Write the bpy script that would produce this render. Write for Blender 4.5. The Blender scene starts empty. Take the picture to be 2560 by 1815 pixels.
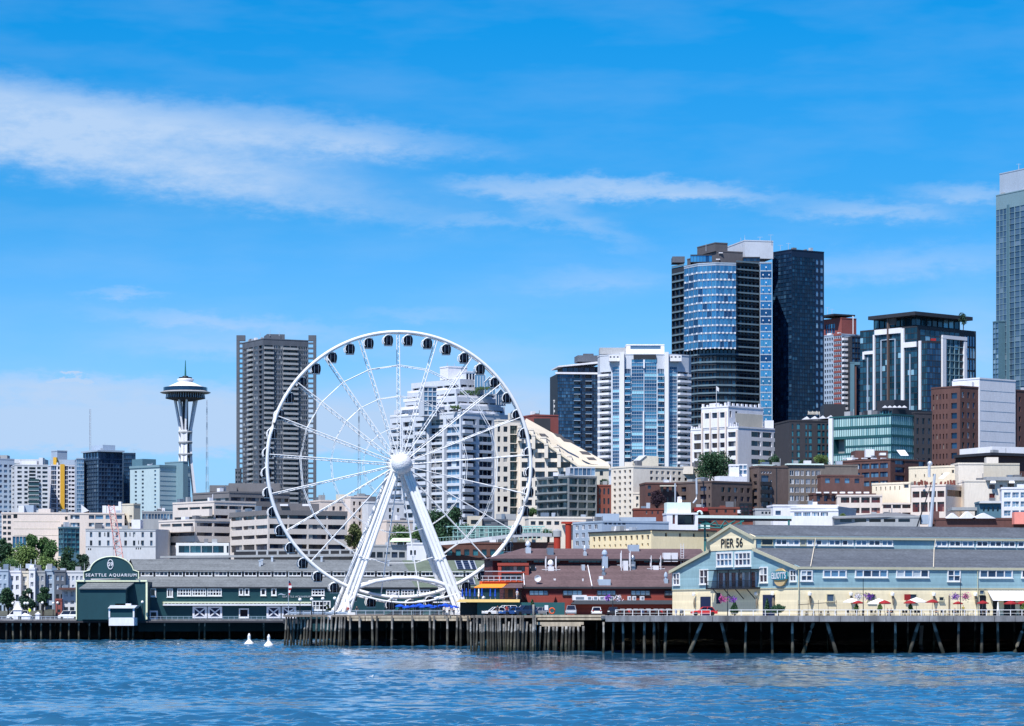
import bpy, bmesh, math, random
import numpy as np
from mathutils import Vector, Matrix
R = math.radians
rnd = random.Random(7)
sc = bpy.context.scene
col = sc.collection
# ------------------------------------------------------------------ camera
F, CX, HY, CH = 7600.0, 1280.0, 1527.0, 7.0      # focal length and horizon in photo pixels (2560 x 1815), eye height in metres
cam = bpy.data.cameras.new('camera')
cam.sensor_fit = 'HORIZONTAL'
cam.sensor_width = 36.0
cam.lens = 36.0 * F / 2560.0
cam.shift_y = (HY - 907.5) / 2560.0
cam.clip_start, cam.clip_end = 1.0, 30000.0
camo = bpy.data.objects.new('camera', cam)
camo.location = (0, 0, CH)
camo.rotation_euler = (R(90), 0, 0)
col.objects.link(camo)
sc.camera = camo
# ------------------------------------------------------------------ light
SUN_EL, SUN_AZ = 56.0, 29.0                      # sun behind the camera's left shoulder
sun = bpy.data.lights.new('sun', 'SUN')
sun.energy = 4.9
sun.angle = R(0.53)
sun.color = (1.0, 0.975, 0.935)
suno = bpy.data.objects.new('sun', sun)
S = Vector((-math.sin(R(SUN_AZ)) * math.cos(R(SUN_EL)), -math.cos(R(SUN_AZ)) * math.cos(R(SUN_EL)), math.sin(R(SUN_EL))))
suno.rotation_euler = S.to_track_quat('Z', 'Y').to_euler()
col.objects.link(suno)
sc.view_settings.view_transform = 'Standard'
sc.view_settings.look = 'None'
sc.view_settings.exposure = 0.30
sc.view_settings.gamma = 1.0
# ------------------------------------------------------------------ sky
def build_world():
    w = bpy.data.worlds.new("World")
    sc.world = w
    w.use_nodes = True
    nt = w.node_tree
    N, L = nt.nodes, nt.links
    bg = N['Background']
    bg.inputs[1].default_value = 0.1
    sky = N.new('ShaderNodeTexSky')
    sky.sky_type = 'NISHITA'
    sky.sun_disc = False
    sky.sun_elevation = R(SUN_EL)
    sky.sun_rotation = R(180 + SUN_AZ)
    def math_(op, a, b=None, c=None):
        n = N.new('ShaderNodeMath'); n.operation = op
        for i, v in enumerate((a, b, c)):
            if v is None: continue
            if isinstance(v, (int, float)): n.inputs[i].default_value = v
            else: L.new(v, n.inputs[i])
        return n.outputs[0]
    tc = N.new('ShaderNodeTexCoord')
    sep = N.new('ShaderNodeSeparateXYZ'); L.new(tc.outputs['Generated'], sep.inputs[0])
    x, y, z = sep.outputs
    az = math_('DEGREES', math_('ARCTAN2', x, y)) if False else math_('MULTIPLY', math_('ARCTAN2', x, y), 57.29578)
    el = math_('MULTIPLY', math_('ARCSINE', z), 57.29578)
    # clean marine air: deepens the blue with height
    rp = N.new('ShaderNodeValToRGB')
    L.new(math_('DIVIDE', el, 60.0), rp.inputs[0])
    cr = rp.color_ramp
    stops = [(0, (.64, 1.0, 1.65)), (2.5, (.52, .97, 1.74)), (4.5, (.40, .87, 1.53)), (7.5, (.13, .68, 1.24)), (11, (.022, .66, 1.22)), (16, (.06, .56, 1.02)), (34, (.16, .33, .82))]
    cr.elements[0].position = 0; cr.elements[0].color = (*[v / 2 for v in stops[0][1]], 1)
    cr.elements[1].position = stops[-1][0] / 60; cr.elements[1].color = (*[v / 2 for v in stops[-1][1]], 1)
    for e, c in stops[1:-1]:
        q = cr.elements.new(e / 60); q.color = (*[v / 2 for v in c], 1)
    def vmath(op, a, b):
        n = N.new('ShaderNodeVectorMath'); n.operation = op
        for i, v in enumerate((a, b)):
            if isinstance(v, (tuple, list)): n.inputs[i].default_value = v
            elif isinstance(v, (int, float)): n.inputs['Scale'].default_value = v
            else: L.new(v, n.inputs[i])
        return n.outputs[0]
    tint = vmath('SCALE', rp.outputs[0], 2.0)
    base = vmath('MULTIPLY', sky.outputs[0], tint)
    # cirrus: soft streaks placed by compass bearing and height above the horizon (degrees)
    comb = N.new('ShaderNodeCombineXYZ'); L.new(az, comb.inputs[0]); L.new(el, comb.inputs[1])
    def noise(scale, sx, sy, detail=5, rough=.6, off=0.0):
        mp = N.new('ShaderNodeMapping'); mp.inputs['Scale'].default_value = (sx, sy, 1); mp.inputs['Location'].default_value = (off, off * .7, 0)
        L.new(comb.outputs[0], mp.inputs[0])
        n = N.new('ShaderNodeTexNoise'); n.noise_dimensions = '2D'
        n.inputs['Scale'].default_value = scale; n.inputs['Detail'].default_value = detail; n.inputs['Roughness'].default_value = rough
        L.new(mp.outputs[0], n.inputs['Vector'])
        return n.outputs[0]
    n1 = noise(1.1, .45, 1.6, 6, .62)
    n2 = noise(3.0, .5, 1.4, 6, .65, 3.1)
    n3 = noise(.9, .3, 1.3, 4, .55, 8.3)
    wx = math_('ADD', az, math_('MULTIPLY_ADD', n1, 1.6, -.8))
    wy = math_('ADD', el, math_('MULTIPLY_ADD', n2, .5, -.25))
    def blob(px, py, rx, ry, ang, amp, soft=.35):
        a0 = math.degrees(math.atan((px - CX) / F)); e0 = math.degrees(math.atan((HY - py) / F))
        k = 57.29578 / F
        rx *= k; ry *= k
        ca, sa = math.cos(R(ang)), math.sin(R(ang))
        dx = math_('SUBTRACT', wx, a0); dy = math_('SUBTRACT', wy, e0)
        u = math_('DIVIDE', math_('MULTIPLY_ADD', dx, ca, math_('MULTIPLY', dy, sa)), rx)
        v = math_('DIVIDE', math_('MULTIPLY_ADD', dx, -sa, math_('MULTIPLY', dy, ca)), ry)
        d = math_('SQRT', math_('ADD', math_('MULTIPLY', u, u), math_('MULTIPLY', v, v)))
        m = N.new('ShaderNodeMapRange'); m.interpolation_type = 'SMOOTHERSTEP'
        L.new(d, m.inputs[0])
        m.inputs[1].default_value = 1.0 + soft; m.inputs[2].default_value = 1.0 - soft * 1.7
        m.inputs[3].default_value = 0; m.inputs[4].default_value = amp
        return m.outputs[0]
    bl = [(40, 325, 780, 112, -9.5, .80, .42), (620, 330, 430, 62, -5, .55, .6), (860, 350, 370, 36, -3, .45, .7), (600, 470, 520, 46, -9, .34, .7), (1000, 520, 420, 40, -3, .10, .9),
          (1500, 474, 350, 32, -1, .62, .55), (1760, 486, 280, 20, -4, .40, .7), (1330, 500, 170, 26, -14, .26, .8), (1440, 560, 190, 26, -20, .28, .8), (2180, 535, 260, 22, -2, .45, .8), (2440, 500, 190, 22, -4, .40, .8),
          (1230, 552, 150, 16, 1, .28, .8), (2240, 668, 330, 40, 4, .42, .8), (1480, 700, 190, 30, 2, .24, .8), (300, 740, 90, 14, 2, .42, .8),
          (620, 815, 330, 22, -4, .45, .8), (560, 865, 300, 34, 0, .35, .8), (1010, 785, 180, 18, 0, .22, .8), (196, 951, 40, 11, 0, 1.6, .25),
          (250, 992, 720, 46, -2, .85, .5), (400, 1075, 1000, 66, 0, 1.25, .45), (1180, 1010, 460, 90, 0, .75, .6), (1900, 1040, 900, 90, 0, .5, .7), (1150, 880, 420, 40, -2, .28, .9), (2440, 860, 160, 120, 0, .42, .9)]
    tot = None
    for b in bl:
        o = blob(*b)
        if tot is None: tot = o
        else:  # screen
            tot = math_('SUBTRACT', math_('ADD', tot, o), math_('MULTIPLY', tot, o))
    fine = math_('MULTIPLY_ADD', n2, .85, .54)
    tot = math_('MULTIPLY', tot, math_('MULTIPLY', fine, math_('MULTIPLY_ADD', n3, .8, .68)))
    veil = N.new('ShaderNodeMapRange'); L.new(n3, veil.inputs[0]); veil.inputs[1].default_value = .40; veil.inputs[2].default_value = .75; veil.inputs[4].default_value = .10
    tot = math_('ADD', tot, veil.outputs[0])
    up = N.new('ShaderNodeMapRange'); L.new(el, up.inputs[0]); up.inputs[1].default_value = 35; up.inputs[2].default_value = 14
    tot = math_('MULTIPLY', math_('MINIMUM', tot, .97), up.outputs[0])
    mix = N.new('ShaderNodeMix'); mix.data_type = 'RGBA'
    L.new(tot, mix.inputs[0]); L.new(base, mix.inputs[6])
    mix.inputs[7].default_value = (3.9, 5.4, 7.6, 1)
    L.new(mix.outputs[2], bg.inputs[0])
build_world()
# ------------------------------------------------------------------ pixel -> place helpers
def X(px, D): return (px - CX) * D / F
def Z(py, D): return CH + (HY - py) * D / F
def P(px, py, D): return Vector((X(px, D), D, Z(py, D)))
def sm(t):
    t = min(1, max(0, t)); return t * t * (3 - 2 * t)
def gz(x, y):
    H = 20 + 17 * sm((x + 130) / 120)
    return 5.6 + H * (.5 * sm((y - 792) / 90) + .5 * sm((y - 880) / 300))
# ------------------------------------------------------------------ materials
def c(r, g, b):
    f = lambda v: (v / 255 / 12.92) if v <= 10 else ((v / 255 + .055) / 1.055) ** 2.4
    return (f(r), f(g), f(b))
MATS = {}
def mat(name, rgb=None, rough=.75, metal=0., var=.12, scale=.25, spec=.4, fine=.05, bump=0., streak=True, boards=0.):
    """painted / mineral surface with weathering noise"""
    if name in MATS: return MATS[name]
    m = bpy.data.materials.new(name); m.use_nodes = True
    nt = m.node_tree; N, L = nt.nodes, nt.links
    b = N['Principled BSDF']
    b.inputs['Roughness'].default_value = rough
    b.inputs['Metallic'].default_value = metal
    b.inputs['Specular IOR Level'].default_value = spec
    geo = N.new('ShaderNodeNewGeometry')
    mp = N.new('ShaderNodeMapping'); L.new(geo.outputs['Position'], mp.inputs[0])
    mp.inputs['Scale'].default_value = (1, 1, .3) if streak else (1, 1, 1)
    n = N.new('ShaderNodeTexNoise'); n.inputs['Scale'].default_value = scale; n.inputs['Detail'].default_value = 6; n.inputs['Roughness'].default_value = .65
    L.new(mp.outputs[0], n.inputs['Vector'])
    mr = N.new('ShaderNodeMapRange'); L.new(n.outputs[0], mr.inputs[0])
    mr.inputs[1].default_value = .3; mr.inputs[2].default_value = .7
    mr.inputs[3].default_value = 1 - var; mr.inputs[4].default_value = 1 + var
    mx = N.new('ShaderNodeMix'); mx.data_type = 'RGBA'; mx.blend_type = 'MULTIPLY'; mx.inputs[0].default_value = 1
    mx.inputs[6].default_value = (*rgb, 1)
    out = mr.outputs[0]
    if fine:
        n2 = N.new('ShaderNodeTexNoise'); n2.inputs['Scale'].default_value = 2.2; n2.inputs['Detail'].default_value = 3
        L.new(mp.outputs[0], n2.inputs['Vector'])
        m2 = N.new('ShaderNodeMapRange'); L.new(n2.outputs[0], m2.inputs[0]); m2.inputs[1].default_value = .3; m2.inputs[2].default_value = .7
        m2.inputs[3].default_value = 1 - fine; m2.inputs[4].default_value = 1 + fine
        mm = N.new('ShaderNodeMath'); mm.operation = 'MULTIPLY'; L.new(out, mm.inputs[0]); L.new(m2.outputs[0], mm.inputs[1]); out = mm.outputs[0]
        if bump:
            bp = N.new('ShaderNodeBump'); bp.inputs['Strength'].default_value = bump; bp.inputs['Distance'].default_value = .1
            L.new(n2.outputs[0], bp.inputs['Height']); L.new(bp.outputs[0], b.inputs['Normal'])
    if boards:
        sp = N.new('ShaderNodeSeparateXYZ'); L.new(geo.outputs['Position'], sp.inputs[0])
        d = N.new('ShaderNodeMath'); d.operation = 'DIVIDE'; L.new(sp.outputs[2], d.inputs[0]); d.inputs[1].default_value = boards
        f = N.new('ShaderNodeMath'); f.operation = 'FLOOR'; L.new(d.outputs[0], f.inputs[0])
        wn = N.new('ShaderNodeTexWhiteNoise'); wn.noise_dimensions = '1D'; L.new(f.outputs[0], wn.inputs['W'])
        bm_ = N.new('ShaderNodeMapRange'); L.new(wn.outputs[0], bm_.inputs[0]); bm_.inputs[3].default_value = .86; bm_.inputs[4].default_value = 1.1
        m5 = N.new('ShaderNodeMath'); m5.operation = 'MULTIPLY'; L.new(out, m5.inputs[0]); L.new(bm_.outputs[0], m5.inputs[1]); out = m5.outputs[0]
    L.new(out, mx.inputs[7])
    L.new(mx.outputs[2], b.inputs['Base Color'])
    MATS[name] = m
    return m
def glass(name, dark, light, blind=None, metal=.0, rough=.06, p=.35, pb=.1, spec=.6, wob=.02):
    """window glass: every pane its own tint (rooms, blinds, reflections put into the colour) and a slightly different lie"""
    if name in MATS: return MATS[name]
    m = bpy.data.materials.new(name); m.use_nodes = True
    nt = m.node_tree; N, L = nt.nodes, nt.links
    b = N['Principled BSDF']
    b.inputs['Roughness'].default_value = rough; b.inputs['Metallic'].default_value = metal
    b.inputs['Specular IOR Level'].default_value = spec
    geo = N.new('ShaderNodeNewGeometry'); oi = N.new('ShaderNodeObjectInfo')
    ad = N.new('ShaderNodeMath'); ad.operation = 'ADD'; L.new(geo.outputs['Random Per Island'], ad.inputs[0]); L.new(oi.outputs['Random'], ad.inputs[1])
    fr = N.new('ShaderNodeMath'); fr.operation = 'FRACT'; L.new(ad.outputs[0], fr.inputs[0])
    rp = N.new('ShaderNodeValToRGB'); rp.color_ramp.interpolation = 'CONSTANT'
    L.new(fr.outputs[0], rp.inputs[0])
    e = rp.color_ramp.elements
    e[0].position = 0; e[0].color = (*dark, 1)
    e[1].position = 1 - p - pb; e[1].color = (*light, 1)
    mid = e.new((1 - p - pb) * .55); mid.color = (*[d * .65 + l * .35 for d, l in zip(dark, light)], 1)
    if blind: q = e.new(1 - pb); q.color = (*blind, 1)
    L.new(rp.outputs[0], b.inputs['Base Color'])
    if wob:
        wn = N.new('ShaderNodeTexWhiteNoise'); wn.noise_dimensions = '1D'; L.new(ad.outputs[0], wn.inputs['W'])
        v1 = N.new('ShaderNodeVectorMath'); v1.operation = 'SUBTRACT'; L.new(wn.outputs['Color'], v1.inputs[0]); v1.inputs[1].default_value = (.5, .5, .5)
        v2 = N.new('ShaderNodeVectorMath'); v2.operation = 'SCALE'; L.new(v1.outputs[0], v2.inputs[0]); v2.inputs['Scale'].default_value = wob * 2
        v3 = N.new('ShaderNodeVectorMath'); v3.operation = 'ADD'; L.new(geo.outputs['Normal'], v3.inputs[0]); L.new(v2.outputs[0], v3.inputs[1])
        v4 = N.new('ShaderNodeVectorMath'); v4.operation = 'NORMALIZE'; L.new(v3.outputs[0], v4.inputs[0]); L.new(v4.outputs[0], b.inputs['Normal'])
    MATS[name] = m
    return m
# glass kinds: tints cover blinds and also reflections put into the colour
glass('w_dark', (.006, .008, .018), (.03, .045, .08), (.30, .30, .30), p=.25, pb=.07)
glass('w_mix', (.008, .012, .028), (.06, .10, .17), (.42, .44, .46), p=.35, pb=.14)
glass('w_red', (.03, .008, .008), (.10, .02, .02), (.30, .12, .10), p=.4, pb=.08)
glass('w_blue', (.02, .045, .10), (.10, .22, .36), (.45, .52, .58), p=.45, pb=.12)
glass('w_teal', (.005, .05, .08), (.03, .16, .22), (.10, .30, .36), p=.5, pb=.1)
glass('g_navy', (.008, .035, .085), (.03, .085, .17), (.06, .15, .26), metal=.25, p=.35, pb=.06, rough=.1)
glass('g_blue', (.07, .25, .42), (.11, .35, .54), (.03, .10, .20), metal=.72, p=.5, pb=.14, rough=.1)
glass('g_teal', (.015, .07, .16), (.07, .24, .38), (.36, .66, .76), metal=.3, p=.35, pb=.17, rough=.1)
glass('g_black', (.004, .012, .034), (.010, .040, .085), (.03, .10, .17), metal=.1, p=.35, pb=.08, rough=.1)
glass('g_dteal', (.006, .035, .06), (.025, .09, .14), (.28, .48, .58), metal=.2, p=.4, pb=.05, rough=.1)
glass('g_museum', (.30, .50, .52), (.46, .66, .66), (.22, .42, .46), metal=.1, p=.5, pb=.14, rough=.25)
glass('g_grey', (.07, .13, .22), (.16, .24, .34), (.30, .40, .50), metal=.4, p=.4, pb=.12, rough=.12)
glass('g_slate', (.11, .19, .30), (.24, .34, .45), (.40, .50, .58), metal=.5, p=.45, pb=.08, rough=.12)
glass('g_tower', (.07, .12, .18), (.12, .18, .25), (.22, .28, .34), metal=.4, p=.4, pb=.06, rough=.12)
glass('g_green', (.02, .06, .07), (.06, .12, .13), (.28, .33, .33), metal=.1, p=.4, pb=.12)
def M(n): return MATS[n]
for n, rgb, kw in [
    ('white_paint', (.80, .80, .80), dict(rough=.45, var=.05)), ('white_wall', c(226, 226, 232), dict(var=.06)), ('cream', c(226, 214, 192), dict(var=.06)),
    ('cream_light', c(228, 218, 204), dict(var=.06)), ('peach', c(224, 210, 200), dict(var=.06)), ('beige', c(206, 198, 182), dict(var=.07)),
    ('concrete', c(160, 163, 166), dict(var=.12, fine=.06)), ('concrete_dark', c(90, 96, 106), dict(var=.14, fine=.08)), ('concrete_pale', c(206, 208, 212), dict(var=.07)),
    ('grey_blue', c(160, 176, 194), dict(var=.07)), ('teal_pale', c(176, 196, 202), dict(var=.05)), ('teal_mid', c(116, 146, 158), dict(var=.06)), ('teal_shade', c(86, 122, 138), dict(var=.06)),
    ('brick', c(98, 70, 66), dict(var=.14, fine=.10)), ('brick_red', c(120, 66, 56), dict(var=.14, fine=.10)), ('brick_brown', c(100, 86, 82), dict(var=.14, fine=.10)),
    ('brick_grey', c(112, 104, 98), dict(var=.12, fine=.08)), ('brick_plum', c(96, 66, 62), dict(var=.14, fine=.10)), ('dark_metal', (.012, .014, .02), dict(rough=.4)),
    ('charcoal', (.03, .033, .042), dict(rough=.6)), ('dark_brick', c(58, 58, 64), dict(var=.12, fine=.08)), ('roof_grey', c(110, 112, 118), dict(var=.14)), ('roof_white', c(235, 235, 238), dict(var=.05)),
    ('steel', c(150, 158, 168), dict(rough=.35, metal=.6)), ('galv', c(196, 202, 210), dict(rough=.4, metal=.3)), ('brown_roof_lt', c(92, 90, 94), dict()), ('office_cream', c(216, 206, 198), dict(var=.05)),
    ('office_grey', c(118, 116, 118), dict(var=.08)), ('yellow', c(226, 176, 60), dict(var=.05)), ('terracotta', c(140, 78, 74), dict(var=.1)), ('red_wall', c(140, 66, 56), dict(var=.08)),
    ('aq_green', (.008, .052, .066), dict(var=.10, rough=.6)), ('aq_trim', c(230, 234, 200), dict(var=.04)), ('aq_roof', c(112, 117, 120), dict(var=.18, scale=.35, fine=.2, boards=.2)),
    ('aq_roof_mossy', c(100, 112, 98), dict(var=.2, scale=.4, fine=.14)), ('fish_roof', c(98, 80, 82), dict(var=.16, fine=.16, boards=.25)), ('fish_red', c(148, 66, 56), dict(var=.14, boards=.4)), ('fish_dark', c(86, 32, 34), dict(var=.10)),
    ('fish_teal', c(30, 84, 90), dict(var=.10)), ('p56_blue', c(146, 180, 188), dict(var=.08, fine=.06, boards=.34)), ('p56_cream', c(248, 232, 194), dict(var=.06, boards=.34)), ('p56_roof', c(90, 96, 104), dict(var=.2, scale=.35, fine=.28, boards=.22)),
    ('p56_trim', c(190, 186, 160), dict(var=.05)), ('pier_concrete', c(124, 124, 126), dict(var=.5, scale=.35, fine=.16, streak=True)), ('timber', c(122, 112, 98), dict(var=.3, scale=.8, fine=.2)),
    ('timber_pale', c(182, 168, 146), dict(var=.25, scale=.8, fine=.15)), ('pier_side', c(70, 72, 80), dict(var=.25)), ('asphalt', (.05, .05, .052), dict()), ('soil', (.07, .075, .06), dict(var=.45, scale=.02, fine=.3)), ('orange', c(246, 150, 46), dict(var=.03)),
    ('orange_red', c(206, 84, 40), dict(var=.05)), ('fascia_yellow', c(244, 206, 130), dict(var=.04)), ('umbrella_red', c(150, 34, 38), dict(var=.08)), ('umbrella_blue', c(14, 74, 186), dict(var=.08)),
    ('umbrella_white', c(244, 240, 232), dict(var=.04)), ('black', (.006, .007, .012), dict(rough=.5)), ('cabin_black', (.003, .004, .012), dict(rough=.2, spec=.25)), ('iron', (.02, .022, .028), dict(rough=.5)),
    ('lamp_white', (.85, .85, .83), dict(rough=.3)), ('trunk', (.06, .045, .035), dict(var=.2)), ('sign_teal', c(20, 120, 140), dict()), ('sign_tan', c(206, 178, 130), dict()), ('navy', c(18, 34, 70), dict()),
    ('crane_red', c(210, 156, 150), dict()), ('mint', c(214, 232, 226), dict(var=.05)), ('truss_teal', c(40, 110, 110), dict()), ('trellis', c(150, 190, 184), dict()), ('awning_green', c(206, 226, 192), dict()),
    ('silo_red', c(166, 52, 36), dict(var=.1)), ('skin', c(206, 150, 120), dict()), ('shirt_white', (.75, .75, .75), dict()), ('shirt_dark', (.02, .025, .04), dict()), ('shirt_red', (.35, .03, .03), dict()), ('shirt_blue', (.04, .1, .3), dict()),
    ('shirt_yellow', (.6, .45, .08), dict()), ('trousers', (.03, .035, .06), dict()), ('hair', (.03, .02, .015), dict()), ('car_white', (.78, .78, .78), dict(rough=.25, var=.02)), ('car_silver', (.45, .46, .48), dict(rough=.25, metal=.4, var=.02)),
    ('car_blue', (.03, .10, .32), dict(rough=.2, var=.02)), ('car_navy', (.015, .04, .10), dict(rough=.2, var=.02)), ('car_dark', (.03, .03, .035), dict(rough=.2, var=.02)), ('car_red', (.55, .03, .03), dict(rough=.2, var=.02)),
    ('tyre', (.012, .012, .012), dict()), ('flower_pink', c(196, 60, 140), dict(var=.4, scale=3)), ('flower_purple', c(130, 60, 170), dict(var=.4, scale=3)), ('flower_white', c(230, 220, 226), dict(var=.2, scale=3)), ('pink_wall', c(240, 150, 136), dict()),
    ('solar', (.01, .02, .05), dict(rough=.15)), ('lens', (.8, .8, .75), dict(rough=.1)), ('sign_yellow', c(214, 224, 60), dict()), ('life_orange', c(226, 96, 50), dict()), ('deckwood', c(120, 112, 104), dict(var=.2, fine=.1)), ('cornice', c(222, 218, 210), dict()), ('navy_metal', c(22, 42, 68), dict(rough=.5)), ('band_teal', c(104, 126, 138), dict()), ('pale_yellow', c(240, 222, 182), dict(var=.06)), ('tower_mullion', c(52, 74, 100), dict(rough=.5)), ('concrete_mid', c(134, 140, 142), dict(var=.1)), ('slate', c(58, 64, 72), dict()), ('condo_grey', c(196, 202, 212), dict(var=.07)),
]:
    mat(n, rgb, **kw)
# ------------------------------------------------------------------ mesh builder
class MB:
    def __init__(s): s.v = []; s.f = []; s.m = []; s.sm = False
    def face(s, pts, m=0):
        k = len(s.v); s.v += [tuple(p) for p in pts]; s.f.append(tuple(range(k, k + len(pts)))); s.m.append(m)
    def hexa(s, p, m=0):
        k = len(s.v); s.v += [tuple(q) for q in p]
        for q in ((0, 3, 2, 1), (4, 5, 6, 7), (0, 1, 5, 4), (1, 2, 6, 5), (2, 3, 7, 6), (3, 0, 4, 7)):
            s.f.append(tuple(k + i for i in q)); s.m.append(m)
    def obox(s, o, u, v, w, m=0):
        o, u, v, w = map(Vector, (o, u, v, w))
        s.hexa([o, o + u, o + u + v, o + v, o + w, o + u + w, o + u + v + w, o + v + w], m)
    def box(s, cx, cy, z0, sx, sy, sz, m=0, rz=0):
        ca, sa = math.cos(rz), math.sin(rz)
        u = Vector((ca * sx, sa * sx, 0)); v = Vector((-sa * sy, ca * sy, 0))
        s.obox(Vector((cx, cy, z0)) - u / 2 - v / 2, u, v, (0, 0, sz), m)
    def prism(s, poly, z0, z1, m=0, mt=None, bottom=True):
        n = len(poly)
        for i in range(n):
            a, b = poly[i], poly[(i + 1) % n]
            s.face([(a[0], a[1], z0), (b[0], b[1], z0), (b[0], b[1], z1), (a[0], a[1], z1)], m)
        s.face([(p[0], p[1], z1) for p in poly], m if mt is None else mt)
        if bottom: s.face([(p[0], p[1], z0) for p in reversed(poly)], m)
    def extr(s, pts, d, m=0):
        """planar polygon (3-D points) swept along d, closed"""
        pts = [Vector(p) for p in pts]; d = Vector(d); n = len(pts)
        s.face(pts, m); s.face([p + d for p in reversed(pts)], m)
        for i in range(n):
            a, b = pts[i], pts[(i + 1) % n]
            s.face([b, a, a + d, b + d], m)
    def tube(s, pts, r, n=6, m=0, closed=False, cap=True):
        pts = [Vector(p) for p in pts]; N = len(pts)
        rr = r if isinstance(r, (list, tuple)) else [r] * N
        k0 = len(s.v)
        for i, p in enumerate(pts):
            if closed: t = pts[(i + 1) % N] - pts[i - 1]
            else: t = pts[min(i + 1, N - 1)] - pts[max(i - 1, 0)]
            t.normalize()
            up = Vector((0, 0, 1)) if abs(t.z) < .95 else Vector((1, 0, 0))
            a = t.cross(up).normalized(); b = a.cross(t)
            for j in range(n):
                q = 2 * math.pi * j / n
                s.v.append(tuple(p + (a * math.cos(q) + b * math.sin(q)) * rr[i]))
        for i in range(N if closed else N - 1):
            i2 = (i + 1) % N
            for j in range(n):
                j2 = (j + 1) % n
                s.f.append((k0 + i * n + j, k0 + i * n + j2, k0 + i2 * n + j2, k0 + i2 * n + j)); s.m.append(m)
        if cap and not closed:
            s.f.append(tuple(k0 + j for j in reversed(range(n)))); s.m.append(m)
            s.f.append(tuple(k0 + (N - 1) * n + j for j in range(n))); s.m.append(m)
    def lathe(s, prof, ctr=(0, 0, 0), n=24, m=0, axis='z'):
        k0 = len(s.v); ctr = Vector(ctr)
        for r, z in prof:
            for j in range(n):
                q = 2 * math.pi * j / n
                p = (r * math.cos(q), r * math.sin(q), z) if axis == 'z' else (r * math.cos(q), z, r * math.sin(q))
                s.v.append(tuple(ctr + Vector(p)))
        for i in range(len(prof) - 1):
            for j in range(n):
                j2 = (j + 1) % n
                s.f.append((k0 + i * n + j, k0 + i * n + j2, k0 + (i + 1) * n + j2, k0 + (i + 1) * n + j)); s.m.append(m if not isinstance(m, list) else m[i])
    def sphere(s, ctr, r, n=10, m=0, sq=1):
        s.lathe([(max(1e-3, r * math.sin(math.pi * i / n)), -r * sq * math.cos(math.pi * i / n)) for i in range(n + 1)], ctr, n + 4, m)
    def mesh(s, name, mats, off=(0, 0, 0), smooth=False):
        me = bpy.data.meshes.new(name)
        if off[0] or off[1] or off[2]: v = [(a - off[0], b - off[1], d - off[2]) for a, b, d in s.v]
        else: v = s.v
        me.from_pydata(v, [], s.f)
        for q in mats: me.materials.append(M(q) if isinstance(q, str) else q)
        me.polygons.foreach_set('material_index', s.m)
        if smooth: me.polygons.foreach_set('use_smooth', [True] * len(s.f))
        me.update()
        return me
    def obj(s, name, mats, parent=None, smooth=False, at=None):
        """world-space builder -> object (child of parent, or top-level with its origin at `at`)"""
        if isinstance(mats, str): mats = [mats]
        off = parent_origin(parent) if parent is not None else Vector(at or (0, 0, 0))
        o = bpy.data.objects.new(name, s.mesh(name, mats, off, smooth))
        col.objects.link(o)
        if parent is not None: o.parent = parent
        else: o.location = off
        return o
    def local(s, name, mats, parent=None, smooth=False, loc=(0, 0, 0)):
        if isinstance(mats, str): mats = [mats]
        o = bpy.data.objects.new(name, s.mesh(name, mats, (0, 0, 0), smooth)); col.objects.link(o)
        o.parent = parent; o.location = loc
        return o
def parent_origin(p):
    v = Vector((0, 0, 0))
    while p is not None: v += p.location; p = p.parent
    return v
def tag(o, label, cat, group=None):
    o['label'] = label; o['category'] = cat
    if group: o['group'] = group
    return o
def struct(o): o['kind'] = 'structure'; return o
def thing(name, label, cat, loc, rz=0, group=None):
    o = bpy.data.objects.new(name, None); col.objects.link(o)
    o.empty_display_size = .5
    o.location = loc; o.rotation_euler = (0, 0, rz)
    return tag(o, label, cat, group)
def dup(o, loc=None, rz=None, label=None, parent=None, mats=None, scale=None):
    r = o.copy(); col.objects.link(r)
    if parent is not None: r.parent = parent
    if loc is not None: r.location = loc
    if rz is not None: r.rotation_euler = (0, 0, rz)
    if scale is not None: r.scale = scale if isinstance(scale, tuple) else (scale,) * 3
    if label: r['label'] = label
    for ch in list(o.children): dup(ch, parent=r)
    return r
# ------------------------------------------------------------------ buildings
def quad(xl, xc, xr, D, ang):
    """footprint L, C, R, B of a block whose near corner stands at pixel column xc"""
    a = R(ang); C = Vector((X(xc, D), D)); k = (xr - CX) / F; kl = (xl - CX) / F
    t = (k * D - C.x) / (math.cos(a) - k * math.sin(a))
    u = (C.x - kl * D) / (math.sin(a) + kl * math.cos(a))
    Rr = C + t * Vector((math.cos(a), math.sin(a))); Ll = C + u * Vector((-math.sin(a), math.cos(a)))
    return [Ll, C, Rr, Ll + Rr - C]
def rect(xl, xr, D, depth, ang=0):
    """footprint with a front face from xl to xr (near end at D on the left when ang > 0): front = edge 0"""
    a = R(ang); A = Vector((X(xl, D), D)); k = (xr - CX) / F
    t = (k * D - A.x) / (math.cos(a) - k * math.sin(a))
    B_ = A + t * Vector((math.cos(a), math.sin(a))); n = Vector((-math.sin(a), math.cos(a))) * depth
    return [A, B_, B_ + n, A + n]
def G(n, m, wf, hf, y0, y1, u0=0., u1=1., nx=1, ny=1, g='w_dark', fm=None, dep=.35, skip=None, bar=.08, proud=False, sill=None):
    return dict(n=n, m=m, wf=wf, hf=hf, y0=y0, y1=y1, u0=u0, u1=u1, nx=nx, ny=ny, g=g, fm=fm, dep=dep, skip=skip, bar=bar, proud=proud)
WM = {}
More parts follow.
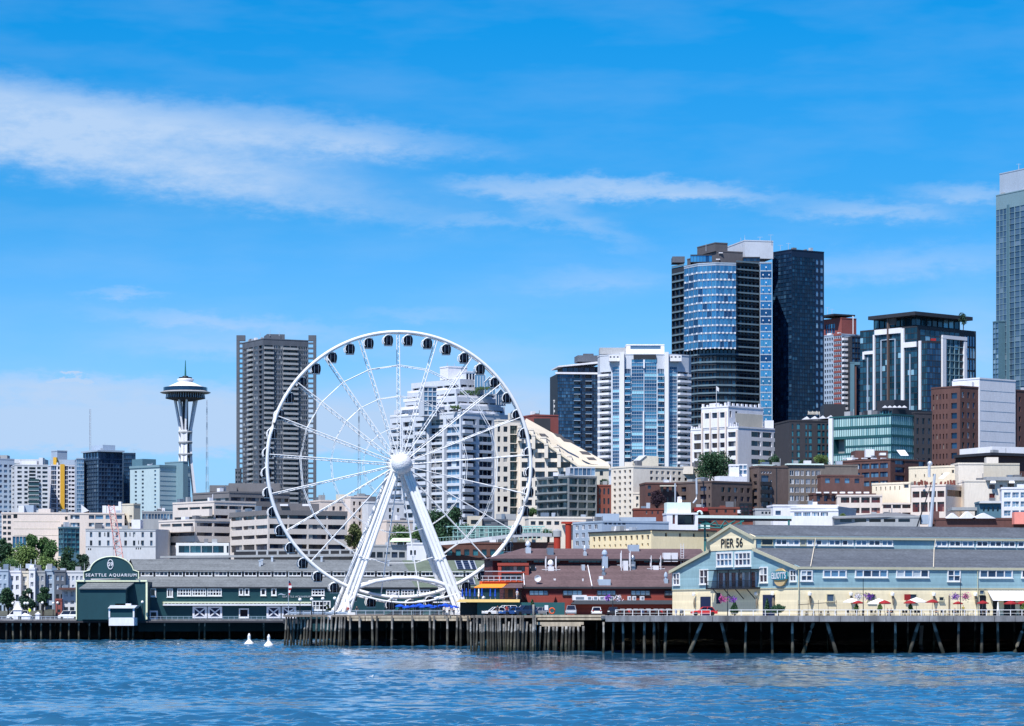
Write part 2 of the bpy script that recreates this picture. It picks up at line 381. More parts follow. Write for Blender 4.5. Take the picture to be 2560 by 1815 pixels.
def win_mesh(w, h, nx, ny, g, fm, bar, proud):
    one = nx < 0; nx = abs(nx)
    w = round(w, 2); h = round(h, 2)
    key = (w, h, nx, ny, g, fm, bar, proud, one)
    if key in WM: return WM[key]
    mb = MB(); b = bar if fm else (.0 if nx * ny == 1 else .04)
    if one: mb.face([(-w / 2, 0, -h / 2), (w / 2, 0, -h / 2), (w / 2, 0, h / 2), (-w / 2, 0, h / 2)])
    for i in range(0 if one else nx):
        for j in range(ny):
            x0, x1 = -w / 2 + w * i / nx, -w / 2 + w * (i + 1) / nx; z0, z1 = -h / 2 + h * j / ny, -h / 2 + h * (j + 1) / ny
            mb.face([(x0, 0, z0), (x1, 0, z0), (x1, 0, z1), (x0, 0, z1)], 0)
    if fm:
        t = .10
        xs = [-w / 2 + w * i / nx for i in range(nx + 1)]; zs = [-h / 2 + h * j / ny for j in range(ny + 1)]
        for i, x in enumerate(xs):
            k = bar * (.9 if 0 < i < nx else 1.0)
            xx = min(max(x, -w / 2 + k / 2), w / 2 - k / 2)
            mb.obox((xx - k / 2, -t, -h / 2), (k, 0, 0), (0, t - .005, 0), (0, 0, h), 1)
        for j, z in enumerate(zs):
            k = bar * (.9 if 0 < j < ny else 1.0)
            zz = min(max(z, -h / 2 + k / 2), h / 2 - k / 2)
            mb.obox((-w / 2 + .003, -t - .004, zz - k / 2), (w - .006, 0, 0), (0, t - .005, 0), (0, 0, k), 1)
    me = mb.mesh('window', [g, fm] if fm else [g])
    WM[key] = me
    return me
NOCAP = {'charcoal', 'p56_cream', 'aq_green'}
class B:
    def __init__(s, name, label, px, D, cat='building', base=None, group=None):
        x = X(px, D)
        s.root = thing(name, label, cat, (x, D, gz(x, D) if base is None else base), 0, group); s.wins = []; s.deco = [None]
    def blk(s, poly, yt, yb, wm, faces={}, part='wall', roof='roof_grey', zt=None, zb=None, caps=True, D=None):
        poly = [Vector(p) for p in poly]
        D = D or min(p.y for p in poly)
        z1 = zt if zt is not None else Z(yt, D)
        if zb is not None: z0 = zb
        elif yb is not None: z0 = Z(yb, D)
        else: z0 = min(gz(p.x, p.y) for p in poly) - 1.0
        mb = MB(); n = len(poly)
        for i in range(n):
            a, b = poly[i], poly[(i + 1) % n]
            holes = []
            for q in faces.get(i, []): holes += s.cells(q, a, b, D)
            s.wallface(mb, a, b, z0, z1, holes)
        mb.face([(p.x, p.y, z1) for p in poly], 1)
        if wm not in NOCAP and z1 - z0 > 4:
            for i in range(n):
                a, b = poly[i], poly[(i + 1) % n]; d = b - a
                if d.length < .5 or d.y * .2 - d.x > 0: continue
                nn = Vector((d.y, -d.x)).normalized() * .14
                mb.obox((a.x, a.y, z1 - .45), Vector((d.x, d.y, 0)), Vector((nn.x, nn.y, 0)), (0, 0, .5))
        if part == 'wall' and wm not in NOCAP and s.deco: s.deco.append((poly, z1))
        o = mb.obj(part, [wm, roof], s.root)
        return o, z0, z1
    def cells(s, q, a, b, D):
        d = (b - a); Lg = d.length; d = d / Lg
        def uu(v):
            if v <= 1.5: return v * Lg
            k = (v - CX) / F
            return (k * a.y - a.x) / (d.x - k * d.y)
        u0, u1 = uu(q['u0']), uu(q['u1'])
        zt, zb = Z(q['y0'], D), Z(q['y1'], D)
        out = []
        cw, ch = (u1 - u0) / q['n'], (zt - zb) / q['m']
        for i in range(q['n']):
            for j in range(q['m']):
                if q['skip'] and q['skip'](i, j): continue
                uc = u0 + cw * (i + .5); zc = zt - ch * (j + .5); w, h = cw * q['wf'], ch * q['hf']
                if uc - w / 2 < 0.02 or uc + w / 2 > Lg - .02: w = 2 * min(uc, Lg - uc) - .1
                if w < .1: continue
                s.wins.append((a, d, uc, zc, w, h, q))
                if not q['proud']: out.append((uc - w / 2, uc + w / 2, zc - h / 2, zc + h / 2, q['dep']))
        return out
    def wallface(s, mb, a, b, z0, z1, holes, m=0):
        d = (b - a); Lg = d.length; d = d / Lg; nin = Vector((-d.y, d.x))
        holes = [h for h in holes if h[2] > z0 and h[3] < z1]
        pt = lambda u, z, dp=0.: (a.x + d.x * u + nin.x * dp, a.y + d.y * u + nin.y * dp, z)
        us = sorted({0., Lg, *[round(h[0], 4) for h in holes], *[round(h[1], 4) for h in holes]})
        zs = sorted({z0, z1, *[round(h[2], 4) for h in holes], *[round(h[3], 4) for h in holes]})
        ui = {v: i for i, v in enumerate(us)}; zi = {v: i for i, v in enumerate(zs)}
        occ = set()
        for h in holes:
            for i in range(ui[round(h[0], 4)], ui[round(h[1], 4)]):
                for j in range(zi[round(h[2], 4)], zi[round(h[3], 4)]): occ.add((i, j))
        for j in range(len(zs) - 1):
            i = 0
            while i < len(us) - 1:
                if (i, j) in occ: i += 1; continue
                k = i
                while k + 1 < len(us) - 1 and (k + 1, j) not in occ: k += 1
                mb.face([pt(us[i], zs[j]), pt(us[k + 1], zs[j]), pt(us[k + 1], zs[j + 1]), pt(us[i], zs[j + 1])], m)
                i = k + 1
        for (a0, a1, b0, b1, dp) in holes:
            mb.face([pt(a0, b0), pt(a1, b0), pt(a1, b0, dp), pt(a0, b0, dp)], m)
            mb.face([pt(a0, b1, dp), pt(a1, b1, dp), pt(a1, b1), pt(a0, b1)], m)
            mb.face([pt(a0, b0), pt(a0, b0, dp), pt(a0, b1, dp), pt(a0, b1)], m)
            mb.face([pt(a1, b0, dp), pt(a1, b0), pt(a1, b1), pt(a1, b1, dp)], m)
    def box(s, xl, xr, yt, yb, D, depth, m, part='rooftop_unit', ang=0, faces={}, roof='roof_grey'):
        return s.blk(rect(xl, xr, D, depth, ang), yt, yb, m, faces, part=part, roof=roof, D=D)
    def part(s, mb, name, mats, smooth=False): return mb.obj(name, mats, s.root, smooth)
    def balconies(s, a, b, u0, u1, ys, dep, h, D, slab='concrete_pale', rail='g_green', inset=0., part='balcony', th=.22, cap=None):
        """one balcony per storey: slab, glass or solid front and ends; copies share a mesh"""
        a = Vector(a); b = Vector(b); d = (b - a); Lg = d.length; d = d / Lg
        def uu(v):
            if v <= 1.5: return v * Lg
            k = (v - CX) / F; return (k * a.y - a.x) / (d.x - k * d.y)
        u0, u1 = uu(u0), uu(u1); w = u1 - u0
        mb = MB()
        mb.obox((0, -dep, -th), (w, 0, 0), (0, dep + .02, 0), (0, 0, th), 0)
        mb.obox((0.02, -dep + .02, .01), (w - .04, 0, 0), (0, .06, 0), (0, 0, h), 1)
        for x in (0.02, w - .08): mb.obox((x, -dep + .09, .01), (.06, 0, 0), (0, dep - .10, 0), (0, 0, h - .003), 1)
        me = mb.mesh(part, [slab, rail])
        rz = math.atan2(d.y, d.x); o0 = s.root.location
        for y in ys:
            o = bpy.data.objects.new(part, me); col.objects.link(o); o.parent = s.root
            o.location = Vector((a.x + d.x * u0, a.y + d.y * u0, Z(y, D))) - o0; o.rotation_euler = (0, 0, rz)
    def done(s, limit=100):
        ws = sorted(s.wins, key=lambda t: -t[4] * t[5])
        o0 = s.root.location; rest = MB(); slots = []
        for k, (a, d, uc, zc, w, h, q) in enumerate(ws):
            rz = math.atan2(d.y, d.x); nin = Vector((-d.y, d.x)); dp = -.03 if q['proud'] else q['dep'] - .002
            ps = Vector((a.x + d.x * uc + nin.x * dp, a.y + d.y * uc + nin.y * dp, zc))
            me = win_mesh(w, h, q['nx'], q['ny'], q['g'], q['fm'], q['bar'], q['proud'])
            if k < limit:
                o = bpy.data.objects.new('window', me); col.objects.link(o); o.parent = s.root
                o.location = ps - o0; o.rotation_euler = (0, 0, rz)
            else:
                mt = Matrix.Translation(ps) @ Matrix.Rotation(rz, 4, 'Z'); k0 = len(rest.v)
                rest.v += [tuple(mt @ v.co) for v in me.vertices]
                for p in me.polygons:
                    nm = me.materials[p.material_index].name
                    if nm not in slots: slots.append(nm)
                    rest.f.append(tuple(k0 + i for i in p.vertices)); rest.m.append(slots.index(nm))
        if rest.f:
            o = rest.obj('window', slots, s.root); o['kind'] = 'stuff'
        s.wins = []
        q_ = random.Random(int(abs(o0.x * 13 + o0.y * 7)))
        for poly, z1 in s.deco[1:]:
            A, Bq = poly[0], poly[1]
            if len(poly) == 4 and (poly[2] - poly[1]).length > (poly[1] - poly[0]).length * 1.2: A, Bq = poly[1], poly[2]
            d = Bq - A; inn = Vector((-d.y, d.x)).normalized(); L_ = d.length
            for i in range(min(7, max(2, int(L_ / 6)))):
                w, h = q_.uniform(.8, 2.4), q_.choice((.7, .9, 1.2, 1.6)); p = A + d * q_.uniform(.06, .9) + inn * q_.uniform(1.2, 3.5); mb = MB(); mb.box(p.x, p.y, z1, w, 1.4, h, 0, math.atan2(d.y, d.x))
                if q_.random() < .4: mb.tube([(p.x + w * .7, p.y, z1), (p.x + w * .7, p.y, z1 + q_.uniform(1.2, 2.6))], .11, 5)
                s.part(mb, 'rooftop_unit', [q_.choice(('galv', 'concrete', 'white_wall', 'steel', 'roof_grey'))])
        return s
def antenna(b, px, y0, y1, D, r=.12, arms=0):
    mb = MB(); mb.tube([P(px, y1, D), P(px, y0, D)], [r, r * .5], 5)
    for k in range(arms):
        y = y0 + (y1 - y0) * (.1 + .25 * k); p = P(px, y, D); mb.obox(p + Vector((-1.2, 0, 0)), (2.4, 0, 0), (0, .1, 0), (0, 0, .1))
    b.part(mb, 'antenna', ['galv'])
# ------------------------------------------------------------------ water
def water():
    m = bpy.data.materials.new('sea_water'); m.use_nodes = True
    nt = m.node_tree; N, L = nt.nodes, nt.links; b = N['Principled BSDF']
    b.inputs['Base Color'].default_value = (.022, .11, .21, 1); b.inputs['Roughness'].default_value = .06; b.inputs['IOR'].default_value = 1.333
    b.inputs['Specular IOR Level'].default_value = .62
    geo = N.new('ShaderNodeNewGeometry')
    n = N.new('ShaderNodeTexNoise'); n.inputs['Scale'].default_value = 1.6; n.inputs['Detail'].default_value = 3; L.new(geo.outputs['Position'], n.inputs['Vector'])
    bp = N.new('ShaderNodeBump'); bp.inputs['Strength'].default_value = .22; bp.inputs['Distance'].default_value = .10
    L.new(n.outputs[0], bp.inputs['Height']); L.new(bp.outputs[0], b.inputs['Normal'])
    MATS['sea_water'] = m
    # rippled near water
    rs = np.random.RandomState(4)
    ys = [150.0]
    while ys[-1] < 783: ys.append(ys[-1] + .30 + (ys[-1] - 150) * .0018)
    ys = np.array(ys); t = np.linspace(-1, 1, 460)
    Y, T = np.meshgrid(ys, t, indexing='ij'); Xg = T * (.22 * Y + 6)
    Zg = np.zeros_like(Xg)
    patch = np.zeros_like(Xg)
    for i in range(7):
        L_ = 40 + 60 * rs.rand(); th = rs.rand() * 6.28
        patch += np.sin((Xg * math.cos(th) * .5 + Y * math.sin(th)) * 6.28 / L_ + rs.rand() * 6.28)
    patch = np.clip(.9 + .22 * patch, .35, 1.6)
    for i in range(70):
        lam = .9 * (9.0 ** rs.rand()); th = rs.normal(math.pi / 2 + .25, .75)
        amp = .0031 * lam ** 1.0 * (.6 + .8 * rs.rand())
        k = 6.283 / lam
        Zg += amp * np.sin((Xg * math.cos(th) + Y * math.sin(th)) * k + rs.rand() * 6.28)
    sp = np.zeros_like(Xg); mk = np.zeros_like(Xg)
    for i in range(16):
        lam = .9 + 1.2 * rs.rand(); th = rs.normal(math.pi / 2 + .2, .45); sp += np.sin((Xg * math.cos(th) + Y * math.sin(th)) * 6.283 / lam + rs.rand() * 6.28) * lam
        lam = 3.5 + 7 * rs.rand(); th = rs.rand() * 6.28; mk += np.sin((Xg * math.cos(th) + Y * math.sin(th)) * 6.283 / lam + rs.rand() * 6.28)
    Zg = Zg * patch + .012 * sp * np.clip(mk / 2.8 - .30, 0, 1.4) * patch
    fade = np.clip((783 - Y) / 20, 0, 1) * np.clip((1 - np.abs(T)) / .04, 0, 1)
    Zg *= fade
    h, w = Xg.shape
    v = np.stack([Xg, Y, Zg], -1).reshape(-1, 3)
    idx = np.arange(h * w).reshape(h, w)
    q = np.stack([idx[:-1, :-1], idx[:-1, 1:], idx[1:, 1:], idx[1:, :-1]], -1).reshape(-1, 4)
    me = bpy.data.meshes.new('water')
    me.vertices.add(len(v)); me.vertices.foreach_set('co', v.ravel())
    me.loops.add(q.size); me.loops.foreach_set('vertex_index', q.ravel())
    me.polygons.add(len(q)); me.polygons.foreach_set('loop_start', np.arange(0, q.size, 4)); me.polygons.foreach_set('loop_total', np.full(len(q), 4))
    me.polygons.foreach_set('use_smooth', np.ones(len(q), bool))
    me.update(calc_edges=True)
    me.materials.append(m)
    o = bpy.data.objects.new('water', me); col.objects.link(o); struct(o)
    # the rest of the bay: a ring of flat sheet butting against the rippled part
    mb = MB()
    x0, x1 = .22 * 150 + 6, .22 * ys[-1] + 6; y0, y1 = 150.0, float(ys[-1]); FAR = 6000
    mb.face([(-FAR, -FAR, 0), (FAR, -FAR, 0), (FAR, y0, 0), (-FAR, y0, 0)])
    mb.face([(-FAR, y0, 0), (-x0, y0, 0), (-x1, y1, 0), (-FAR, y1, 0)])
    mb.face([(x0, y0, 0), (FAR, y0, 0), (FAR, y1, 0), (x1, y1, 0)])
    mb.face([(-FAR, y1, 0), (FAR, y1, 0), (FAR, 800, 0), (-FAR, 800, 0)])
    struct(mb.obj('water', ['sea_water']))
water()
# ------------------------------------------------------------------ land
def land():
    mb = MB()
    xs = [-6000, -2000, -600, -300, -200, -130, -100, -70, -40, -10, 30, 80, 150, 300, 700, 2000, 6000]
    ys = [788, 792, 805, 820, 835, 850, 865, 882, 920, 960, 1000, 1060, 1120, 1180, 1400, 2000, 4000, 9000]
    for j in range(len(ys) - 1):
        for i in range(len(xs) - 1):
            q = [(xs[i], ys[j]), (xs[i + 1], ys[j]), (xs[i + 1], ys[j + 1]), (xs[i], ys[j + 1])]
            mb.face([(a, b, gz(a, b)) for a, b in q])
    struct(mb.obj('ground', ['soil']))
    mb = MB(); mb.obox((-1500, 784, -2), (3000, 0, 0), (0, 4, 0), (0, 0, 7.6)); struct(mb.obj('seawall', ['pier_side']))
    mb = MB(); mb.face([(-1500, 788, 5.61), (1500, 788, 5.61), (1500, 796, 5.63), (-1500, 796, 5.63)]); struct(mb.obj('road', ['asphalt']))
land()
# ------------------------------------------------------------------ piers
DZ = 6.2
def deck(name, xl, xr, D, zt, th, mats, back=784):
    mb = MB(); x0, x1 = X(xl, D), X(xr, D)
    mb.obox((x0, D, zt - th), (x1 - x0, 0, 0), (0, back - D, 0), (0, 0, th))
    return struct(mb.obj(name, mats))
# aquarium pier
ZA = Z(1548.5, 728)
deck('pier_deck', -260, 760, 728, ZA, .35, ['pier_concrete'])
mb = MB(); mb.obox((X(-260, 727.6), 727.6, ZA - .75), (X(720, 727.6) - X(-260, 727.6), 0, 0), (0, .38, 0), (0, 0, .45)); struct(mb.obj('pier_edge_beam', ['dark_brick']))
# wheel pier, car park pier and restaurant pier
deck('pier_deck', 708, 1176, 598, DZ, .4, ['deckwood'])
deck('pier_deck', 1177, 1512, 522, DZ - .004, .4, ['deckwood'])
deck('pier_deck', 1513, 4600, 497.6, DZ, .5, ['pier_concrete'])
# timber stringers on the pier edges
mb = MB()
for y0, y1 in ((1540, 1544.5), (1546, 1552)):
    for a, b in ((868, 912), (914, 940), (942, 978), (980, 1030), (1032, 1073), (1075, 1117), (1119, 1150), (1152, 1176)):
        mb.obox((X(a, 597.5), 597.4, Z(y1, 597.5)), (X(b, 597.5) - X(a, 597.5), 0, 0), (0, .5, 0), (0, 0, (y1 - y0) * 597.5 / F))
struct(mb.obj('pier_edge_beam', ['timber_pale']))
mb = MB()
for y0, y1, a, b in ((1537, 1543, 1340, 1512), (1545, 1550, 1344, 1511), (1555, 1562, 1342, 1459), (1562, 1566, 1354, 1452)):
    mb.obox((X(a, 521.5), 521.3 - (y0 > 1550) * .3, Z(y1, 521.5)), (X(b, 521.5) - X(a, 521.5), 0, 0), (0, .5, 0), (0, 0, (y1 - y0) * 521.5 / F))
struct(mb.obj('pier_edge_beam', ['timber_pale']))
mb = MB()
x = 1513
for w in (112, 156, 54, 52, 56, 53, 52, 53, 60, 54, 51, 57, 60, 52, 51, 52, 60):
    mb.obox((X(x + .6, 497), 497, Z(1554, 497)), (X(x + w - .6, 497) - X(x + .6, 497), 0, 0), (0, .55, 0), (0, 0, DZ - .01 - Z(1554, 497))); x += w
struct(mb.obj('pier_edge_beam', ['pier_concrete']))
# dark back wall of the pier structures, cross beams under the decks
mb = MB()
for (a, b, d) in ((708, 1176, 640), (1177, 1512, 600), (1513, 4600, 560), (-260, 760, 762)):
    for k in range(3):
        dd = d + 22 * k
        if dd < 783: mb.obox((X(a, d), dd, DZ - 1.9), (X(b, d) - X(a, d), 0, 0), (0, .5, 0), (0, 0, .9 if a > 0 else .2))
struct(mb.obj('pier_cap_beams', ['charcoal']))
# ------------------------------------------------------------------ pilings
def pile_mat():
    m = bpy.data.materials.new('piling'); m.use_nodes = True
    nt = m.node_tree; N, L = nt.nodes, nt.links; b = N['Principled BSDF']; b.inputs['Roughness'].default_value = .85
    geo = N.new('ShaderNodeNewGeometry'); sp = N.new('ShaderNodeSeparateXYZ'); L.new(geo.outputs['Position'], sp.inputs[0])
    n = N.new('ShaderNodeTexNoise'); n.inputs['Scale'].default_value = 1.4; n.inputs['Detail'].default_value = 5; L.new(geo.outputs['Position'], n.inputs['Vector'])
    a = N.new('ShaderNodeMath'); a.operation = 'MULTIPLY_ADD'; L.new(n.outputs[0], a.inputs[0]); a.inputs[1].default_value = 2.2; L.new(sp.outputs[2], a.inputs[2])
    rp = N.new('ShaderNodeValToRGB'); mr = N.new('ShaderNodeMapRange'); L.new(a.outputs[0], mr.inputs[0]); mr.inputs[1].default_value = 0; mr.inputs[2].default_value = 8
    L.new(mr.outputs[0], rp.inputs[0]); e = rp.color_ramp.elements
    e[0].position = .0; e[0].color = (.016, .02, .014, 1); e[1].position = 1; e[1].color = (.26, .25, .23, 1)
    for p, cc in ((.22, (.035, .038, .022)), (.32, (.14, .13, .10)), (.44, (.085, .08, .06)), (.55, (.06, .058, .05)), (.60, (.50, .48, .44)), (.72, (.34, .32, .29)), (.85, (.15, .14, .125))):
        q = e.new(p); q.color = (*cc, 1)
    n2 = N.new('ShaderNodeTexNoise'); n2.inputs['Scale'].default_value = 5; L.new(geo.outputs['Position'], n2.inputs['Vector'])
    mx = N.new('ShaderNodeMix'); mx.data_type = 'RGBA'; mx.blend_type = 'MULTIPLY'; mx.inputs[0].default_value = .6
    L.new(rp.outputs[0], mx.inputs[6]); L.new(n2.outputs[0], mx.inputs[7]); oi = N.new('ShaderNodeObjectInfo'); mo = N.new('ShaderNodeMapRange'); L.new(oi.outputs['Random'], mo.inputs[0]); mo.inputs[3].default_value = .35; mo.inputs[4].default_value = 1.25; m3 = N.new('ShaderNodeMix'); m3.data_type = 'RGBA'; m3.blend_type = 'MULTIPLY'; m3.inputs[0].default_value = 1; L.new(mx.outputs[2], m3.inputs[6]); L.new(mo.outputs[0], m3.inputs[7]); L.new(m3.outputs[2], b.inputs['Base Color'])
    bp = N.new('ShaderNodeBump'); bp.inputs['Strength'].default_value = .6; bp.inputs['Distance'].default_value = .1; L.new(n2.outputs[0], bp.inputs['Height']); L.new(bp.outputs[0], b.inputs['Normal'])
    MATS['piling'] = m
pile_mat()
def piling(px, D, ytop, r, label, lean=0., name='piling', group='timber pilings along the pier fronts', yb=None):
    r *= .68; zt = Z(ytop, D); mb = MB(); x0 = X(px, D); k = 8; pts = []; rr = []
    jx, jy = rnd.uniform(-.12, .12), rnd.uniform(-.2, .2)
    for i in range(k + 1):
        t = i / k; z = -1.2 + (zt + 1.2) * t
        pts.append((x0 + lean * (1 - t) + math.sin(t * 3 + px) * .06 + jx * t, D + jy * t, z)); rr.append(r * (1.15 - .25 * t) * rnd.uniform(.9, 1.12))
    mb.tube(pts, rr, 9)
    o = mb.obj(name, ['piling'], None, True, at=(x0, D, 0)); tag(o, label, 'piling', group)
z1 = lambda v: v * .1746
for p in (95, 190, 300, 450, 595, 720, 860, 990, 1135, 1285, 1420):
    piling(z1(p), 729, 1557, .33, 'grey barnacled piling under the aquarium pier, left of the small white booth')
for p in (1580, 1670, 1745, 1835, 1900):
    piling(z1(p), 723, 1565, .28, 'slim piling directly beneath the small white booth', group='pilings under the booth')
for p in (412, 497, 512, 573, 660):
    piling(p, 730, 1557, .30, 'widely spaced piling under the aquarium wall between booth and wheel pier')
for p in (30, 64, 90, 140, 190, 220, 300, 360, 385, 450, 470, 530, 550, 610, 635, 690):
    piling(p, 748 + rnd.uniform(0, 20), 1556, .28, 'shadowy piling deep beneath the aquarium pier deck', group='pilings deep in the shade of the piers')
for i, p in enumerate((240, 285, 340, 388, 450, 500, 562, 610, 660, 765, 835, 897, 955, 1012, 1080, 1145, 1190, 1245)):
    px = 680 + p * .1478
    piling(px, 597 + (i < 9) * (9 - i) * .8, 1541 - (i % 3), .30, 'light topped timber piling in the dense row left of the wheel legs', lean=-.35)
for p in (1480, 1700, 1770, 2025, 1315):
    piling(680 + p * .1478, 597, 1540, .33, 'widely spaced timber piling under the wheel pier below the railing')
for p in (345, 640, 712, 935, 1095, 1155, 1290):
    piling(980 + p * .1478, 597, 1540, .34, 'widely spaced timber piling under the wheel pier below the railing')
px = 1178
while px < 1340:
    piling(px, 520 + rnd.uniform(-.5, 1.2), 1538 + rnd.choice((0, 1, 2, 16, 22)), .28 + rnd.uniform(-.03, .05), 'mossy timber piling packed in the tight row below the parked cars', lean=rnd.uniform(-.2, .2))
    px += rnd.uniform(4.5, 8.5)
for p in (950, 1035, 1100, 1165, 1230, 1315, 1375, 1425, 1490, 1560, 1635):
    piling(1200 + p * .1571, 520.5 + rnd.uniform(-.4, .6), 1565, .33 + rnd.uniform(-.05, .05), 'barnacled piling below the pale timber shelf beside the concrete pier', lean=rnd.uniform(-.25, .25))
for p in (1508, 1532, 1558, 1583, 1611, 1635, 1663, 1864, 1931, 1981, 2183, 2237, 2397, 2455, 2497):
    piling(p, 498.5 + (p % 3) * .7, 1555, .33 if p % 2 else .28, 'upright barnacled piling under the concrete pier edge')
for p, l in ((1754, -2.6), (1802, 1.6), (2034, -2.0), (2068, 1.8), (2296, -1.8), (2334, 2.0), (2562, -2.0)):
    piling(p, 499.2, 1556, .42, 'slanting brace piling leaning %s under the concrete pier' % ('left' if l < 0 else 'right'), lean=l, group='slanting brace pilings under the concrete pier')
for a, b, d in ((720, 1170, 625), (1180, 1500, 560), (1520, 2560, 530)):
    for i in range(12):
        piling(a + (b - a) * (i + rnd.uniform(.2, .8)) / 12, d + rnd.uniform(-8, 15), 1552, .26, 'shadowy piling deep beneath the wheel and restaurant piers', group='pilings deep in the shade of the piers')
# tall mooring pile with a little cypress behind
piling(1332, 519.4, 1511, .32, 'tall single mooring pile rising above the deck beside the parked cars', group='mooring pile')
# ------------------------------------------------------------------ ferris wheel
def wheel():
    cx, cy = X(998, 612), 612.0
    H = Z(1162, 612) - DZ; RR = 26.66; NS = 21
    root = thing('ferris_wheel', 'giant white observation wheel with dark gondolas on the timber pier', 'ferris wheel', (cx, cy, DZ), R(9))
    hub = Vector((0, 0, H))
    def pol(r, a, y): return hub + Vector((r * math.sin(a), y, r * math.cos(a)))
    W = ['white_paint']
    for name, y in (('rim', -1.15), ('rim', 1.15)):
        mb = MB(); mb.tube([pol(RR, 2 * math.pi * i / 126, y) for i in range(126)], .35 if y < 0 else .26, 8, closed=True)
        if y < 0:
            for i in range(126):
                a = 2 * math.pi * i / 126
                if i % 3 == 0: mb.tube([pol(RR, a, -.85), pol(RR, a + .05, .9)], .09, 4)
        mb.local(name, W, root, True)
    a0 = R(-.5)
    for k in range(NS):
        a = a0 + 2 * math.pi * k / NS; mb = MB(); t = Vector((math.cos(a), 0, -math.sin(a)))
        f0, f1 = pol(2.0, a, -1.9), pol(RR - .3, a, -1.15); b0, b1 = pol(2.0, a, 1.9), pol(RR - .3, a, 1.15); f0, f1, b0, b1 = f0 + t * .13, f1 + t * .13, b0 - t * .13, b1 - t * .13
        mb.tube([f0, f1], .11, 6); mb.tube([b0, b1], .10, 6)
        n = 17
        for i in range(n):
            q0, q1 = i / n, (i + 1) / n
            mb.tube([f0.lerp(f1, q0), b0.lerp(b1, (q0 + q1) / 2)], .05, 4, cap=False); mb.tube([b0.lerp(b1, (q0 + q1) / 2), f0.lerp(f1, q1)], .05, 4, cap=False)
        mb.local('spoke', W, root)
    for fr, rr in ((.75, .13), (.517, .11), (.275, .09)):
        mb = MB()
        for y in (-1.3, 1.3):
            mb.tube([pol(RR * fr, a0 + 2 * math.pi * k / NS, y) for k in range(NS)], rr * .62, 5, closed=True)
        mb.local('tie_ring', W, root)
    # hub, axle and the dimpled ball in front
    mb = MB(); mb.lathe([(.01, -3.2), (1.5, -3.2), (1.5, -2.1), (2.15, -2.1), (2.15, -1.75), (1.3, -1.75), (1.3, 1.75), (2.15, 1.75), (2.15, 2.1), (1.5, 2.1), (1.5, 3.4), (.01, 3.4)], hub, 28, axis='y')
    for k in range(NS):
        a = a0 + 2 * math.pi * k / NS
        for y in (-1.9, 1.9): mb.tube([pol(1.3, a, y * .9), pol(2.4, a, y)], .24, 5)
    mb.local('hub', W, root)
    m = mat('hub_white', (.70, .70, .72), rough=.4, var=.04); nt = m.node_tree
    vo = nt.nodes.new('ShaderNodeTexVoronoi'); vo.inputs['Scale'].default_value = 4.2
    g = nt.nodes.new('ShaderNodeNewGeometry'); nt.links.new(g.outputs['Position'], vo.inputs['Vector'])
    bp = nt.nodes.new('ShaderNodeBump'); bp.inputs['Strength'].default_value = .5; bp.inputs['Distance'].default_value = .12
    nt.links.new(vo.outputs[0], bp.inputs['Height']); nt.links.new(bp.outputs[0], nt.nodes['Principled BSDF'].inputs['Normal'])
    mb = MB(); mb.lathe([(2.08 * math.sin(math.pi * i / 18), -2.08 * math.cos(math.pi * i / 18)) for i in range(19)], hub + Vector((0, -4.3, 0)), 30, axis='y')
    mb.local('hub_ball', [m], root, True)
    # legs: two tubes and a web plate each
    for sx, fy, ty in ((-1, -6.2, -3.0), (1, -6.2, -3.0), (-1, 6.4, 3.2), (1, 6.4, 3.2)):
        mb = MB(); top = hub + Vector((sx * 1.25, ty, -1.6)); foot = Vector((sx * 11.9, fy, 0))
        ax = (foot - top).normalized(); sd = ax.cross(Vector((0, 1, 0))).normalized()
        if sd.x * sx < 0: sd = -sd
        w0, w1 = .56, .84
        for s in (-1, 1): mb.tube([top + sd * s * w0, foot + sd * s * w1], [.34, .40], 10)
        mb.tube([top + Vector((0, .12, 0)), foot + Vector((0, .12, 0))], [.30, .36], 8)
        nrm = Vector((0, .12, 0))
        p = top.lerp(foot, .60); mb.obox(p - sd * 1.36 - ax * .1 + Vector((0, -.62, 0)), sd * 2.72, ax * .16, (0, .12, 0))
        for q in range(-1, 2):   # splayed base struts
            mb.tube([top.lerp(foot, .86) + sd * q * .8, foot + Vector((q * 1.5 + sx * .4, -1.2 * (1 if fy < 0 else -1), 0))], [.30, .34], 8)
        mb.obox(foot + Vector((-2.2, -1.6, 0)), (4.4, 0, 0), (0, 3.2, 0), (0, 0, .5))
        mb.local('leg', W, root, False)
    # boarding canopy: arched tube with a hanging lower ring
    mb = MB()
    arc = [(-10.2, .0), (-10.0, 2.2), (-9.3, 4.2), (-7.8, 5.6), (-5, 6.7), (-2, 7.25), (1.5, 7.35), (5, 6.75), (8, 5.6), (9.8, 4.0), (10.4, 2.0), (10.6, 0)]
    for y, r in ((-5.2, .42), (-4.5, .30), (4.4, .34)): mb.tube([(x, y, z) for x, z in arc], r, 8)
    for i in range(1, len(arc) - 1): mb.tube([(arc[i][0], -4.5, arc[i][1]), (arc[i][0], 4.4, arc[i][1])], .08, 5)
    for y in (-5.6, 4.6): mb.tube([(-9.2 + 18.8 * i / 14, y + (-.8 if y < 0 else .8) * math.sin(math.pi * i / 14), 4.4 - 2.0 * math.sin(math.pi * i / 14)) for i in range(15)], .2, 6)
    for o_ in (1,): mb.v = [(x * 1.16 + .5, y, z) for x, y, z in mb.v]
    mb.local('canopy', ['white_paint'], root, True)
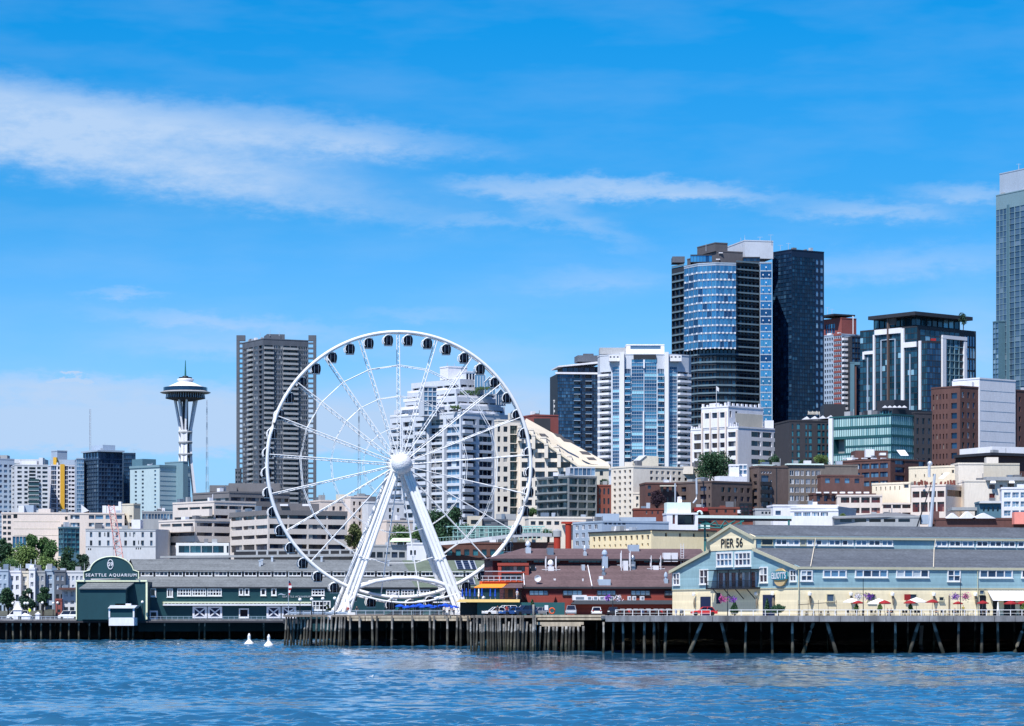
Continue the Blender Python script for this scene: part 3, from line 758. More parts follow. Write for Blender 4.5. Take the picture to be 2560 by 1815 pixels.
    # gondolas
    def cabin():
        body = MB(); n = 14
        for i, (s, zz) in enumerate(((.62, -.95), (.86, -.78), (.98, -.35), (1.0, .1), (.95, .55), (.78, .82), (.5, .95))): pass
        prof = [(.01, -.98), (.62, -.96), (.86, -.80), (.97, -.35), (1.0, .1), (.95, .55), (.78, .82), (.4, .95), (.01, .97)]
        k0 = len(body.v)
        for r, z in prof:
            for j in range(16):
                q = 2 * math.pi * j / 16; e = .55
                cx_ = math.copysign(abs(math.cos(q)) ** e, math.cos(q)); sy_ = math.copysign(abs(math.sin(q)) ** e, math.sin(q))
                body.v.append((r * .98 * cx_, r * 1.15 * sy_, z))
        for i in range(len(prof) - 1):
            for j in range(16):
                j2 = (j + 1) % 16; body.f.append((k0 + i * 16 + j, k0 + i * 16 + j2, k0 + (i + 1) * 16 + j2, k0 + (i + 1) * 16 + j)); body.m.append(0)
        frame = MB()
        for r, z, h in ((.80, -1.04, .12), (.72, .86, .12)):
            frame.obox((-r, -r * 1.1, z), (2 * r, 0, 0), (0, 2.2 * r, 0), (0, 0, h))
        for x in (-.40, .40):
            frame.obox((x - .03, -1.19, -.85), (.06, 0, 0), (0, .06, 0), (0, 0, 1.6)); frame.obox((x - .03, 1.13, -.85), (.06, 0, 0), (0, .06, 0), (0, 0, 1.6))
        arch = MB()
        for y in (-1.22, 1.22): arch.tube([(1.08 * math.sin(q), y, 1.1 * math.cos(q)) for q in [R(-125 + 10 * i) for i in range(14)]], .10, 5)
        arch.tube([(0, 0, 1.0), (0, 0, 1.6)], .16, 5); arch.obox((-.5, -1.2, .98), (1.0, 0, 0), (0, 2.4, 0), (0, 0, .10))
        return body, frame, arch
    b_, f_, a_ = cabin()
    mb_, mf_, ma_ = b_.mesh('gondola', ['cabin_black'], smooth=True), f_.mesh('frame', ['steel']), a_.mesh('hanger', ['white_paint'])
    for k in range(42):
        a = a0 + 2 * math.pi * (k + .5) / 42
        p = pol(RR, a, 0) + Vector((0, 0, -1.62))
        g = bpy.data.objects.new('gondola', mb_); col.objects.link(g); g.parent = root; g.location = p
        for nm, me in (('frame', mf_), ('hanger', ma_)):
            o = bpy.data.objects.new(nm, me); col.objects.link(o); o.parent = g
wheel()
# ------------------------------------------------------------------ lettering
def text(parent, s, at, size, rz, m, name='lettering', th=.12, align='CENTER', sx=1.0, bold=0., sp=1.0):
    cu = bpy.data.curves.new(name, 'FONT'); cu.body = s; cu.size = size; cu.extrude = th / 2; cu.align_x = align; cu.align_y = 'CENTER'; cu.offset = bold; cu.space_character = sp
    o = bpy.data.objects.new(name, cu); col.objects.link(o)
    bpy.context.view_layer.update()
    me = bpy.data.meshes.new_from_object(o.evaluated_get(bpy.context.evaluated_depsgraph_get()))
    bpy.data.objects.remove(o); bpy.data.curves.remove(cu)
    me.transform(Matrix.Rotation(rz, 4, 'Z') @ Matrix.Rotation(R(90), 4, 'X') @ Matrix.Diagonal((sx, 1, 1, 1)))
    me.materials.clear(); me.materials.append(M(m)); me.name = name
    q = bpy.data.objects.new(name, me); col.objects.link(q)
    if parent is not None: q.parent = parent; q.location = Vector(at) - parent_origin(parent)
    else: q.location = at
    return q
def framed(b, face_a, face_b, x0, x1, y0, y1, D, nx, ny, g='w_dark', bar=.16, fm='white_wall', zr=None):
    """window with a white surround standing proud of the wall; frame is a child of the window"""
    fm = dict(white_wall='white_paint').get(fm, fm)
    a = Vector(face_a); d = Vector(face_b) - a; d.normalize(); nin = Vector((-d.y, d.x))
    def uu(px):
        k = (px - CX) / F; return (k * a.y - a.x) / (d.x - k * d.y)
    u0, u1 = uu(x0), uu(x1); Dm = a.y + d.y * (u0 + u1) / 2
    z1_, z0_ = Z(y0, Dm if D is None else D), Z(y1, Dm if D is None else D)
    if zr: z0_, z1_ = zr
    w, h = u1 - u0, z1_ - z0_
    pane = MB()
    for i in range(nx):
        for j in range(ny):
            X0, X1 = -w / 2 + w * i / nx, -w / 2 + w * (i + 1) / nx; A, Bz = -h / 2 + h * j / ny, -h / 2 + h * (j + 1) / ny
            pane.face([(X0, -.03, A), (X1, -.03, A), (X1, -.03, Bz), (X0, -.03, Bz)])
    fr = MB(); t = .16
    for i in range(nx + 1):
        k = bar if i in (0, nx) else bar * .75; xx = min(max(-w / 2 + w * i / nx, -w / 2 + k / 2), w / 2 - k / 2)
        fr.obox((xx - k / 2, -t, -h / 2), (k, 0, 0), (0, t - .002, 0), (0, 0, h))
    for j in range(ny + 1):
        k = bar if j in (0, ny) else bar * .7; zz = min(max(-h / 2 + h * j / ny, -h / 2 + k / 2), h / 2 - k / 2)
        fr.obox((-w / 2 + .004, -t - .005, zz - k / 2), (w - .008, 0, 0), (0, t, 0), (0, 0, k))
    fr.obox((-w / 2 - .1, -t - .1, -h / 2 - .12), (w + .2, 0, 0), (0, t + .09, 0), (0, 0, .12))
    u = (u0 + u1) / 2; at = Vector((a.x + d.x * u, a.y + d.y * u, (z0_ + z1_) / 2)) - b.root.location
    rz = math.atan2(d.y, d.x)
    o = pane.local('window', [g], b.root); o.location = at; o.rotation_euler = (0, 0, rz)
    fr.local('frame', [fm], o)
    return o
# ------------------------------------------------------------------ aquarium shed
def aquarium():
    b = B('aquarium_building', 'long dark green aquarium shed with grey two tier roof behind the wheel', 700, 735, base=ZA)
    a = R(14); e = Vector((math.cos(a), math.sin(a))); g = Vector((-math.sin(a), math.cos(a)))
    fr = rect(346, 1262, 734, 44, 14); A, E = fr[0], fr[1]; Lg = (E - A).length
    W = lambda u, v, z: (A.x + e.x * u + g.x * v, A.y + e.y * u + g.y * v, z)
    ze, zm0, zm1, zr = Z(1466, 735), Z(1441, 735) , Z(1427, 735), Z(1395, 735)
    mb = MB(); mb.face([W(0, 0, 2), W(Lg, 0, 2), W(Lg, 0, ze), W(0, 0, ze)]); mb.extr([W(0, 0, 2), W(0, 44, 2), W(0, 44, ze), W(0, 22, zr), W(0, 0, ze)], (.01, .01, 0))
    mb.face([W(Lg, 0, 2), W(Lg, 44, 2), W(Lg, 44, ze), W(Lg, 22, zr - .6), W(Lg, 0, ze)])
    b.part(mb, 'wall', ['aq_green'])
    mb = MB(); n = 8
    for i in range(n):
        mm = 1 if i >= 6 else 0; u0, u1 = Lg * i / n, Lg * (i + 1) / n
        mb.face([W(u0, -.45, ze - .1), W(u1, -.45, ze - .1), W(u1, 7, zm0), W(u0, 7, zm0)], mm); mb.face([W(u0, 6.65, zm1 - .1), W(u1, 6.65, zm1 - .1), W(u1, 16, zr), W(u0, 16, zr)], mm)
        mb.face([W(u0, 16, zr), W(u1, 16, zr), W(u1, 44, ze), W(u0, 44, ze)], mm)
    mb.obox(W(0, -.47, ze - .42), Vector((e.x, e.y, 0)) * Lg, Vector((g.x, g.y, 0)) * .2, (0, 0, .3), 2)
    b.part(mb, 'roof', ['aq_roof', 'aq_roof_mossy', 'charcoal'])
    cl0, cl1 = Vector(W(0, 7, 0)[:2]), Vector(W(Lg, 7, 0)[:2])
    mb = MB(); mb.face([W(0, 7.02, zm0 - .3), W(Lg, 7.02, zm0 - .3), W(Lg, 7.02, zm1 + .2), W(0, 7.02, zm1 + .2)]); b.part(mb, 'clerestory', ['charcoal'])
    px = 352
    while px < 1235:
        if px > 340: framed(b, cl0, cl1, px, px + 31, 1428.5, 1440, None, 3, 1, 'w_dark', .16)
        px += 36.9
    for x0, x1, y0, y1, nx, ny in ((374, 390, 1470, 1492, 1, 1), (417, 432, 1471, 1493, 2, 1), (443, 478, 1471, 1490, 5, 2), (480, 515, 1471, 1490, 5, 2), (518, 554, 1471, 1490, 5, 2), (597, 608, 1470, 1488, 1, 1), (611, 623, 1470, 1488, 1, 1),
                                   (651, 665, 1470, 1489, 1, 1), (678, 691, 1470, 1489, 1, 1), (779, 811, 1472, 1489, 4, 2), (965, 998, 1474, 1490, 4, 2), (1003, 1035, 1474, 1490, 4, 2), (1042, 1075, 1474, 1490, 4, 2), (780, 826, 1502, 1526, 5, 2), (597, 622, 1521, 1545, 1, 1)):
        framed(b, A, E, x0, x1, y0, y1, None, nx, ny, 'w_dark', .26 if nx > 1 else .3)
    # pale dentilled awning band and barn doors
    def uu(px): k = (px - CX) / F; return (k * A.y - A.x) / (e.x - k * e.y)
    u0, u1 = uu(407), uu(776); mb = MB(); Dm = A.y + e.y * u0
    mb.obox(W(u0, -1.2, Z(1514, Dm)), Vector((e.x, e.y, 0)) * (u1 - u0), Vector((g.x, g.y, 0)) * 1.2, (0, 0, .42), 1); mb.obox(W(u0, -1.2, Z(1508, Dm)), Vector((e.x, e.y, 0)) * (u1 - u0), Vector((g.x, g.y, 0)) * 1.2, (0, 0, .36))
    for i in range(40): mb.obox(W(u0 + (u1 - u0) * i / 40, -1.1, Z(1510.5, Dm)), Vector((e.x, e.y, 0)) * .35, Vector((g.x, g.y, 0)) * .5, (0, 0, .34))
    b.part(mb, 'awning', ['aq_trim', 'white_wall'])
    for x0, x1 in ((481, 517), (519, 555), (666, 701), (704, 740)):
        mb = MB(); v0, v1 = uu(x0), uu(x1); Dm = A.y + e.y * v0; z0_, z1_ = Z(1546, Dm), Z(1516, Dm); w = v1 - v0
        U = Vector((e.x, e.y, 0)); V = Vector((g.x, g.y, 0)) * .12
        mb.obox(W(v0, -.16, z0_), U * w, V, (0, 0, z1_ - z0_), 1)
        for k in (0, w - .5): mb.obox(W(v0 + k, -.26, z0_), U * .5, V * .8, (0, 0, z1_ - z0_))
        for z_ in (z0_ + .01, z1_ - .36): mb.obox(W(v0 + .01, -.27, z_), U * (w - .02), V * .8, (0, 0, .35))
        for s in (0, 1):
            za, zb_ = (z0_ + .4, z1_ - .4) if s else (z1_ - .4, z0_ + .4)
            mb.extr([W(v0 + .4, -.25 + s * .01, za - .2), W(v0 + w - .4, -.25 + s * .01, zb_ - .2), W(v0 + w - .4, -.25 + s * .01, zb_ + .2), W(v0 + .4, -.25 + s * .01, za + .2)], V * .5)
        b.part(mb, 'barn_door', ['white_wall', 'navy'])
    mb = MB(); v0, v1 = uu(358), uu(392); mb.obox(W(v0, -2, ZA), Vector((e.x, e.y, 0)) * (v1 - v0), Vector((g.x, g.y, 0)) * 1.9, (0, 0, 2.1)); mb.obox(W(v0 + 1.6, -2.03, ZA + .4), Vector((e.x, e.y, 0)) * 1.3, Vector((g.x, g.y, 0)) * .5, (0, 0, 1.3), 1)
    b.part(mb, 'entrance_porch', ['white_wall', 'black'])
    # wave emblem and lettering on the green wall
    mb = MB(); pts = []
    for i in range(13):
        t = i / 12; q = uu(695 + 24 * t); pts.append((q, Z(1487 - 5 * t - 2.4 * math.sin(t * 6.28), 740)))
    lo = [(q, z_ - .30 * math.sin(math.pi * min(1, .15 + i / 12))) for i, (q, z_) in enumerate(pts)]
    mb.extr([W(q, -.06, z_) for q, z_ in pts] + [W(q, -.06, z_) for q, z_ in reversed(lo)], Vector((g.x, g.y, 0)) * .04)
    b.part(mb, 'wave_emblem', ['grey_blue'])
    q = uu(742); text(b.root, 'SEATTLE AQUARIUM', W(q, -.08, Z(1491.5, 738)), .62, a, 'galv', sx=1.25)
    # vents and solar panels on the roof
    for px, y in ((665, 1412), (672, 1408), (702, 1400), (828, 1400), (992, 1410), (1063, 1398)):
        mb = MB(); q = uu(px); t = (1427 - y) / 32; mb.obox(W(q, 6.2 + 9.8 * t, zm1 + (zr - zm1) * t - .2), (.5, 0, 0), (0, .5, 0), (0, 0, 1.3)); mb.obox(W(q - .15, 6.2 + 9.8 * t - .05, zm1 + (zr - zm1) * t + 1.1), (.8, 0, 0), (0, .6, 0), (0, 0, .25))
        b.part(mb, 'roof_vent', ['galv'])
    for x0, x1, row in ((1164, 1180, 0), (1182, 1198, 0), (1200, 1212, 0), (1176, 1190, 1)):
        mb = MB(); v0, v1 = uu(x0), uu(x1); t0, t1 = (.22, .92)
        if row: pp = lambda v, t: W(v, -1 + 8 * t, ze - .1 + (zm0 - ze + .1) * t + .12)
        else: pp = lambda v, t: W(v, 6.2 + 9.8 * t, zm1 - .1 + (zr - zm1 + .1) * t + .12)
        mb.face([pp(v0, t0), pp(v1, t0), pp(v1 + .8, t1), pp(v0 + .8, t1)])
        for k in range(5):
            t = t0 + (t1 - t0) * k / 4; p, q_ = Vector(pp(v0 + .8 * (k / 4), t)), Vector(pp(v1 + .8 * (k / 4), t)); mb.tube([p + Vector((0, 0, .05)), q_ + Vector((0, 0, .05))], .06, 4, 1)
        for v in (v0, v1): mb.tube([Vector(pp(v, t0)) + Vector((0, 0, .06)), Vector(pp(v + .8, t1)) + Vector((0, 0, .06))], .13, 4, 2)
        b.part(mb, 'solar_panel', ['solar', 'steel', 'galv'])
    # front pavilion
    p = B('aquarium_pavilion', 'dark green pavilion with arched name board at the end of the aquarium', 279, 729, base=ZA)
    D = 727.6; zt = Z(1454, D)
    p.blk(rect(191, 368, D, 14), None, None, 'aq_green', zt=zt, zb=ZA - .4)
    mb = MB(); k = F / D
    mb.obox((X(190, D), D - .35, zt - .02), (178 / k, 0, 0), (0, .8, 0), (0, 0, .40)); mb.obox((X(190, D), D - .25, ZA), (2.4 / k, 0, 0), (0, .24, 0), (0, 0, zt - ZA - .03)); mb.obox((X(364.6, D), D - .25, ZA), (4.4 / k, 0, 0), (0, .24, 0), (0, 0, zt - ZA - .03))
    p.part(mb, 'trim', ['aq_trim'])
    x0, x1 = X(198, 722.5), X(314, 722.5); ze_, zp = Z(1470.5, 722.5), Z(1456, 722.5)
    mb = MB(); mb.obox((x0, 722.5, ZA), (x1 - x0, 0, 0), (0, 5.05, 0), (0, 0, ze_ - ZA)); p.part(mb, 'annex', ['aq_green'])
    mb = MB(); o0, o1 = X(197, 722), X(316, 722)
    mb.extr([(o0, 722, ze_ + .02), (o0 + 1.2, 727.5, zp), (o0 + 1.2, 727.5, zp - .3), (o0, 722, ze_ - .25)], (o1 - o0, 0, 0)); p.part(mb, 'annex_roof', ['aq_roof'])
    # name board
    arc = [(209, 1446.5), (347, 1446.5), (347, 1429)] + [(279 + 54 * math.cos(q), 1429 - 37 * math.sin(q)) for q in [R(6 + 168 * i / 24) for i in range(25)]] + [(209, 1429)]
    mb = MB(); mb.extr([P(x, y, 727.0) for x, y in arc], (0, .5, 0))
    board = p.part(mb, 'name_board', ['aq_green'])
    rim_ = [(209.5, 1447), (209.5, 1429.5)] + [(279 - 54.5 * math.cos(q), 1429 - 37.5 * math.sin(q)) for q in [R(6 + 168 * i / 30) for i in range(31)]] + [(346.5, 1429.5), (346.5, 1447)]
    mb = MB(); mb.tube([P(x, y, 726.9) for x, y in rim_], .15, 6); mb.obj('board_trim', ['aq_trim'], board)
    t = text(board, 'SEATTLE AQUARIUM', P(278, 1438, 726.93), .98, 0, 'white_wall', sx=1.0, bold=.012, sp=1.28)
    w = t.dimensions.x if t.dimensions.x > 1 else 10; t.scale = ((X(341, 727) - X(214, 727)) / max(.1, max(v.co.x for v in t.data.vertices) - min(v.co.x for v in t.data.vertices)), 1, 1)
    mb = MB(); mb.tube([P(276 + 6.8 * math.cos(q), 1411 - 12 * math.sin(q), 726.9) for q in [R(i * 15) for i in range(24)]], .10, 5, closed=True); mb.obj('emblem_ring', ['white_wall'], board)
    text(board, '59', P(276, 1411, 726.92), 1.35, 0, 'white_wall', sx=.8, bold=.02)
    # small booth on the pier edge
    q = B('ticket_booth', 'small white booth with green upper windows hanging over the pier edge', 306, 722, cat='booth', base=Z(1564, 722))
    D = 721.0; z0_, zs, zt = Z(1564, D), Z(1544, D), Z(1521, D)
    mb = MB(); mb.obox((X(272, D), D, z0_), (X(335, D) - X(272, D), 0, 0), (0, 6.6, 0), (0, 0, zs - z0_)); q.part(mb, 'base', ['white_wall'])
    mb = MB(); mb.obox((X(273, D), D + .1, zs), (X(334, D) - X(273, D), 0, 0), (0, 6.4, 0), (0, 0, zt - zs)); q.part(mb, 'cabin', ['aq_green'])
    mb = MB()
    for px in (271.5, 332.2): mb.obox((X(px, D), D - .1, zs), (.36, 0, 0), (0, .3, 0), (0, 0, zt - zs))
    q.part(mb, 'corner_post', ['white_wall'])
    mb = MB(); mb.obox((X(274, D), D + 6.3, zs), (5.4, 0, 0), (0, .3, 0), (0, 0, .5)); q.part(mb, 'sill', ['white_wall'])
    mb = MB(); mb.hexa([(X(270, D), D - .5, zt + .02), (X(337, D), D - .5, zt + .02), (X(337, D), D + 7, zt + .02), (X(270, D), D + 7, zt + .02), (X(275, D), D + .6, zt + .75), (X(343, D), D + .6, zt + .75), (X(343, D), D + 7, zt + .75), (X(275, D), D + 7, zt + .75)])
    mb.obox((X(286, D), D + 1.5, zt + .75), (3.7, 0, 0), (0, 2, 0), (0, 0, .4), 1); q.part(mb, 'roof', ['galv', 'white_wall'])
aquarium()
# ------------------------------------------------------------------ red restaurant on the wheel pier
def fishbar():
    D = 562.0; ag = 8
    b = B('red_restaurant', 'dark red waterfront restaurant with brown hipped roofs and kitchen vents', 1480, D, base=DZ)
    fr = rect(1304, 1790, D, 38, ag); A, E = fr[0], fr[1]; d = (E - A).normalized(); g = Vector((-d.y, d.x)); Lg = (E - A).length
    W = lambda u, v, z: (A.x + d.x * u + g.x * v, A.y + d.y * u + g.y * v, z)
    U, V = Vector((d.x, d.y, 0)), Vector((g.x, g.y, 0))
    def uu(px): k = (px - CX) / F; return (k * A.y - A.x) / (d.x - k * d.y)
    ze, zt = Z(1466, D), Z(1409, D); zu, zr = Z(1395, D), Z(1367, D)
    zb = Z(1488, D)
    mb = MB(); mb.face([W(0, 0, zb), W(Lg, 0, zb), W(Lg, 0, ze), W(0, 0, ze)]); mb.face([W(0, 30, DZ), W(0, 0, DZ), W(0, 0, ze), W(0, 30, ze)]); b.part(mb, 'upper_wall', ['fish_dark'])  # upper wall: shadow of the eave is put into the dark maroon colour
    mb = MB(); mb.obox(W(0, -.02, DZ - .2), U * Lg, V * .4, (0, 0, zb - DZ + .2)); b.part(mb, 'wall', ['fish_red'])
    u0, u1 = uu(1307), uu(1388); mb = MB(); mb.extr([W(u0, -.6, Z(1489, D)), W(u1, -.6, Z(1489, D)), W(u1 - .4, -.6, Z(1507, D)), W(u0 + 1, -.6, Z(1507, D))], V * .55); b.part(mb, 'fascia_panel', ['fish_red'])
    mb = MB()   # lower roof
    mb.face([W(uu(1300), -.5, ze - .05), W(Lg, -.5, ze - .05), W(Lg, 8, zt), W(uu(1322), 8, zt)]); mb.face([W(uu(1300), -.5, ze - .05), W(uu(1322), 8, zt), W(uu(1300), 12, ze)]); mb.obox(W(uu(1300), -.52, ze - .4), U * (Lg - uu(1300)), V * .2, (0, 0, .34), 1)
    b.part(mb, 'roof', ['fish_roof', 'charcoal'])
    ul = uu(1246)
    mb = MB(); mb.obox(W(ul, 8.1, zt - 3), U * (Lg - ul), V * 12, (0, 0, zu - zt + 3)); b.part(mb, 'clerestory', ['fish_dark'])
    mb = MB(); mb.face([W(ul - .6, 7, zu), W(Lg, 7, zu), W(Lg, 14, zr), W(uu(1333), 14, zr)]); mb.face([W(ul - .6, 21, zu), W(ul - .6, 7, zu), W(uu(1333), 14, zr)]); mb.face([W(Lg, 21, zu), W(ul - .6, 21, zu), W(uu(1333), 14, zr), W(Lg, 14, zr)])
    mb.obox(W(ul - .6, 6.98, zu - .35), U * (Lg - ul), V * .2, (0, 0, .3), 1)
    b.part(mb, 'roof', ['fish_roof', 'charcoal'])
    for x0, x1, n in ((1253, 1318, 4), (1333, 1400, 5), (1420, 1520, 7), (1540, 1580, 3), (1609, 1660, 4)):
        a2 = Vector(W(ul, 8.1, 0)[:2]); b2 = Vector(W(Lg, 8.1, 0)[:2]); framed(b, a2, b2, x0, x1, 1397.5, 1407, None, n, 1, 'w_green' if False else 'w_teal', .07, 'fish_dark')
    for x0, x1 in ((1323, 1370), (1407, 1455), (1492, 1539), (1577, 1625), (1661, 1705)):
        framed(b, A, E, x0, x1, 1476, 1488, None, 4, 1, 'g_slate', .10, 'charcoal')
    # entrance canopy roof with boxed air units
    u0, u1 = uu(1426), Lg; mb = MB(); mb.hexa([W(u0, -2.2, Z(1510.5, D)), W(u1, -2.2, Z(1510.5, D)), W(u1, -.05, Z(1510.5, D)), W(u0, -.05, Z(1510.5, D)), W(u0 + .6, -1.9, Z(1500.5, D)), W(u1, -1.9, Z(1500.5, D)), W(u1, -.05, Z(1500.5, D)), W(u0 + .6, -.05, Z(1500.5, D))]); b.part(mb, 'canopy_roof', ['slate'])
    for px, s in ((1446, 2.6), (1470, 1.0), (1485, 1.0), (1501, 1.0), (1513, .8), (1525, .8), (1570, .5), (1582, .6), (1602, .7)):
        mb = MB(); q = uu(px); mb.obox(W(q - s / 2, -1.7, Z(1500.5, D)), U * s, V * 1.0, (0, 0, .75 if s < 2 else .95)); mb.obox(W(q - s * .3, -1.73, Z(1500.5, D) + .15), U * s * .6, V * .2, (0, 0, .45), 1)
        b.part(mb, 'air_unit', ['white_wall', 'steel'])
    # rooftop kitchen equipment
    def on(px, y):   # point on the roofs for a pixel row
        if y > 1408: t = (1466 - y) / 57; return W(uu(px), -.9 + 8.9 * t, ze + (zt - ze) * t)
        t = min(.95, max(0, (1394 - y) / 27)); return W(uu(px), 7 + 7 * t, zu + (zr - zu) * t)
    def unit(name, px, y, w, h, dp=1.2, m='galv', dome=0, legs=0):
        mb = MB(); p = Vector(on(px, y)) - Vector((0, 0, .5)); k = D / F
        mb.obox(p - U * w * k / 2, U * w * k, V * dp, (0, 0, h * k + .5))
        if dome: mb.lathe([(w * k * .32, h * k + .5), (w * k * .32, h * k + .8), (w * k * .55, h * k + .9), (w * k * .5, h * k + 1.3), (w * k * .25, h * k + 1.7), (.01, h * k + 1.8)], p + V * dp / 2, 12)
        if legs:
            for s in (-1, 1): mb.obox(p + U * s * (w * k * .5 + .4) - U * .06, U * .12, V * .12, (0, 0, h * k + 2.4)); mb.obox(p + U * s * (w * k * .5 + .4) + V * 1.2, U * .12, V * .12, (0, 0, h * k + 2))
            mb.obox(p - U * (w * k * .5 + 1.2) + Vector((0, 0, h * k * .8)), U * (w * k + 2.4), V * .1, (0, 0, .1))
        b.part(mb, name, [m])
    unit('exhaust_fan', 1342, 1380, 13, 15, m='galv', dome=1); unit('exhaust_fan', 1396, 1384, 16, 18, 1.4, 'steel'); unit('exhaust_fan', 1389, 1425, 15, 10, 1.4, 'white_wall', 1, 1)
    unit('roof_vent', 1471, 1424, 8, 14); unit('roof_vent', 1483, 1386, 8, 10, .7, 'galv', 1); unit('exhaust_duct', 1528, 1418, 14, 29, 1.2, 'grey_blue', 1); unit('air_handler', 1615, 1374, 26, 17, 2, 'grey_blue')
    unit('roof_vent', 1518, 1436, 9, 6, .8, 'steel', 1); unit('air_handler', 1512, 1460, 30, 12, 1.6, 'grey_blue'); unit('air_handler', 1505, 1456, 9, 16, 1.0, 'white_wall'); unit('air_handler', 1578, 1424, 12, 24, 1.4, 'white_wall', 0, 1); unit('exhaust_fan', 1598, 1422, 10, 20, 1.2, 'steel', 1)
    unit('roof_vent', 1329, 1426, 11, 14, 1, 'dark_metal'); unit('roof_vent', 1343, 1426, 11, 14, 1, 'dark_metal'); unit('skylight', 1391, 1448, 5, 2, .5, 'white_wall'); unit('skylight', 1461, 1450, 3, 4, .4, 'white_wall'); unit('exhaust_fan', 1668, 1455, 9, 9, 1, 'grey_blue', 1)
    unit('condenser', 1686, 1408, 18, 16, 1.4, 'white_wall'); unit('condenser', 1705, 1408, 16, 16, 1.4, 'white_wall'); unit('air_handler', 1655, 1422, 14, 10, 1.2, 'white_wall', 0, 1); unit('skylight', 1337, 1422, 30, 6, 1.6, 'white_wall')
    mb = MB(); p = Vector(on(1345, 1458)); mb.lathe([(.01, .30), (.35, .22), (.62, 0), (.60, .0), (.33, .19), (.01, .26)], p + Vector((0, -.2, .9)), 14, axis='y'); mb.tube([p, p + Vector((0, 0, .9))], .06, 5); b.part(mb, 'satellite_dish', ['white_wall'])
    for px, y0, y1, xx in ((1478, 1466, 1412, 8), (1310, 1464, 1410, 12)):
        mb = MB(); mb.tube([Vector(on(px, y0)) + Vector((0, 0, .1)), Vector(on(px + xx, y1)) + Vector((0, 0, .1))], .10, 5); b.part(mb, 'roof_pipe', ['white_wall'])
    mb = MB(); p = Vector(W(uu(1722), 7.6, zt))
    for s in (0, .55): mb.tube([p + U * s, p + U * s + Vector((0, 0, 4))], .05, 4)
    for k in range(8): mb.tube([p + Vector((0, 0, .3 + .45 * k)), p + U * .55 + Vector((0, 0, .3 + .45 * k))], .04, 4)
    b.part(mb, 'roof_ladder', ['white_wall'])
    # left two storey wing with terraces
    D2 = 566.0; wing = B('terrace_wing', 'two storey red wing with white railings and orange awning left of the brown roofs', 1280, D2, base=DZ)
    wf = rect(1245, 1322, D2, 12); zt2 = Z(1409, D2)
    wing.blk(wf, 1408, None, 'fish_red', {0: [G(1, 1, .9, .9, 1414, 1430, 1250, 1316, 6, 1, 'w_dark', 'fish_dark', .5), G(1, 1, .9, .9, 1432, 1452, 1250, 1316, 6, 1, 'w_dark', 'fish_dark', .5)]}, zb=DZ + 5)
    wing.done()
    mb = MB(); mb.obox((X(1199, 563), 563, Z(1463, 563)), (X(1312, 563) - X(1199, 563), 0, 0), (0, 3, 0), (0, 0, Z(1453, 563) - Z(1463, 563))); wing.part(mb, 'fascia', ['orange_red'])
    mb = MB()
    for y0, x0, x1 in ((1450, 1203, 1304), (1441, 1203, 1304), (1429, 1212, 1304)):
        mb.obox((X(x0, 562.6), 562.6, Z(y0, 562.6)), (X(x1, 562.6) - X(x0, 562.6), 0, 0), (0, .12, 0), (0, 0, .14))
    for px in range(1206, 1306, 14): mb.obox((X(px, 562.6), 562.62, Z(1453, 562.6)), (.1, 0, 0), (0, .1, 0), (0, 0, .9))
    wing.part(mb, 'railing', ['galv'])
    mb = MB(); mb.hexa([(X(1185, 559), 559, Z(1469.5, 559)), (X(1258, 559), 559, Z(1469.5, 559)), (X(1266, 563), 562.9, Z(1461, 563)), (X(1203, 563), 562.9, Z(1461, 563)), (X(1185, 559), 559, Z(1468, 559)), (X(1258, 559), 559, Z(1468, 559)), (X(1266, 563), 562.9, Z(1459.5, 563)), (X(1203, 563), 562.9, Z(1459.5, 563))]); wing.part(mb, 'awning', ['orange'])
    mb = MB(); xx0, xx1 = X(1253, 558), X(1306, 558); mb.hexa([(xx0, 557.5, Z(1470, 558)), (xx1, 557.5, Z(1470, 558)), (xx1, 562.9, Z(1470, 558)), (xx0, 562.9, Z(1470, 558)), (xx0 + 1.5, 561, Z(1458, 560)), (xx1, 561, Z(1458, 560)), (xx1, 562.9, Z(1458, 560)), (xx0 + 1.5, 562.9, Z(1458, 560))]); wing.part(mb, 'porch_roof', ['fish_roof'])
    mb = MB(); mb.obox((X(1262, 559), 559, Z(1499, 559)), (X(1287, 559) - X(1262, 559), 0, 0), (0, 4, 0), (0, 0, Z(1470.5, 559) - Z(1499, 559))); mb.obox((X(1270, 559), 558.97, Z(1494, 559)), (.9, 0, 0), (0, .2, 0), (0, 0, 1.5), 1); wing.part(mb, 'porch', ['brick', 'black'])
    # terrace deck, its pale fascia and the green boarded wall under it
    mb = MB(); mb.hexa([P(1140, 1505.5, 555), P(1299, 1505.5, 555), P(1299, 1505.5, 563), P(1140, 1505.5, 563), P(1149, 1498, 555), P(1300, 1498.5, 555), P(1300, 1498.5, 563), P(1149, 1498, 563)]); wing.part(mb, 'terrace', ['fascia_yellow'])
    mb = MB(); mb.obox((X(1193, 556), 556.4, DZ), (X(1412, 556) - X(1193, 556), 0, 0), (0, 5, 0), (0, 0, Z(1506, 556) - DZ)); wing.part(mb, 'boarded_wall', ['fish_teal'])
    mb = MB(); mb.obox((X(1150, 560), 560, DZ), (X(1193, 560) - X(1150, 560), 0, 0), (0, 4, 0), (0, 0, Z(1506, 560) - DZ)); wing.part(mb, 'painted_shade_box', ['black'])  # solid black box, its colour stands in for shade under the terrace
    mb = MB()
    for px in range(1150, 1300, 12): mb.obox((X(px, 555), 555.1, Z(1498, 555)), (.07, 0, 0), (0, .07, 0), (0, 0, 1.0))
    for y in (1485, 1491): mb.obox((X(1150, 555), 555.08, Z(y, 555)), (X(1300, 555) - X(1150, 555), 0, 0), (0, .06, 0), (0, 0, .06))
    wing.part(mb, 'terrace_railing', ['dark_metal'])
fishbar()
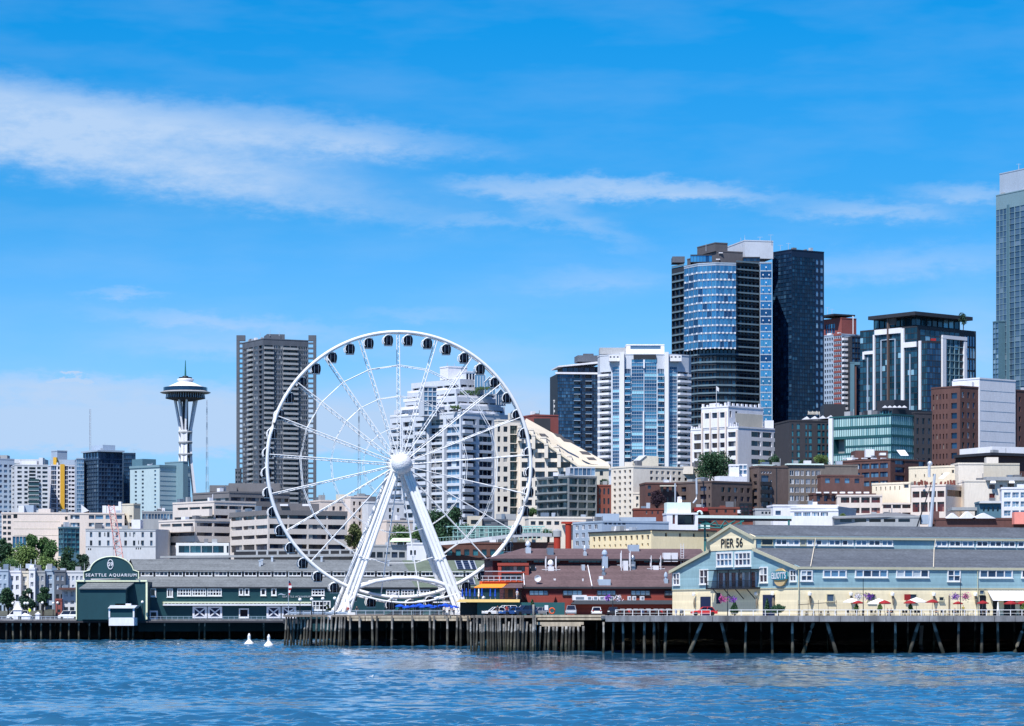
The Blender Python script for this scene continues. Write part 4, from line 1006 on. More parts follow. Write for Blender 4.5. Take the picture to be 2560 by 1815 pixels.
# ------------------------------------------------------------------ cream and blue pier shed
def pier56():
    a = R(20); D = 506.0; C = Vector((X(1998, D), D)); e = Vector((math.cos(a), math.sin(a))); g = Vector((-math.sin(a), math.cos(a)))
    k = (1681 - CX) / F; Wd = (C.x - k * D) / (math.sin(a) + k * math.cos(a)); Lg = 62.0
    Q = lambda u, v, z: (C.x + e.x * u + g.x * v, C.y + e.y * u + g.y * v, z)     # u along the long wall, v back along the gable
    b = B('pier_shed', 'cream and pale blue pier shed with gabled front and grey two tier roof', 1998, D, base=DZ)
    U, V = Vector((e.x, e.y, 0)), Vector((g.x, g.y, 0))
    zE, zM0, zM1, zR, zS = Z(1417, D), Z(1366, 512), Z(1337, 512), Z(1305, 516), Z(1470, D)
    def vv(px):   # along gable from C
        k = (px - CX) / F; return (C.x - k * C.y) / (math.sin(a) + k * math.cos(a))
    def uu(px): k = (px - CX) / F; return (k * C.y - C.x) / (e.x - k * e.y)
    va, vb = vv(1888), vv(1777); vm = (va + vb) / 2
    # gable: lower cream, blue middle, cream monitor
    mb = MB(); mb.extr([Q(0, 0, DZ), Q(0, 0, zS), Q(0, Wd, zS), Q(0, Wd, DZ)], U * .3); mb.obox(Q(.3, 0, DZ), U * (Lg - .3), V * .3, (0, 0, zS - DZ)); b.part(mb, 'lower_wall', ['p56_cream'])
    mb = MB(); mb.extr([Q(-.06, -.06, zS), Q(-.06, -.06, zE), Q(-.06, va, zM0 - .2), Q(-.06, vb, zM0 - .2), Q(-.06, Wd, zE), Q(-.06, Wd, zS)], U * .3); mb.obox(Q(.25, -.06, zS), U * (Lg - .3), V * .3, (0, 0, zE - zS)); mb.obox(Q(.0, va + .3, zM0 - .6), U * Lg, V * .3, (0, 0, zM1 - zM0 + .7))
    b.part(mb, 'upper_wall', ['p56_blue'])
    mb = MB(); mb.extr([Q(-.15, va, zM0 - .25), Q(-.15, va, zM1), Q(-.15, vm, zR - .15), Q(-.15, vb, zM1), Q(-.15, vb, zM0 - .25)], U * .3); b.part(mb, 'gable', ['p56_cream'])
    mb = MB(); mb.obox(Q(-.12, -.12, zS - .08), U * (Lg), V * .06, (0, 0, .18)); mb.obox(Q(-.12, -.06, zS - .08), U * .06, V * Wd, (0, 0, .18)); b.part(mb, 'band', ['p56_trim'])
    # roofs
    o = -.45; th = .28
    def slab(p0, p1, m):  # p0,p1 = (v,z) lower and upper edge
        mb = MB(); mb.extr([Q(o, p0[0], p0[1]), Q(o, p1[0], p1[1]), Q(o, p1[0], p1[1] - th), Q(o, p0[0], p0[1] - th)], U * (Lg + 1.5)); return mb
    for p0, p1 in (((-.22, zE - .05), (va + .3, zM0)), ((Wd + .45, zE - .05), (vb - .3, zM0)), ((va - .02, zM1 - .05), (vm, zR)), ((vb + .4, zM1 - .05), (vm, zR))):
        b.part(slab(p0, p1, 0), 'roof', ['p56_roof'])
    mb = MB()   # barge boards and gutters
    for p0, p1 in (((-.22, zE - .05), (va + .1, zM0)), ((Wd + .45, zE - .05), (vb - .1, zM0)), ((va - .02, zM1 - .05), (vm, zR + .02)), ((vb + .4, zM1 - .05), (vm, zR + .02))):
        mb.extr([Q(o - .12, p0[0], p0[1] + .05), Q(o - .12, p1[0], p1[1] + .05), Q(o - .12, p1[0], p1[1] - .5), Q(o - .12, p0[0], p0[1] - .5)], U * .11)
    mb.obox(Q(o, -.32, zE - .40), U * (Lg + 1.5), V * .1, (0, 0, .42)); mb.obox(Q(o, va - .11, zM1 - .42), U * (Lg + 1.5), V * .09, (0, 0, .36))
    b.part(mb, 'roof_trim', ['p56_trim'])
    mb = MB()
    for px, y0, xx in ((2034, 1372, -10), (2334, 1372, -3)):
        k = (px - CX) / F; c_ = C + g * va; q0 = (k * c_.y - c_.x) / (e.x - k * e.y); q1 = uu(px + xx); mb.tube([Q(q0, va - .2, zM0 + .12), Q(q1, -.4, zE + .12)], .08, 5); mb.tube([Q(q0, va - .2, zM0 + .1), Q(q0 + .2, va - .4, zM1 - .2)], .08, 5)
    b.part(mb, 'downpipe', ['cream'])
    mb = MB(); mb.tube([Q(-.2, -.2, DZ), Q(-.2, -.2, zE - .5)], .09, 5); q = uu(2443); mb.tube([Q(q, -.2, DZ), Q(q, -.2, zE - .5)], .07, 5); b.part(mb, 'downpipe', ['p56_trim'])
    # windows: gable, long wall, clerestory
    g0, g1 = Vector(Q(-.06, Wd, 0)[:2]), Vector(Q(-.06, 0, 0)[:2]); c0, c1 = Vector(Q(0, -.06, 0)[:2]), Vector(Q(Lg, -.06, 0)[:2]); m0, m1 = Vector(Q(0, va + .3, 0)[:2]), Vector(Q(Lg, va + .3, 0)[:2])
    for x0, x1, y0, y1, nx, ny in ((1684, 1700, 1432, 1463, 2, 2), (1750, 1771, 1423, 1461, 2, 2), (1900, 1920, 1417, 1457, 2, 2), (1976, 1992, 1424, 1454, 2, 2)):
        framed(b, g0, g1, x0, x1, y0, y1, None, nx, ny, 'w_mix', .2)
    framed(b, g0, g1, 1792, 1832, 1380, 1417, None, 4, 2, 'w_blue', .3, 'white_paint'); framed(b, g0, g1, 1838, 1878, 1379, 1416, None, 4, 2, 'w_blue', .3, 'white_paint')
    for x0, x1, y0, y1, nx, ny in ((2001, 2031, 1425, 1453, 2, 2), (2057, 2116, 1424, 1444, 3, 1), (2137, 2219, 1424, 1444, 4, 1), (2240, 2322, 1423, 1444, 4, 1), (2368, 2401, 1424, 1454, 2, 2), (2448, 2531, 1424, 1445, 4, 1), (2553, 2600, 1424, 1445, 3, 1)):
        framed(b, c0, c1, x0, x1, y0, y1, None, nx, ny, 'w_blue', .2)
    for x0, x1, n in ((1938, 1968, 2), (1969, 1999, 2), (2016, 2033, 1), (2038, 2069, 2), (2071, 2101, 2), (2104, 2133, 2), (2138, 2168, 2), (2170, 2201, 2), (2203, 2232, 2), (2338, 2368, 2), (2372, 2402, 2), (2404, 2434, 2), (2440, 2470, 2), (2473, 2504, 2), (2507, 2538, 2), (2543, 2574, 2)):
        framed(b, m0, m1, x0, x1, 0, 0, None, n, 1, 'w_blue', .2, 'white_wall', (zM0 + .45, zM1 - .42))
    for x0, x1, y0, y1 in ((1903, 1932, 1340, 1358), (2000, 2014, 1339, 1356)):
        framed(b, m0, m1, x0, x1, y0, y1, None, 1, 1, 'w_dark', .1, 'p56_trim', (zM0 + .45, zM1 - .42))
    # balcony with roof on the gable
    v0, v1 = vv(1902), vv(1790); zf, zc = Z(1466, D), Z(1421, D)
    mb = MB(); mb.obox(Q(-2.0, v0, zf - .3), U * 2.0, V * (v1 - v0), (0, 0, .3)); mb.obox(Q(-2.0, v0 - .1, zc), U * 2.1, V * (v1 - v0 + .8), (0, 0, .14))
    for k in range(5): mb.obox(Q(-1.95, v0 + (v1 - v0) * k / 4 * .985, zf), U * .1, V * .2, (0, 0, zc - zf))
    for k in range(4): mb.tube([Q(-1.8, v0 + (v1 - v0) * (k + .4) / 4, zf - .3), Q(-.2, v0 + (v1 - v0) * (k + .4) / 4, zf - 2)], .09, 4)
    bal = b.part(mb, 'balcony', ['dark_metal'])
    mb = MB()
    for k in range(60): mb.obox(Q(-1.98, v0 + (v1 - v0) * k / 60, zf), U * .03, V * .06, (0, 0, 1.1))
    for z_ in (.1, 1.1): mb.obox(Q(-2.0, v0, zf + z_), U * .06, V * (v1 - v0), (0, 0, .08))
    mb.obj('railing', ['iron'], bal)
    for k in range(6):
        t0 = v0 + (v1 - v0) * (.08 + .145 * k); t1 = t0 + (v1 - v0) * .12
        mb = MB(); mb.face([Q(-.12, t1, zf), Q(-.12, t0, zf), Q(-.12, t0, zf + 2.6), Q(-.12, t1, zf + 2.6)]); w = mb.obj('window', ['w_dark'], b.root)
        mb = MB()
        for tt in (t0, t1): mb.obox(Q(-.22, tt - .14, zf), U * .1, V * .34, (0, 0, 2.6))
        mb.obj('frame', ['white_wall'], w)
    # doors and ground floor openings
    for x0, x1, y0, face in ((1752, 1777, 1489, 0), (1908, 1937, 1486, 0), (1792, 1801, 1480, 0)):
        A2, B2 = (g0, g1); p0, p1 = vv(x0), vv(x1); mb = MB(); zb = DZ if y0 > 1482 else Z(1508, D); zt = Z(y0, D)
        mb.obox(Q(-.1, p1, zb), U * .15, V * (p0 - p1), (0, 0, zt - zb)); b.part(mb, 'door' if zb == DZ else 'window', ['navy'])
    for x0, x1, y0, y1, m in ((2066, 2085, 1485, 1504, 'w_mix'), (2168, 2188, 1485, 1503, 'w_mix'), (2272, 2291, 1485, 1502, 'w_mix'), (2347, 2359, 1492, 1502, 'w_dark'), (2448, 2460, 1475, 1486, 'w_mix')):
        framed(b, c0, c1, x0, x1, y0, y1, None, 1, 1, m, .08, 'p56_trim')
    for x0, x1 in ((2449, 2464), (2482, 2494), (2510, 2537), (2550, 2570), (2371, 2374)):
        p0, p1 = uu(x0), uu(x1); mb = MB(); mb.obox(Q(p0, -.12, DZ), U * (p1 - p0), V * .15, (0, 0, 3.4)); b.part(mb, 'door', ['black' if x0 > 2400 else 'timber'])
    p0, p1 = uu(2468), uu(2640); mb = MB(); mb.hexa([Q(p0, -2.2, Z(1501, D)), Q(p1, -2.2, Z(1501, D)), Q(p1, -2.0, Z(1501, D)), Q(p0, -2.0, Z(1501, D)), Q(p0, -.25, Z(1476, D)), Q(p1, -.25, Z(1476, D)), Q(p1, -.1, Z(1476, D)), Q(p0, -.1, Z(1476, D))]); b.part(mb, 'awning', ['white_wall'])
    mb = MB(); p0, p1 = uu(2258), uu(2273); mb.obox(Q(p0, -.5, Z(1500, D)), U * (p1 - p0), V * .1, (0, 0, 1.0)); b.part(mb, 'wall_banner', ['umbrella_red'])
    # wall lamps with hanging surfboards
    for px in (2021, 2124, 2228, 2331, 2435):
        q = uu(px); mb = MB(); mb.lathe([(.01, 0), (.30, .1), (.34, .5), (.12, .7), (.01, .72)], Q(q, -.5, Z(1490, D)), 10); mb.obox(Q(q - .05, -.5, Z(1486, D)), U * .1, V * .5, (0, 0, .1)); b.part(mb, 'wall_lamp', ['lamp_white'])
        mb = MB(); mb.lathe([(.01, -1.0), (.14, -.6), (.22, 0), (.16, .6), (.01, .95)], Q(q + .2, -.35, Z(1499, D)), 10); b.part(mb, 'hanging_board', ['timber'])
    for px in (1741, 1897, 1938):
        q = vv(px); mb = MB(); mb.lathe([(.01, 0), (.30, .1), (.34, .5), (.12, .7), (.01, .72)], Q(-.5, q, Z(1488, D)), 10); b.part(mb, 'wall_lamp', ['lamp_white'])
        mb = MB(); mb.lathe([(.01, -1.1), (.14, -.6), (.2, 0), (.14, .6), (.01, .95)], Q(-.4, q, Z(1506, D)), 10); b.part(mb, 'hanging_board', ['timber'])
    # lettering and the round restaurant sign
    rz = a - R(90)
    t = text(b.root, 'PIER 56', Q(-.22, vv(1832), Z(1353, 515)), 2.2, rz, 'black', sx=1, th=.05, bold=.02)
    xs = [(v.co.x * math.cos(rz) + v.co.y * math.sin(rz)) for v in t.data.vertices]; want = vv(1805) - vv(1859); t.data.transform(Matrix.Rotation(rz, 4, 'Z') @ Matrix.Diagonal((want / (max(xs) - min(xs)), 1, 1, 1)) @ Matrix.Rotation(-rz, 4, 'Z'))
    v0 = vv(1955); zc = Z(1443, D); s = 1 / math.sin(a)
    mb = MB(); mb.extr([Q(-.45, v0 - 2.5 * math.cos(q), zc + .05 + 1.5 * math.sin(q)) for q in [R(i * 15) for i in range(24)]], U * .3)
    sg = b.part(mb, 'sign_disc', ['sign_tan'])
    mb = MB(); mb.extr([Q(-.44, v0 - 3.1 + 6.2 * t_, zc + .3 + .8 * sgn * (1 if sgn > 0 else .9) + (.35 * (2 * t_ - 1) ** 2) * -sgn * .5) for sgn, ts in ((-1, [i / 10 for i in range(11)]), (1, [1 - i / 10 for i in range(11)])) for t_ in ts], U * -.18)
    mb.obj('sign_board', ['sign_teal'], sg)
    t = text(sg, "ELLIOTT'S", Q(-.66, v0, zc + .28), 1.5, rz, 'white_wall', th=.03, bold=.015)
    xs = [(v.co.x * math.cos(rz) + v.co.y * math.sin(rz)) for v in t.data.vertices]; t.data.transform(Matrix.Rotation(rz, 4, 'Z') @ Matrix.Diagonal((5.6 / (max(xs) - min(xs)), 1, 1, 1)) @ Matrix.Rotation(-rz, 4, 'Z'))
pier56()
# ------------------------------------------------------------------ city: far left
def far_left():
    b = B('apartment_tower', 'bluish balconied tower cut by the left edge of the photo', 10, 1500)
    b.blk(quad(-60, -8, 36, 1500, 30), 1146, None, 'grey_blue', {1: [G(3, 22, .62, .55, 1158, 1440, .05, .95, 1, 1, 'w_blue')], 0: [G(3, 22, .6, .55, 1158, 1440, .05, .95)]})
    b.box(-30, 18, 1138, 1147, 1505, 8, 'concrete'); b.done()
    b = B('apartment_block', 'glassy blue block behind the pale balconied apartment slab', 25, 1540)
    b.blk(quad(8, 16, 40, 1540, 20), 1158, None, 'teal_mid', {1: [G(4, 20, .9, .8, 1164, 1440, 0, 1, 1, 1, 'g_slate')]}); b.box(18, 112, 1148, 1160, 1560, 12, 'concrete_pale'); b.done()
    b = B('apartment_block', 'pale grey balconied apartment slab left of the yellow striped tower', 75, 1480)
    q = quad(28, 38, 121, 1480, 14)
    b.blk(q, 1161, None, 'concrete_pale', {1: [G(1, 10, .62, .55, 1164, 1272, 40, 58, 2, 1), G(1, 10, .7, .55, 1164, 1272, 59, 71, 2, 1), G(1, 4, .9, .7, 1166, 1200, 72, 90, 3, 1), G(1, 6, .98, .5, 1200, 1272, 70, 97, 3, 1), G(1, 10, .7, .55, 1164, 1272, 91, 104, 2, 1), G(1, 10, .75, .55, 1164, 1272, 104, 121, 2, 1)], 0: [G(1, 10, .5, .5, 1164, 1272)]})
    b.balconies(q[1], q[2], 71, 97, [1203 + 11 * i for i in range(6)], 1.5, 1.1, 1480)
    b.box(48, 92, 1152, 1162, 1490, 10, 'white_wall'); b.box(97, 107, 1144, 1162, 1490, 6, 'concrete_pale'); b.done()
    b = B('apartment_tower', 'tower with a tall yellow stripe and white balcony bands', 150, 1510)
    q = quad(120, 128, 188, 1510, 16)
    b.blk(q, 1162, None, 'white_wall', {1: [G(3, 10, .94, .85, 1164, 1282, 128, 141, 1, 1, 'g_navy'), G(1, 10, .8, .6, 1164, 1282, 144, 150, 1, 1), G(2, 10, .95, .85, 1164, 1282, 162, 170, 1, 1, 'g_navy'), G(1, 11, .85, .45, 1164, 1282, 178, 187, 2, 1), G(1, 11, .85, .5, 1164, 1282, 171, 178, 1, 1, 'g_slate')]})
    A, E = q[1], q[2]; d = (E - A).normalized()
    def uu(px): k = (px - CX) / F; return (k * A.y - A.x) / (d.x - k * d.y)
    mb = MB(); n = Vector((d.y, -d.x, 0)); p = A + d * uu(150.5); mb.obox((p.x, p.y, Z(1283, 1510)), Vector((d.x, d.y, 0)) * (uu(161) - uu(150.5)), n * .6, (0, 0, Z(1160, 1510) - Z(1283, 1510))); b.part(mb, 'yellow_stripe', ['yellow'])
    b.blk(quad(128, 143, 168, 1520, 40), 1126, 1162, 'grey_blue', part='penthouse'); b.box(124, 187, 1149, 1162, 1516, 14, 'grey_blue', 'penthouse'); b.box(133, 141, 1143, 1162, 1512, 4, 'yellow'); b.done()
    b = B('glass_tower', 'dark blue glass tower with a flat overhanging roof left of the teal block', 250, 1450)
    q = quad(208, 246, 306, 1450, 34)
    b.blk(q, 1128, None, 'tower_mullion', {0: [G(6, 14, .93, .85, 1148, 1290, 0, 1, 1, 1, 'g_tower'), G(5, 1, .95, .9, 1130, 1146, 0, 1, 1, 1, 'g_grey')], 1: [G(8, 14, .93, .85, 1148, 1290, 0, 1, 1, 1, 'g_navy'), G(6, 1, .95, .9, 1130, 1146, 0, 1, 1, 1, 'g_navy')]})
    mb = MB(); mb.prism([Vector((p.x, p.y)) + (Vector((p.x, p.y)) - Vector((X(257, 1462), 1466))) * .12 for p in q], Z(1129, 1450), Z(1125, 1450)); b.part(mb, 'roof_slab', ['grey_blue'])
    b.blk(quad(228, 257, 288, 1456, 38), 1112, 1126, 'grey_blue', part='penthouse')
    b.blk(quad(187, 192, 210, 1458, 10), 1145, None, 'grey_blue', {1: [G(4, 15, .92, .85, 1148, 1290, 0, 1, 1, 1, 'g_slate')]}, part='side_wing')
    b.blk(quad(300, 309, 339, 1470, 14), 1132, None, 'tower_mullion', {1: [G(6, 15, .93, .85, 1136, 1290, 0, 1, 1, 1, 'g_navy')]}, part='side_wing')
    antenna(b, 335, 1122, 1133, 1470, .1, 1); antenna(b, 262, 1106, 1113, 1458, .1); b.done()
    b = B('apartment_block', 'pale teal concrete block with a darker stair tower beside the observation tower', 399, 1380)
    q = quad(325, 399, 476, 1380, 46)
    b.blk(q, 1167, None, 'teal_pale', {0: [G(2, 11, .3, .5, 1172, 1282, .08, .55, 1, 1, 'w_mix'), G(1, 11, .3, .5, 1172, 1282, .75, .95, 1, 1, 'w_blue')]})
    A, E = q[1], q[2]; d = (E - A).normalized(); n = Vector((d.y, -d.x, 0))
    def u2(px): k = (px - CX) / F; return (k * A.y - A.x) / (d.x - k * d.y)
    mb = MB()
    for i in range(9):
        p = A + d * .2; mb.obox((p.x, p.y, Z(1178 + 12 * i, 1380)), Vector((d.x, d.y, 0)) * ((E - A).length - .4), n * .08, (0, 0, .22))
    mb.obox((A.x - .2, A.y - .2, Z(1167, 1380) - .1), Vector((d.x, d.y, 0)) * (E - A).length, n * .3, (0, 0, 1)); L_ = q[0]; d2 = (A - L_); mb.obox((L_.x, L_.y, Z(1167, 1380) - .1), Vector((d2.x, d2.y, 0)), Vector((-.3, -.3, 0)), (0, 0, 1)); b.part(mb, 'bands', ['teal_mid'])
    p = A + d * u2(440); b.blk([p + Vector((n.x, n.y)) * 5, p + Vector((n.x, n.y)) * 5 + d * (u2(452.5) - u2(440)), p + d * (u2(452.5) - u2(440)) - Vector((n.x, n.y)) * 8, p - Vector((n.x, n.y)) * 8], 1153, None, 'teal_mid', part='stair_tower')
    b.blk(quad(330, 356, 390, 1392, 40), 1147, 1168, 'teal_shade', part='penthouse'); b.done()
far_left()
# ------------------------------------------------------------------ observation tower
def needle():
    D = 2560.0; cx = X(463.5, D); k = D / F
    r = thing('observation_tower', 'tall observation tower with a saucer top and three curved legs', 'tower', (cx, D, gz(cx, D)))
    z = lambda py: Z(py, D)
    def part(name, mb, m, sm_=False): return mb.obj(name, m, r, sm_)
    c0 = Vector((cx, D, 0))
    w = lambda px: px * k / 2
    mb = MB(); mb.lathe([(.01, z(1004)), (w(40), z(1003)), (w(99), z(996.5)), (w(90), z(993)), (w(88), z(984)), (w(90), z(983))], c0, 48); part('restaurant_ring', mb, ['charcoal'], False)
    mb = MB(); mb.lathe([(w(90), z(983)), (w(118), z(983.5)), (w(127), z(981.5)), (w(118), z(979.5)), (w(100), z(977)), (w(90), z(976))], c0, 48); part('halo', mb, ['concrete'], True)
    mb = MB()
    for i in range(48):
        q = math.pi * 2 * i / 48; mb.tube([c0 + Vector((w(94) * math.cos(q), w(94) * math.sin(q), z(984))), c0 + Vector((w(98) * math.cos(q), w(98) * math.sin(q), z(996)))], .22, 4)
    part('fins', mb, ['galv'])
    mb = MB(); mb.lathe([(w(92), z(976)), (w(92), z(968)), (w(94), z(967.6))], c0, 40); part('observation_deck', mb, ['black'])
    mb = MB(); mb.lathe([(w(110), z(977.6)), (w(110), z(969)), (w(109), z(969)), (w(109), z(977.6))], c0, 24); part('glass_barrier', mb, ['g_navy'])
    mb = MB(); mb.lathe([(w(94), z(967.8)), (w(84), z(966)), (w(62), z(961)), (w(44), z(957)), (w(36), z(955)), (w(36), z(953.5)), (w(42), z(950)), (w(40), z(947.5)), (w(30), z(946.5)), (.01, z(946.5))], c0, 40); part('roof', mb, ['white_wall'], True)
    mb = MB(); mb.lathe([(w(34), z(946.5)), (w(33), z(943.5)), (w(16), z(943)), (w(14), z(940)), (.01, z(939.5))], c0, 20); part('crown', mb, ['iron'])
    mb = MB(); mb.tube([(cx, D, z(940)), (cx, D, z(925)), (cx, D, z(901))], [.95, .7, .3], 6); part('spire', mb, ['truss_teal'])
    mb = MB(); mb.tube([(cx, D, z(1003)), (cx, D, r.location.z)], 2.6, 6); part('lift_shaft', mb, ['charcoal'])
    # three double legs pinching at the waist
    prof = [(1000, 26), (1040, 19), (1075, 13), (1110, 11), (1150, 13), (1200, 19), (1250, 25), (1320, 34), (1420, 46)]
    for a in (262, 22, 142):
        mb = MB(); rad = Vector((math.cos(R(a)), math.sin(R(a)), 0)); tg = Vector((-rad.y, rad.x, 0))
        for s in (-1, 1):
            for i in range(len(prof) - 1):
                (y0, r0), (y1, r1) = prof[i], prof[i + 1]
                g0 = 5.2 if y0 < 1050 else (2.6 if y0 < 1100 else 2.2); g1 = 5.2 if y1 < 1050 else (2.6 if y1 < 1100 else 2.2)
                if y0 <= 1075: g0 = 6.5 - (y0 - 1000) / 75 * 4; g1 = 6.5 - (min(y1, 1100) - 1000) / 75 * 4 if y1 <= 1075 else 2.2
                p0 = c0 + rad * r0 * k * 1.0 + tg * s * g0 / 2 + Vector((0, 0, z(y0))); p1 = c0 + rad * r1 * k + tg * s * g1 / 2 + Vector((0, 0, z(y1)))
                ww = .75 if y0 < 1075 else 1.6
                mb.hexa([p1 - tg * ww - rad, p1 + tg * ww - rad, p1 + tg * ww + rad, p1 - tg * ww + rad, p0 - tg * ww - rad, p0 + tg * ww - rad, p0 + tg * ww + rad, p0 - tg * ww + rad])
        part('leg', mb, ['white_wall'])
    for y in (1080, 1105, 1135):
        mb = MB(); mb.lathe([(w(34), z(y + 4)), (w(36), z(y)), (w(30), z(y - 2)), (.01, z(y - 2))], c0, 18); part('ring_brace', mb, ['concrete'])
needle()
def mast(px, y0, y1, D, w0, w1, label, m='crane_red', name='lattice_mast'):
    r = thing(name, label, 'mast', (X(px, D), D, gz(X(px, D), D)), 0, None); k = D / F
    mb = MB(); z0, z1_ = gz(X(px, D), D), Z(y0, D); n = 26
    for i in range(n):
        t0, t1 = i / n, (i + 1) / n; a0, a1 = (w1 + (w0 - w1) * t0) * k / 2, (w1 + (w0 - w1) * t1) * k / 2; A, Bz = z0 + (z1_ - z0) * t0, z0 + (z1_ - z0) * t1
        cs = [(1, 0), (-.5, .87), (-.5, -.87)]
        for j in range(3):
            p = [Vector((X(px, D) + cs[q % 3][0] * aa, D + cs[q % 3][1] * aa, zz)) for q, aa, zz in ((j, a0, A), (j, a1, Bz), (j + 1, a0, A), (j + 1, a1, Bz))]
            mb.tube([p[0], p[1]], max(.18, .045 * k * 2), 4, i % 2, cap=False); mb.tube([p[0], p[3]], .12, 3, i % 2, cap=False); mb.tube([p[1], p[3]], .12, 3, i % 2, cap=False)
    mb.obj('mast_frame', [m, 'galv'], r)
mast(517, 1000, 1250, 3300, 2, 14, 'thin lattice broadcast mast just right of the observation tower', 'steel')
mast(897, 1022, 1260, 3300, 2.5, 17, 'lattice broadcast mast seen through the left half of the wheel', 'concrete_dark')
mast(225, 1023, 1180, 3200, 4, 6, 'pale lattice mast above the dark blue glass tower at left', 'galv')
# ------------------------------------------------------------------ left mid ground
def left_mid():
    b = B('office_block', 'long cream windowless block behind the left trees', 90, 1000)
    q = rect(4, 172, 1000, 30, 6)
    b.blk(q, 1281, None, 'peach', {0: [G(2, 1, .8, .9, 1287, 1297, 6, 29, 1, 1), G(2, 6, .72, .55, 1299, 1382, 6, 29, 1, 1), G(1, 1, .9, .9, 1285, 1296, 33, 44), G(1, 1, .9, .9, 1290, 1300, 162, 170), G(4, 1, .9, .95, 1340, 1376, 31, 66, 1, 1, 'g_teal')]})
    mb = MB(); A, E = q[0], q[1]; d = (E - A).normalized()
    for y in (1304, 1322, 1338): mb.obox((A.x + d.x * 4, A.y + d.y * 4 - .06, Z(y, 1000)), Vector((d.x, d.y, 0)) * 15, (0, .05, 0), (0, 0, .15))
    b.part(mb, 'wall_joint', ['beige']); b.box(96, 126, 1272, 1283, 1008, 8, 'peach', 'penthouse'); b.box(46, 60, 1264, 1283, 1008, 6, 'white_wall'); b.box(61, 84, 1263, 1283, 1010, 6, 'grey_blue'); b.done()
    b = B('office_block', 'cream office block with blue strip windows above the glassy teal box', 250, 990)
    b.blk(rect(169, 311, 990, 24, 5), 1282, None, 'peach', {0: [G(1, 2, 1, .5, 1283, 1321, 176, 199, 4, 1, 'w_blue'), G(1, 2, 1, .5, 1283, 1321, 222, 236, 2, 1, 'w_blue'), G(1, 2, 1, .5, 1283, 1321, 238, 258, 3, 1, 'w_blue'), G(1, 2, 1, .5, 1283, 1321, 264, 276, 2, 1, 'g_grey'), G(1, 2, 1, .5, 1283, 1321, 288, 305, 3, 1, 'g_grey')]})
    b.blk(quad(305, 334, 351, 992, 50), 1259, None, 'beige', {0: [G(2, 2, .5, .5, 1283, 1321)]}, part='tower_block')
    mb = MB(); mb.extr([P(203, 1283, 995), P(222, 1277, 995), P(222, 1283, 995)], (0, 3, 0)); mb.extr([P(203, 1283, 995), P(203, 1262, 995), P(222, 1277, 995), P(222, 1283, 995)], (0, 1, 0)); b.part(mb, 'roof_screen', ['white_wall'])
    b.box(256, 266, 1264, 1283, 998, 5, 'white_wall'); b.box(267, 304, 1265, 1283, 998, 6, 'white_wall'); b.box(296, 303, 1254, 1283, 1000, 4, 'white_wall'); b.done()
    b = B('glass_annex', 'dark teal glass box between the cream offices and the trees', 170, 975)
    b.blk(quad(146, 157, 199, 975, 25), 1317, None, 'teal_shade', {1: [G(4, 5, .98, .92, 1320, 1382, 0, 1, 1, 1, 'w_teal')], 0: [G(2, 5, .95, .92, 1320, 1382, 0, 1, 1, 1, 'w_teal')]}); b.done()
    b = B('concrete_hall', 'pale grey hall with paired small windows behind the arched name board', 300, 900)
    q = quad(214, 388, 398, 900, 74)
    q = [q[0], q[1], q[2], q[3]]
    f = rect(214, 389, 900, 26, 5)
    b.blk([f[0], f[1], f[1] + Vector((3, 6)), f[1] + Vector((3, 26)), f[3]], 1323, None, 'concrete_pale', {0: [G(8, 2, .28, .62, 1326, 1368, 217, 389, 1, 1, 'w_mix'), G(1, 1, .3, .5, 1326, 1346, 258, 266), G(1, 1, .3, .5, 1326, 1346, 266, 274), G(1, 1, .3, .5, 1326, 1346, 312, 320), G(1, 1, .3, .5, 1326, 1346, 321, 329), G(1, 1, .3, .5, 1346, 1366, 285, 293), G(1, 1, .3, .5, 1346, 1366, 312, 320), G(1, 1, .3, .5, 1346, 1366, 343, 350), G(1, 1, .3, .5, 1346, 1366, 350, 357), G(3, 1, .5, .5, 1366, 1376, 338, 354), G(1, 1, .6, .5, 1366, 1376, 282, 290), G(2, 1, .6, .5, 1368, 1378, 219, 229)]})
    b.box(329, 351, 1299, 1324, 905, 7, 'white_wall', 'penthouse'); mb = MB(); A, E = f[0], f[1]; d = (E - A)
    mb.obox((A.x, A.y - .1, Z(1366.5, 900)), Vector((d.x, d.y, 0)), (0, .08, 0), (0, 0, .12)); mb.obox((A.x, A.y - .2, Z(1324, 900)), Vector((d.x, d.y, 0)), (0, .2, 0), (0, 0, .3)); b.part(mb, 'cornice', ['concrete']); b.done()
    b = B('office_block', 'low dark grey strip windowed block between teal block and stepped offices', 385, 1040)
    b.blk(rect(355, 432, 1040, 12, 3), 1278, None, 'concrete', {0: [G(10, 1, .8, .7, 1282, 1300, 0, 1, 1, 1, 'g_grey')]}); b.done()
    # stepped office complex
    b = B('stepped_offices', 'stepped cream office complex with long dark window bands below the tall tower', 560, 905)
    Fm = 'office_cream'
    # left terrace
    qa = quad(397, 487, 577, 905, 40)
    b.blk(qa, 1298, None, Fm, {0: [G(3, 1, .9, .9, 1307, 1315.5, .03, .97), G(1, 1, 1, .9, 1330, 1339.5, .03, .99, 6), G(1, 1, 1, .9, 1354, 1362.5, .03, .99, 6)], 1: [G(2, 4, .9, .36, 1299, 1395, .03, 1.0, 4)]})
    qb = quad(432, 535, 640, 922, 40)
    b.blk(qb, 1252, None, Fm, {0: [G(3, 1, .9, .9, 1265, 1274, .1, .97), G(1, 1, 1, .9, 1286, 1296, .03, .99, 6)], 1: [G(3, 3, .92, .36, 1256, 1327, .02, 1.0, 4)]})
    qc = quad(481, 573, 724, 940, 38)
    b.blk(qc, 1228, 1300, 'office_grey', {0: [G(1, 1, 1, .95, 1244, 1252, .02, .99, 8)], 1: [G(4, 2, .93, .40, 1236, 1280, .02, .99, 4)]})
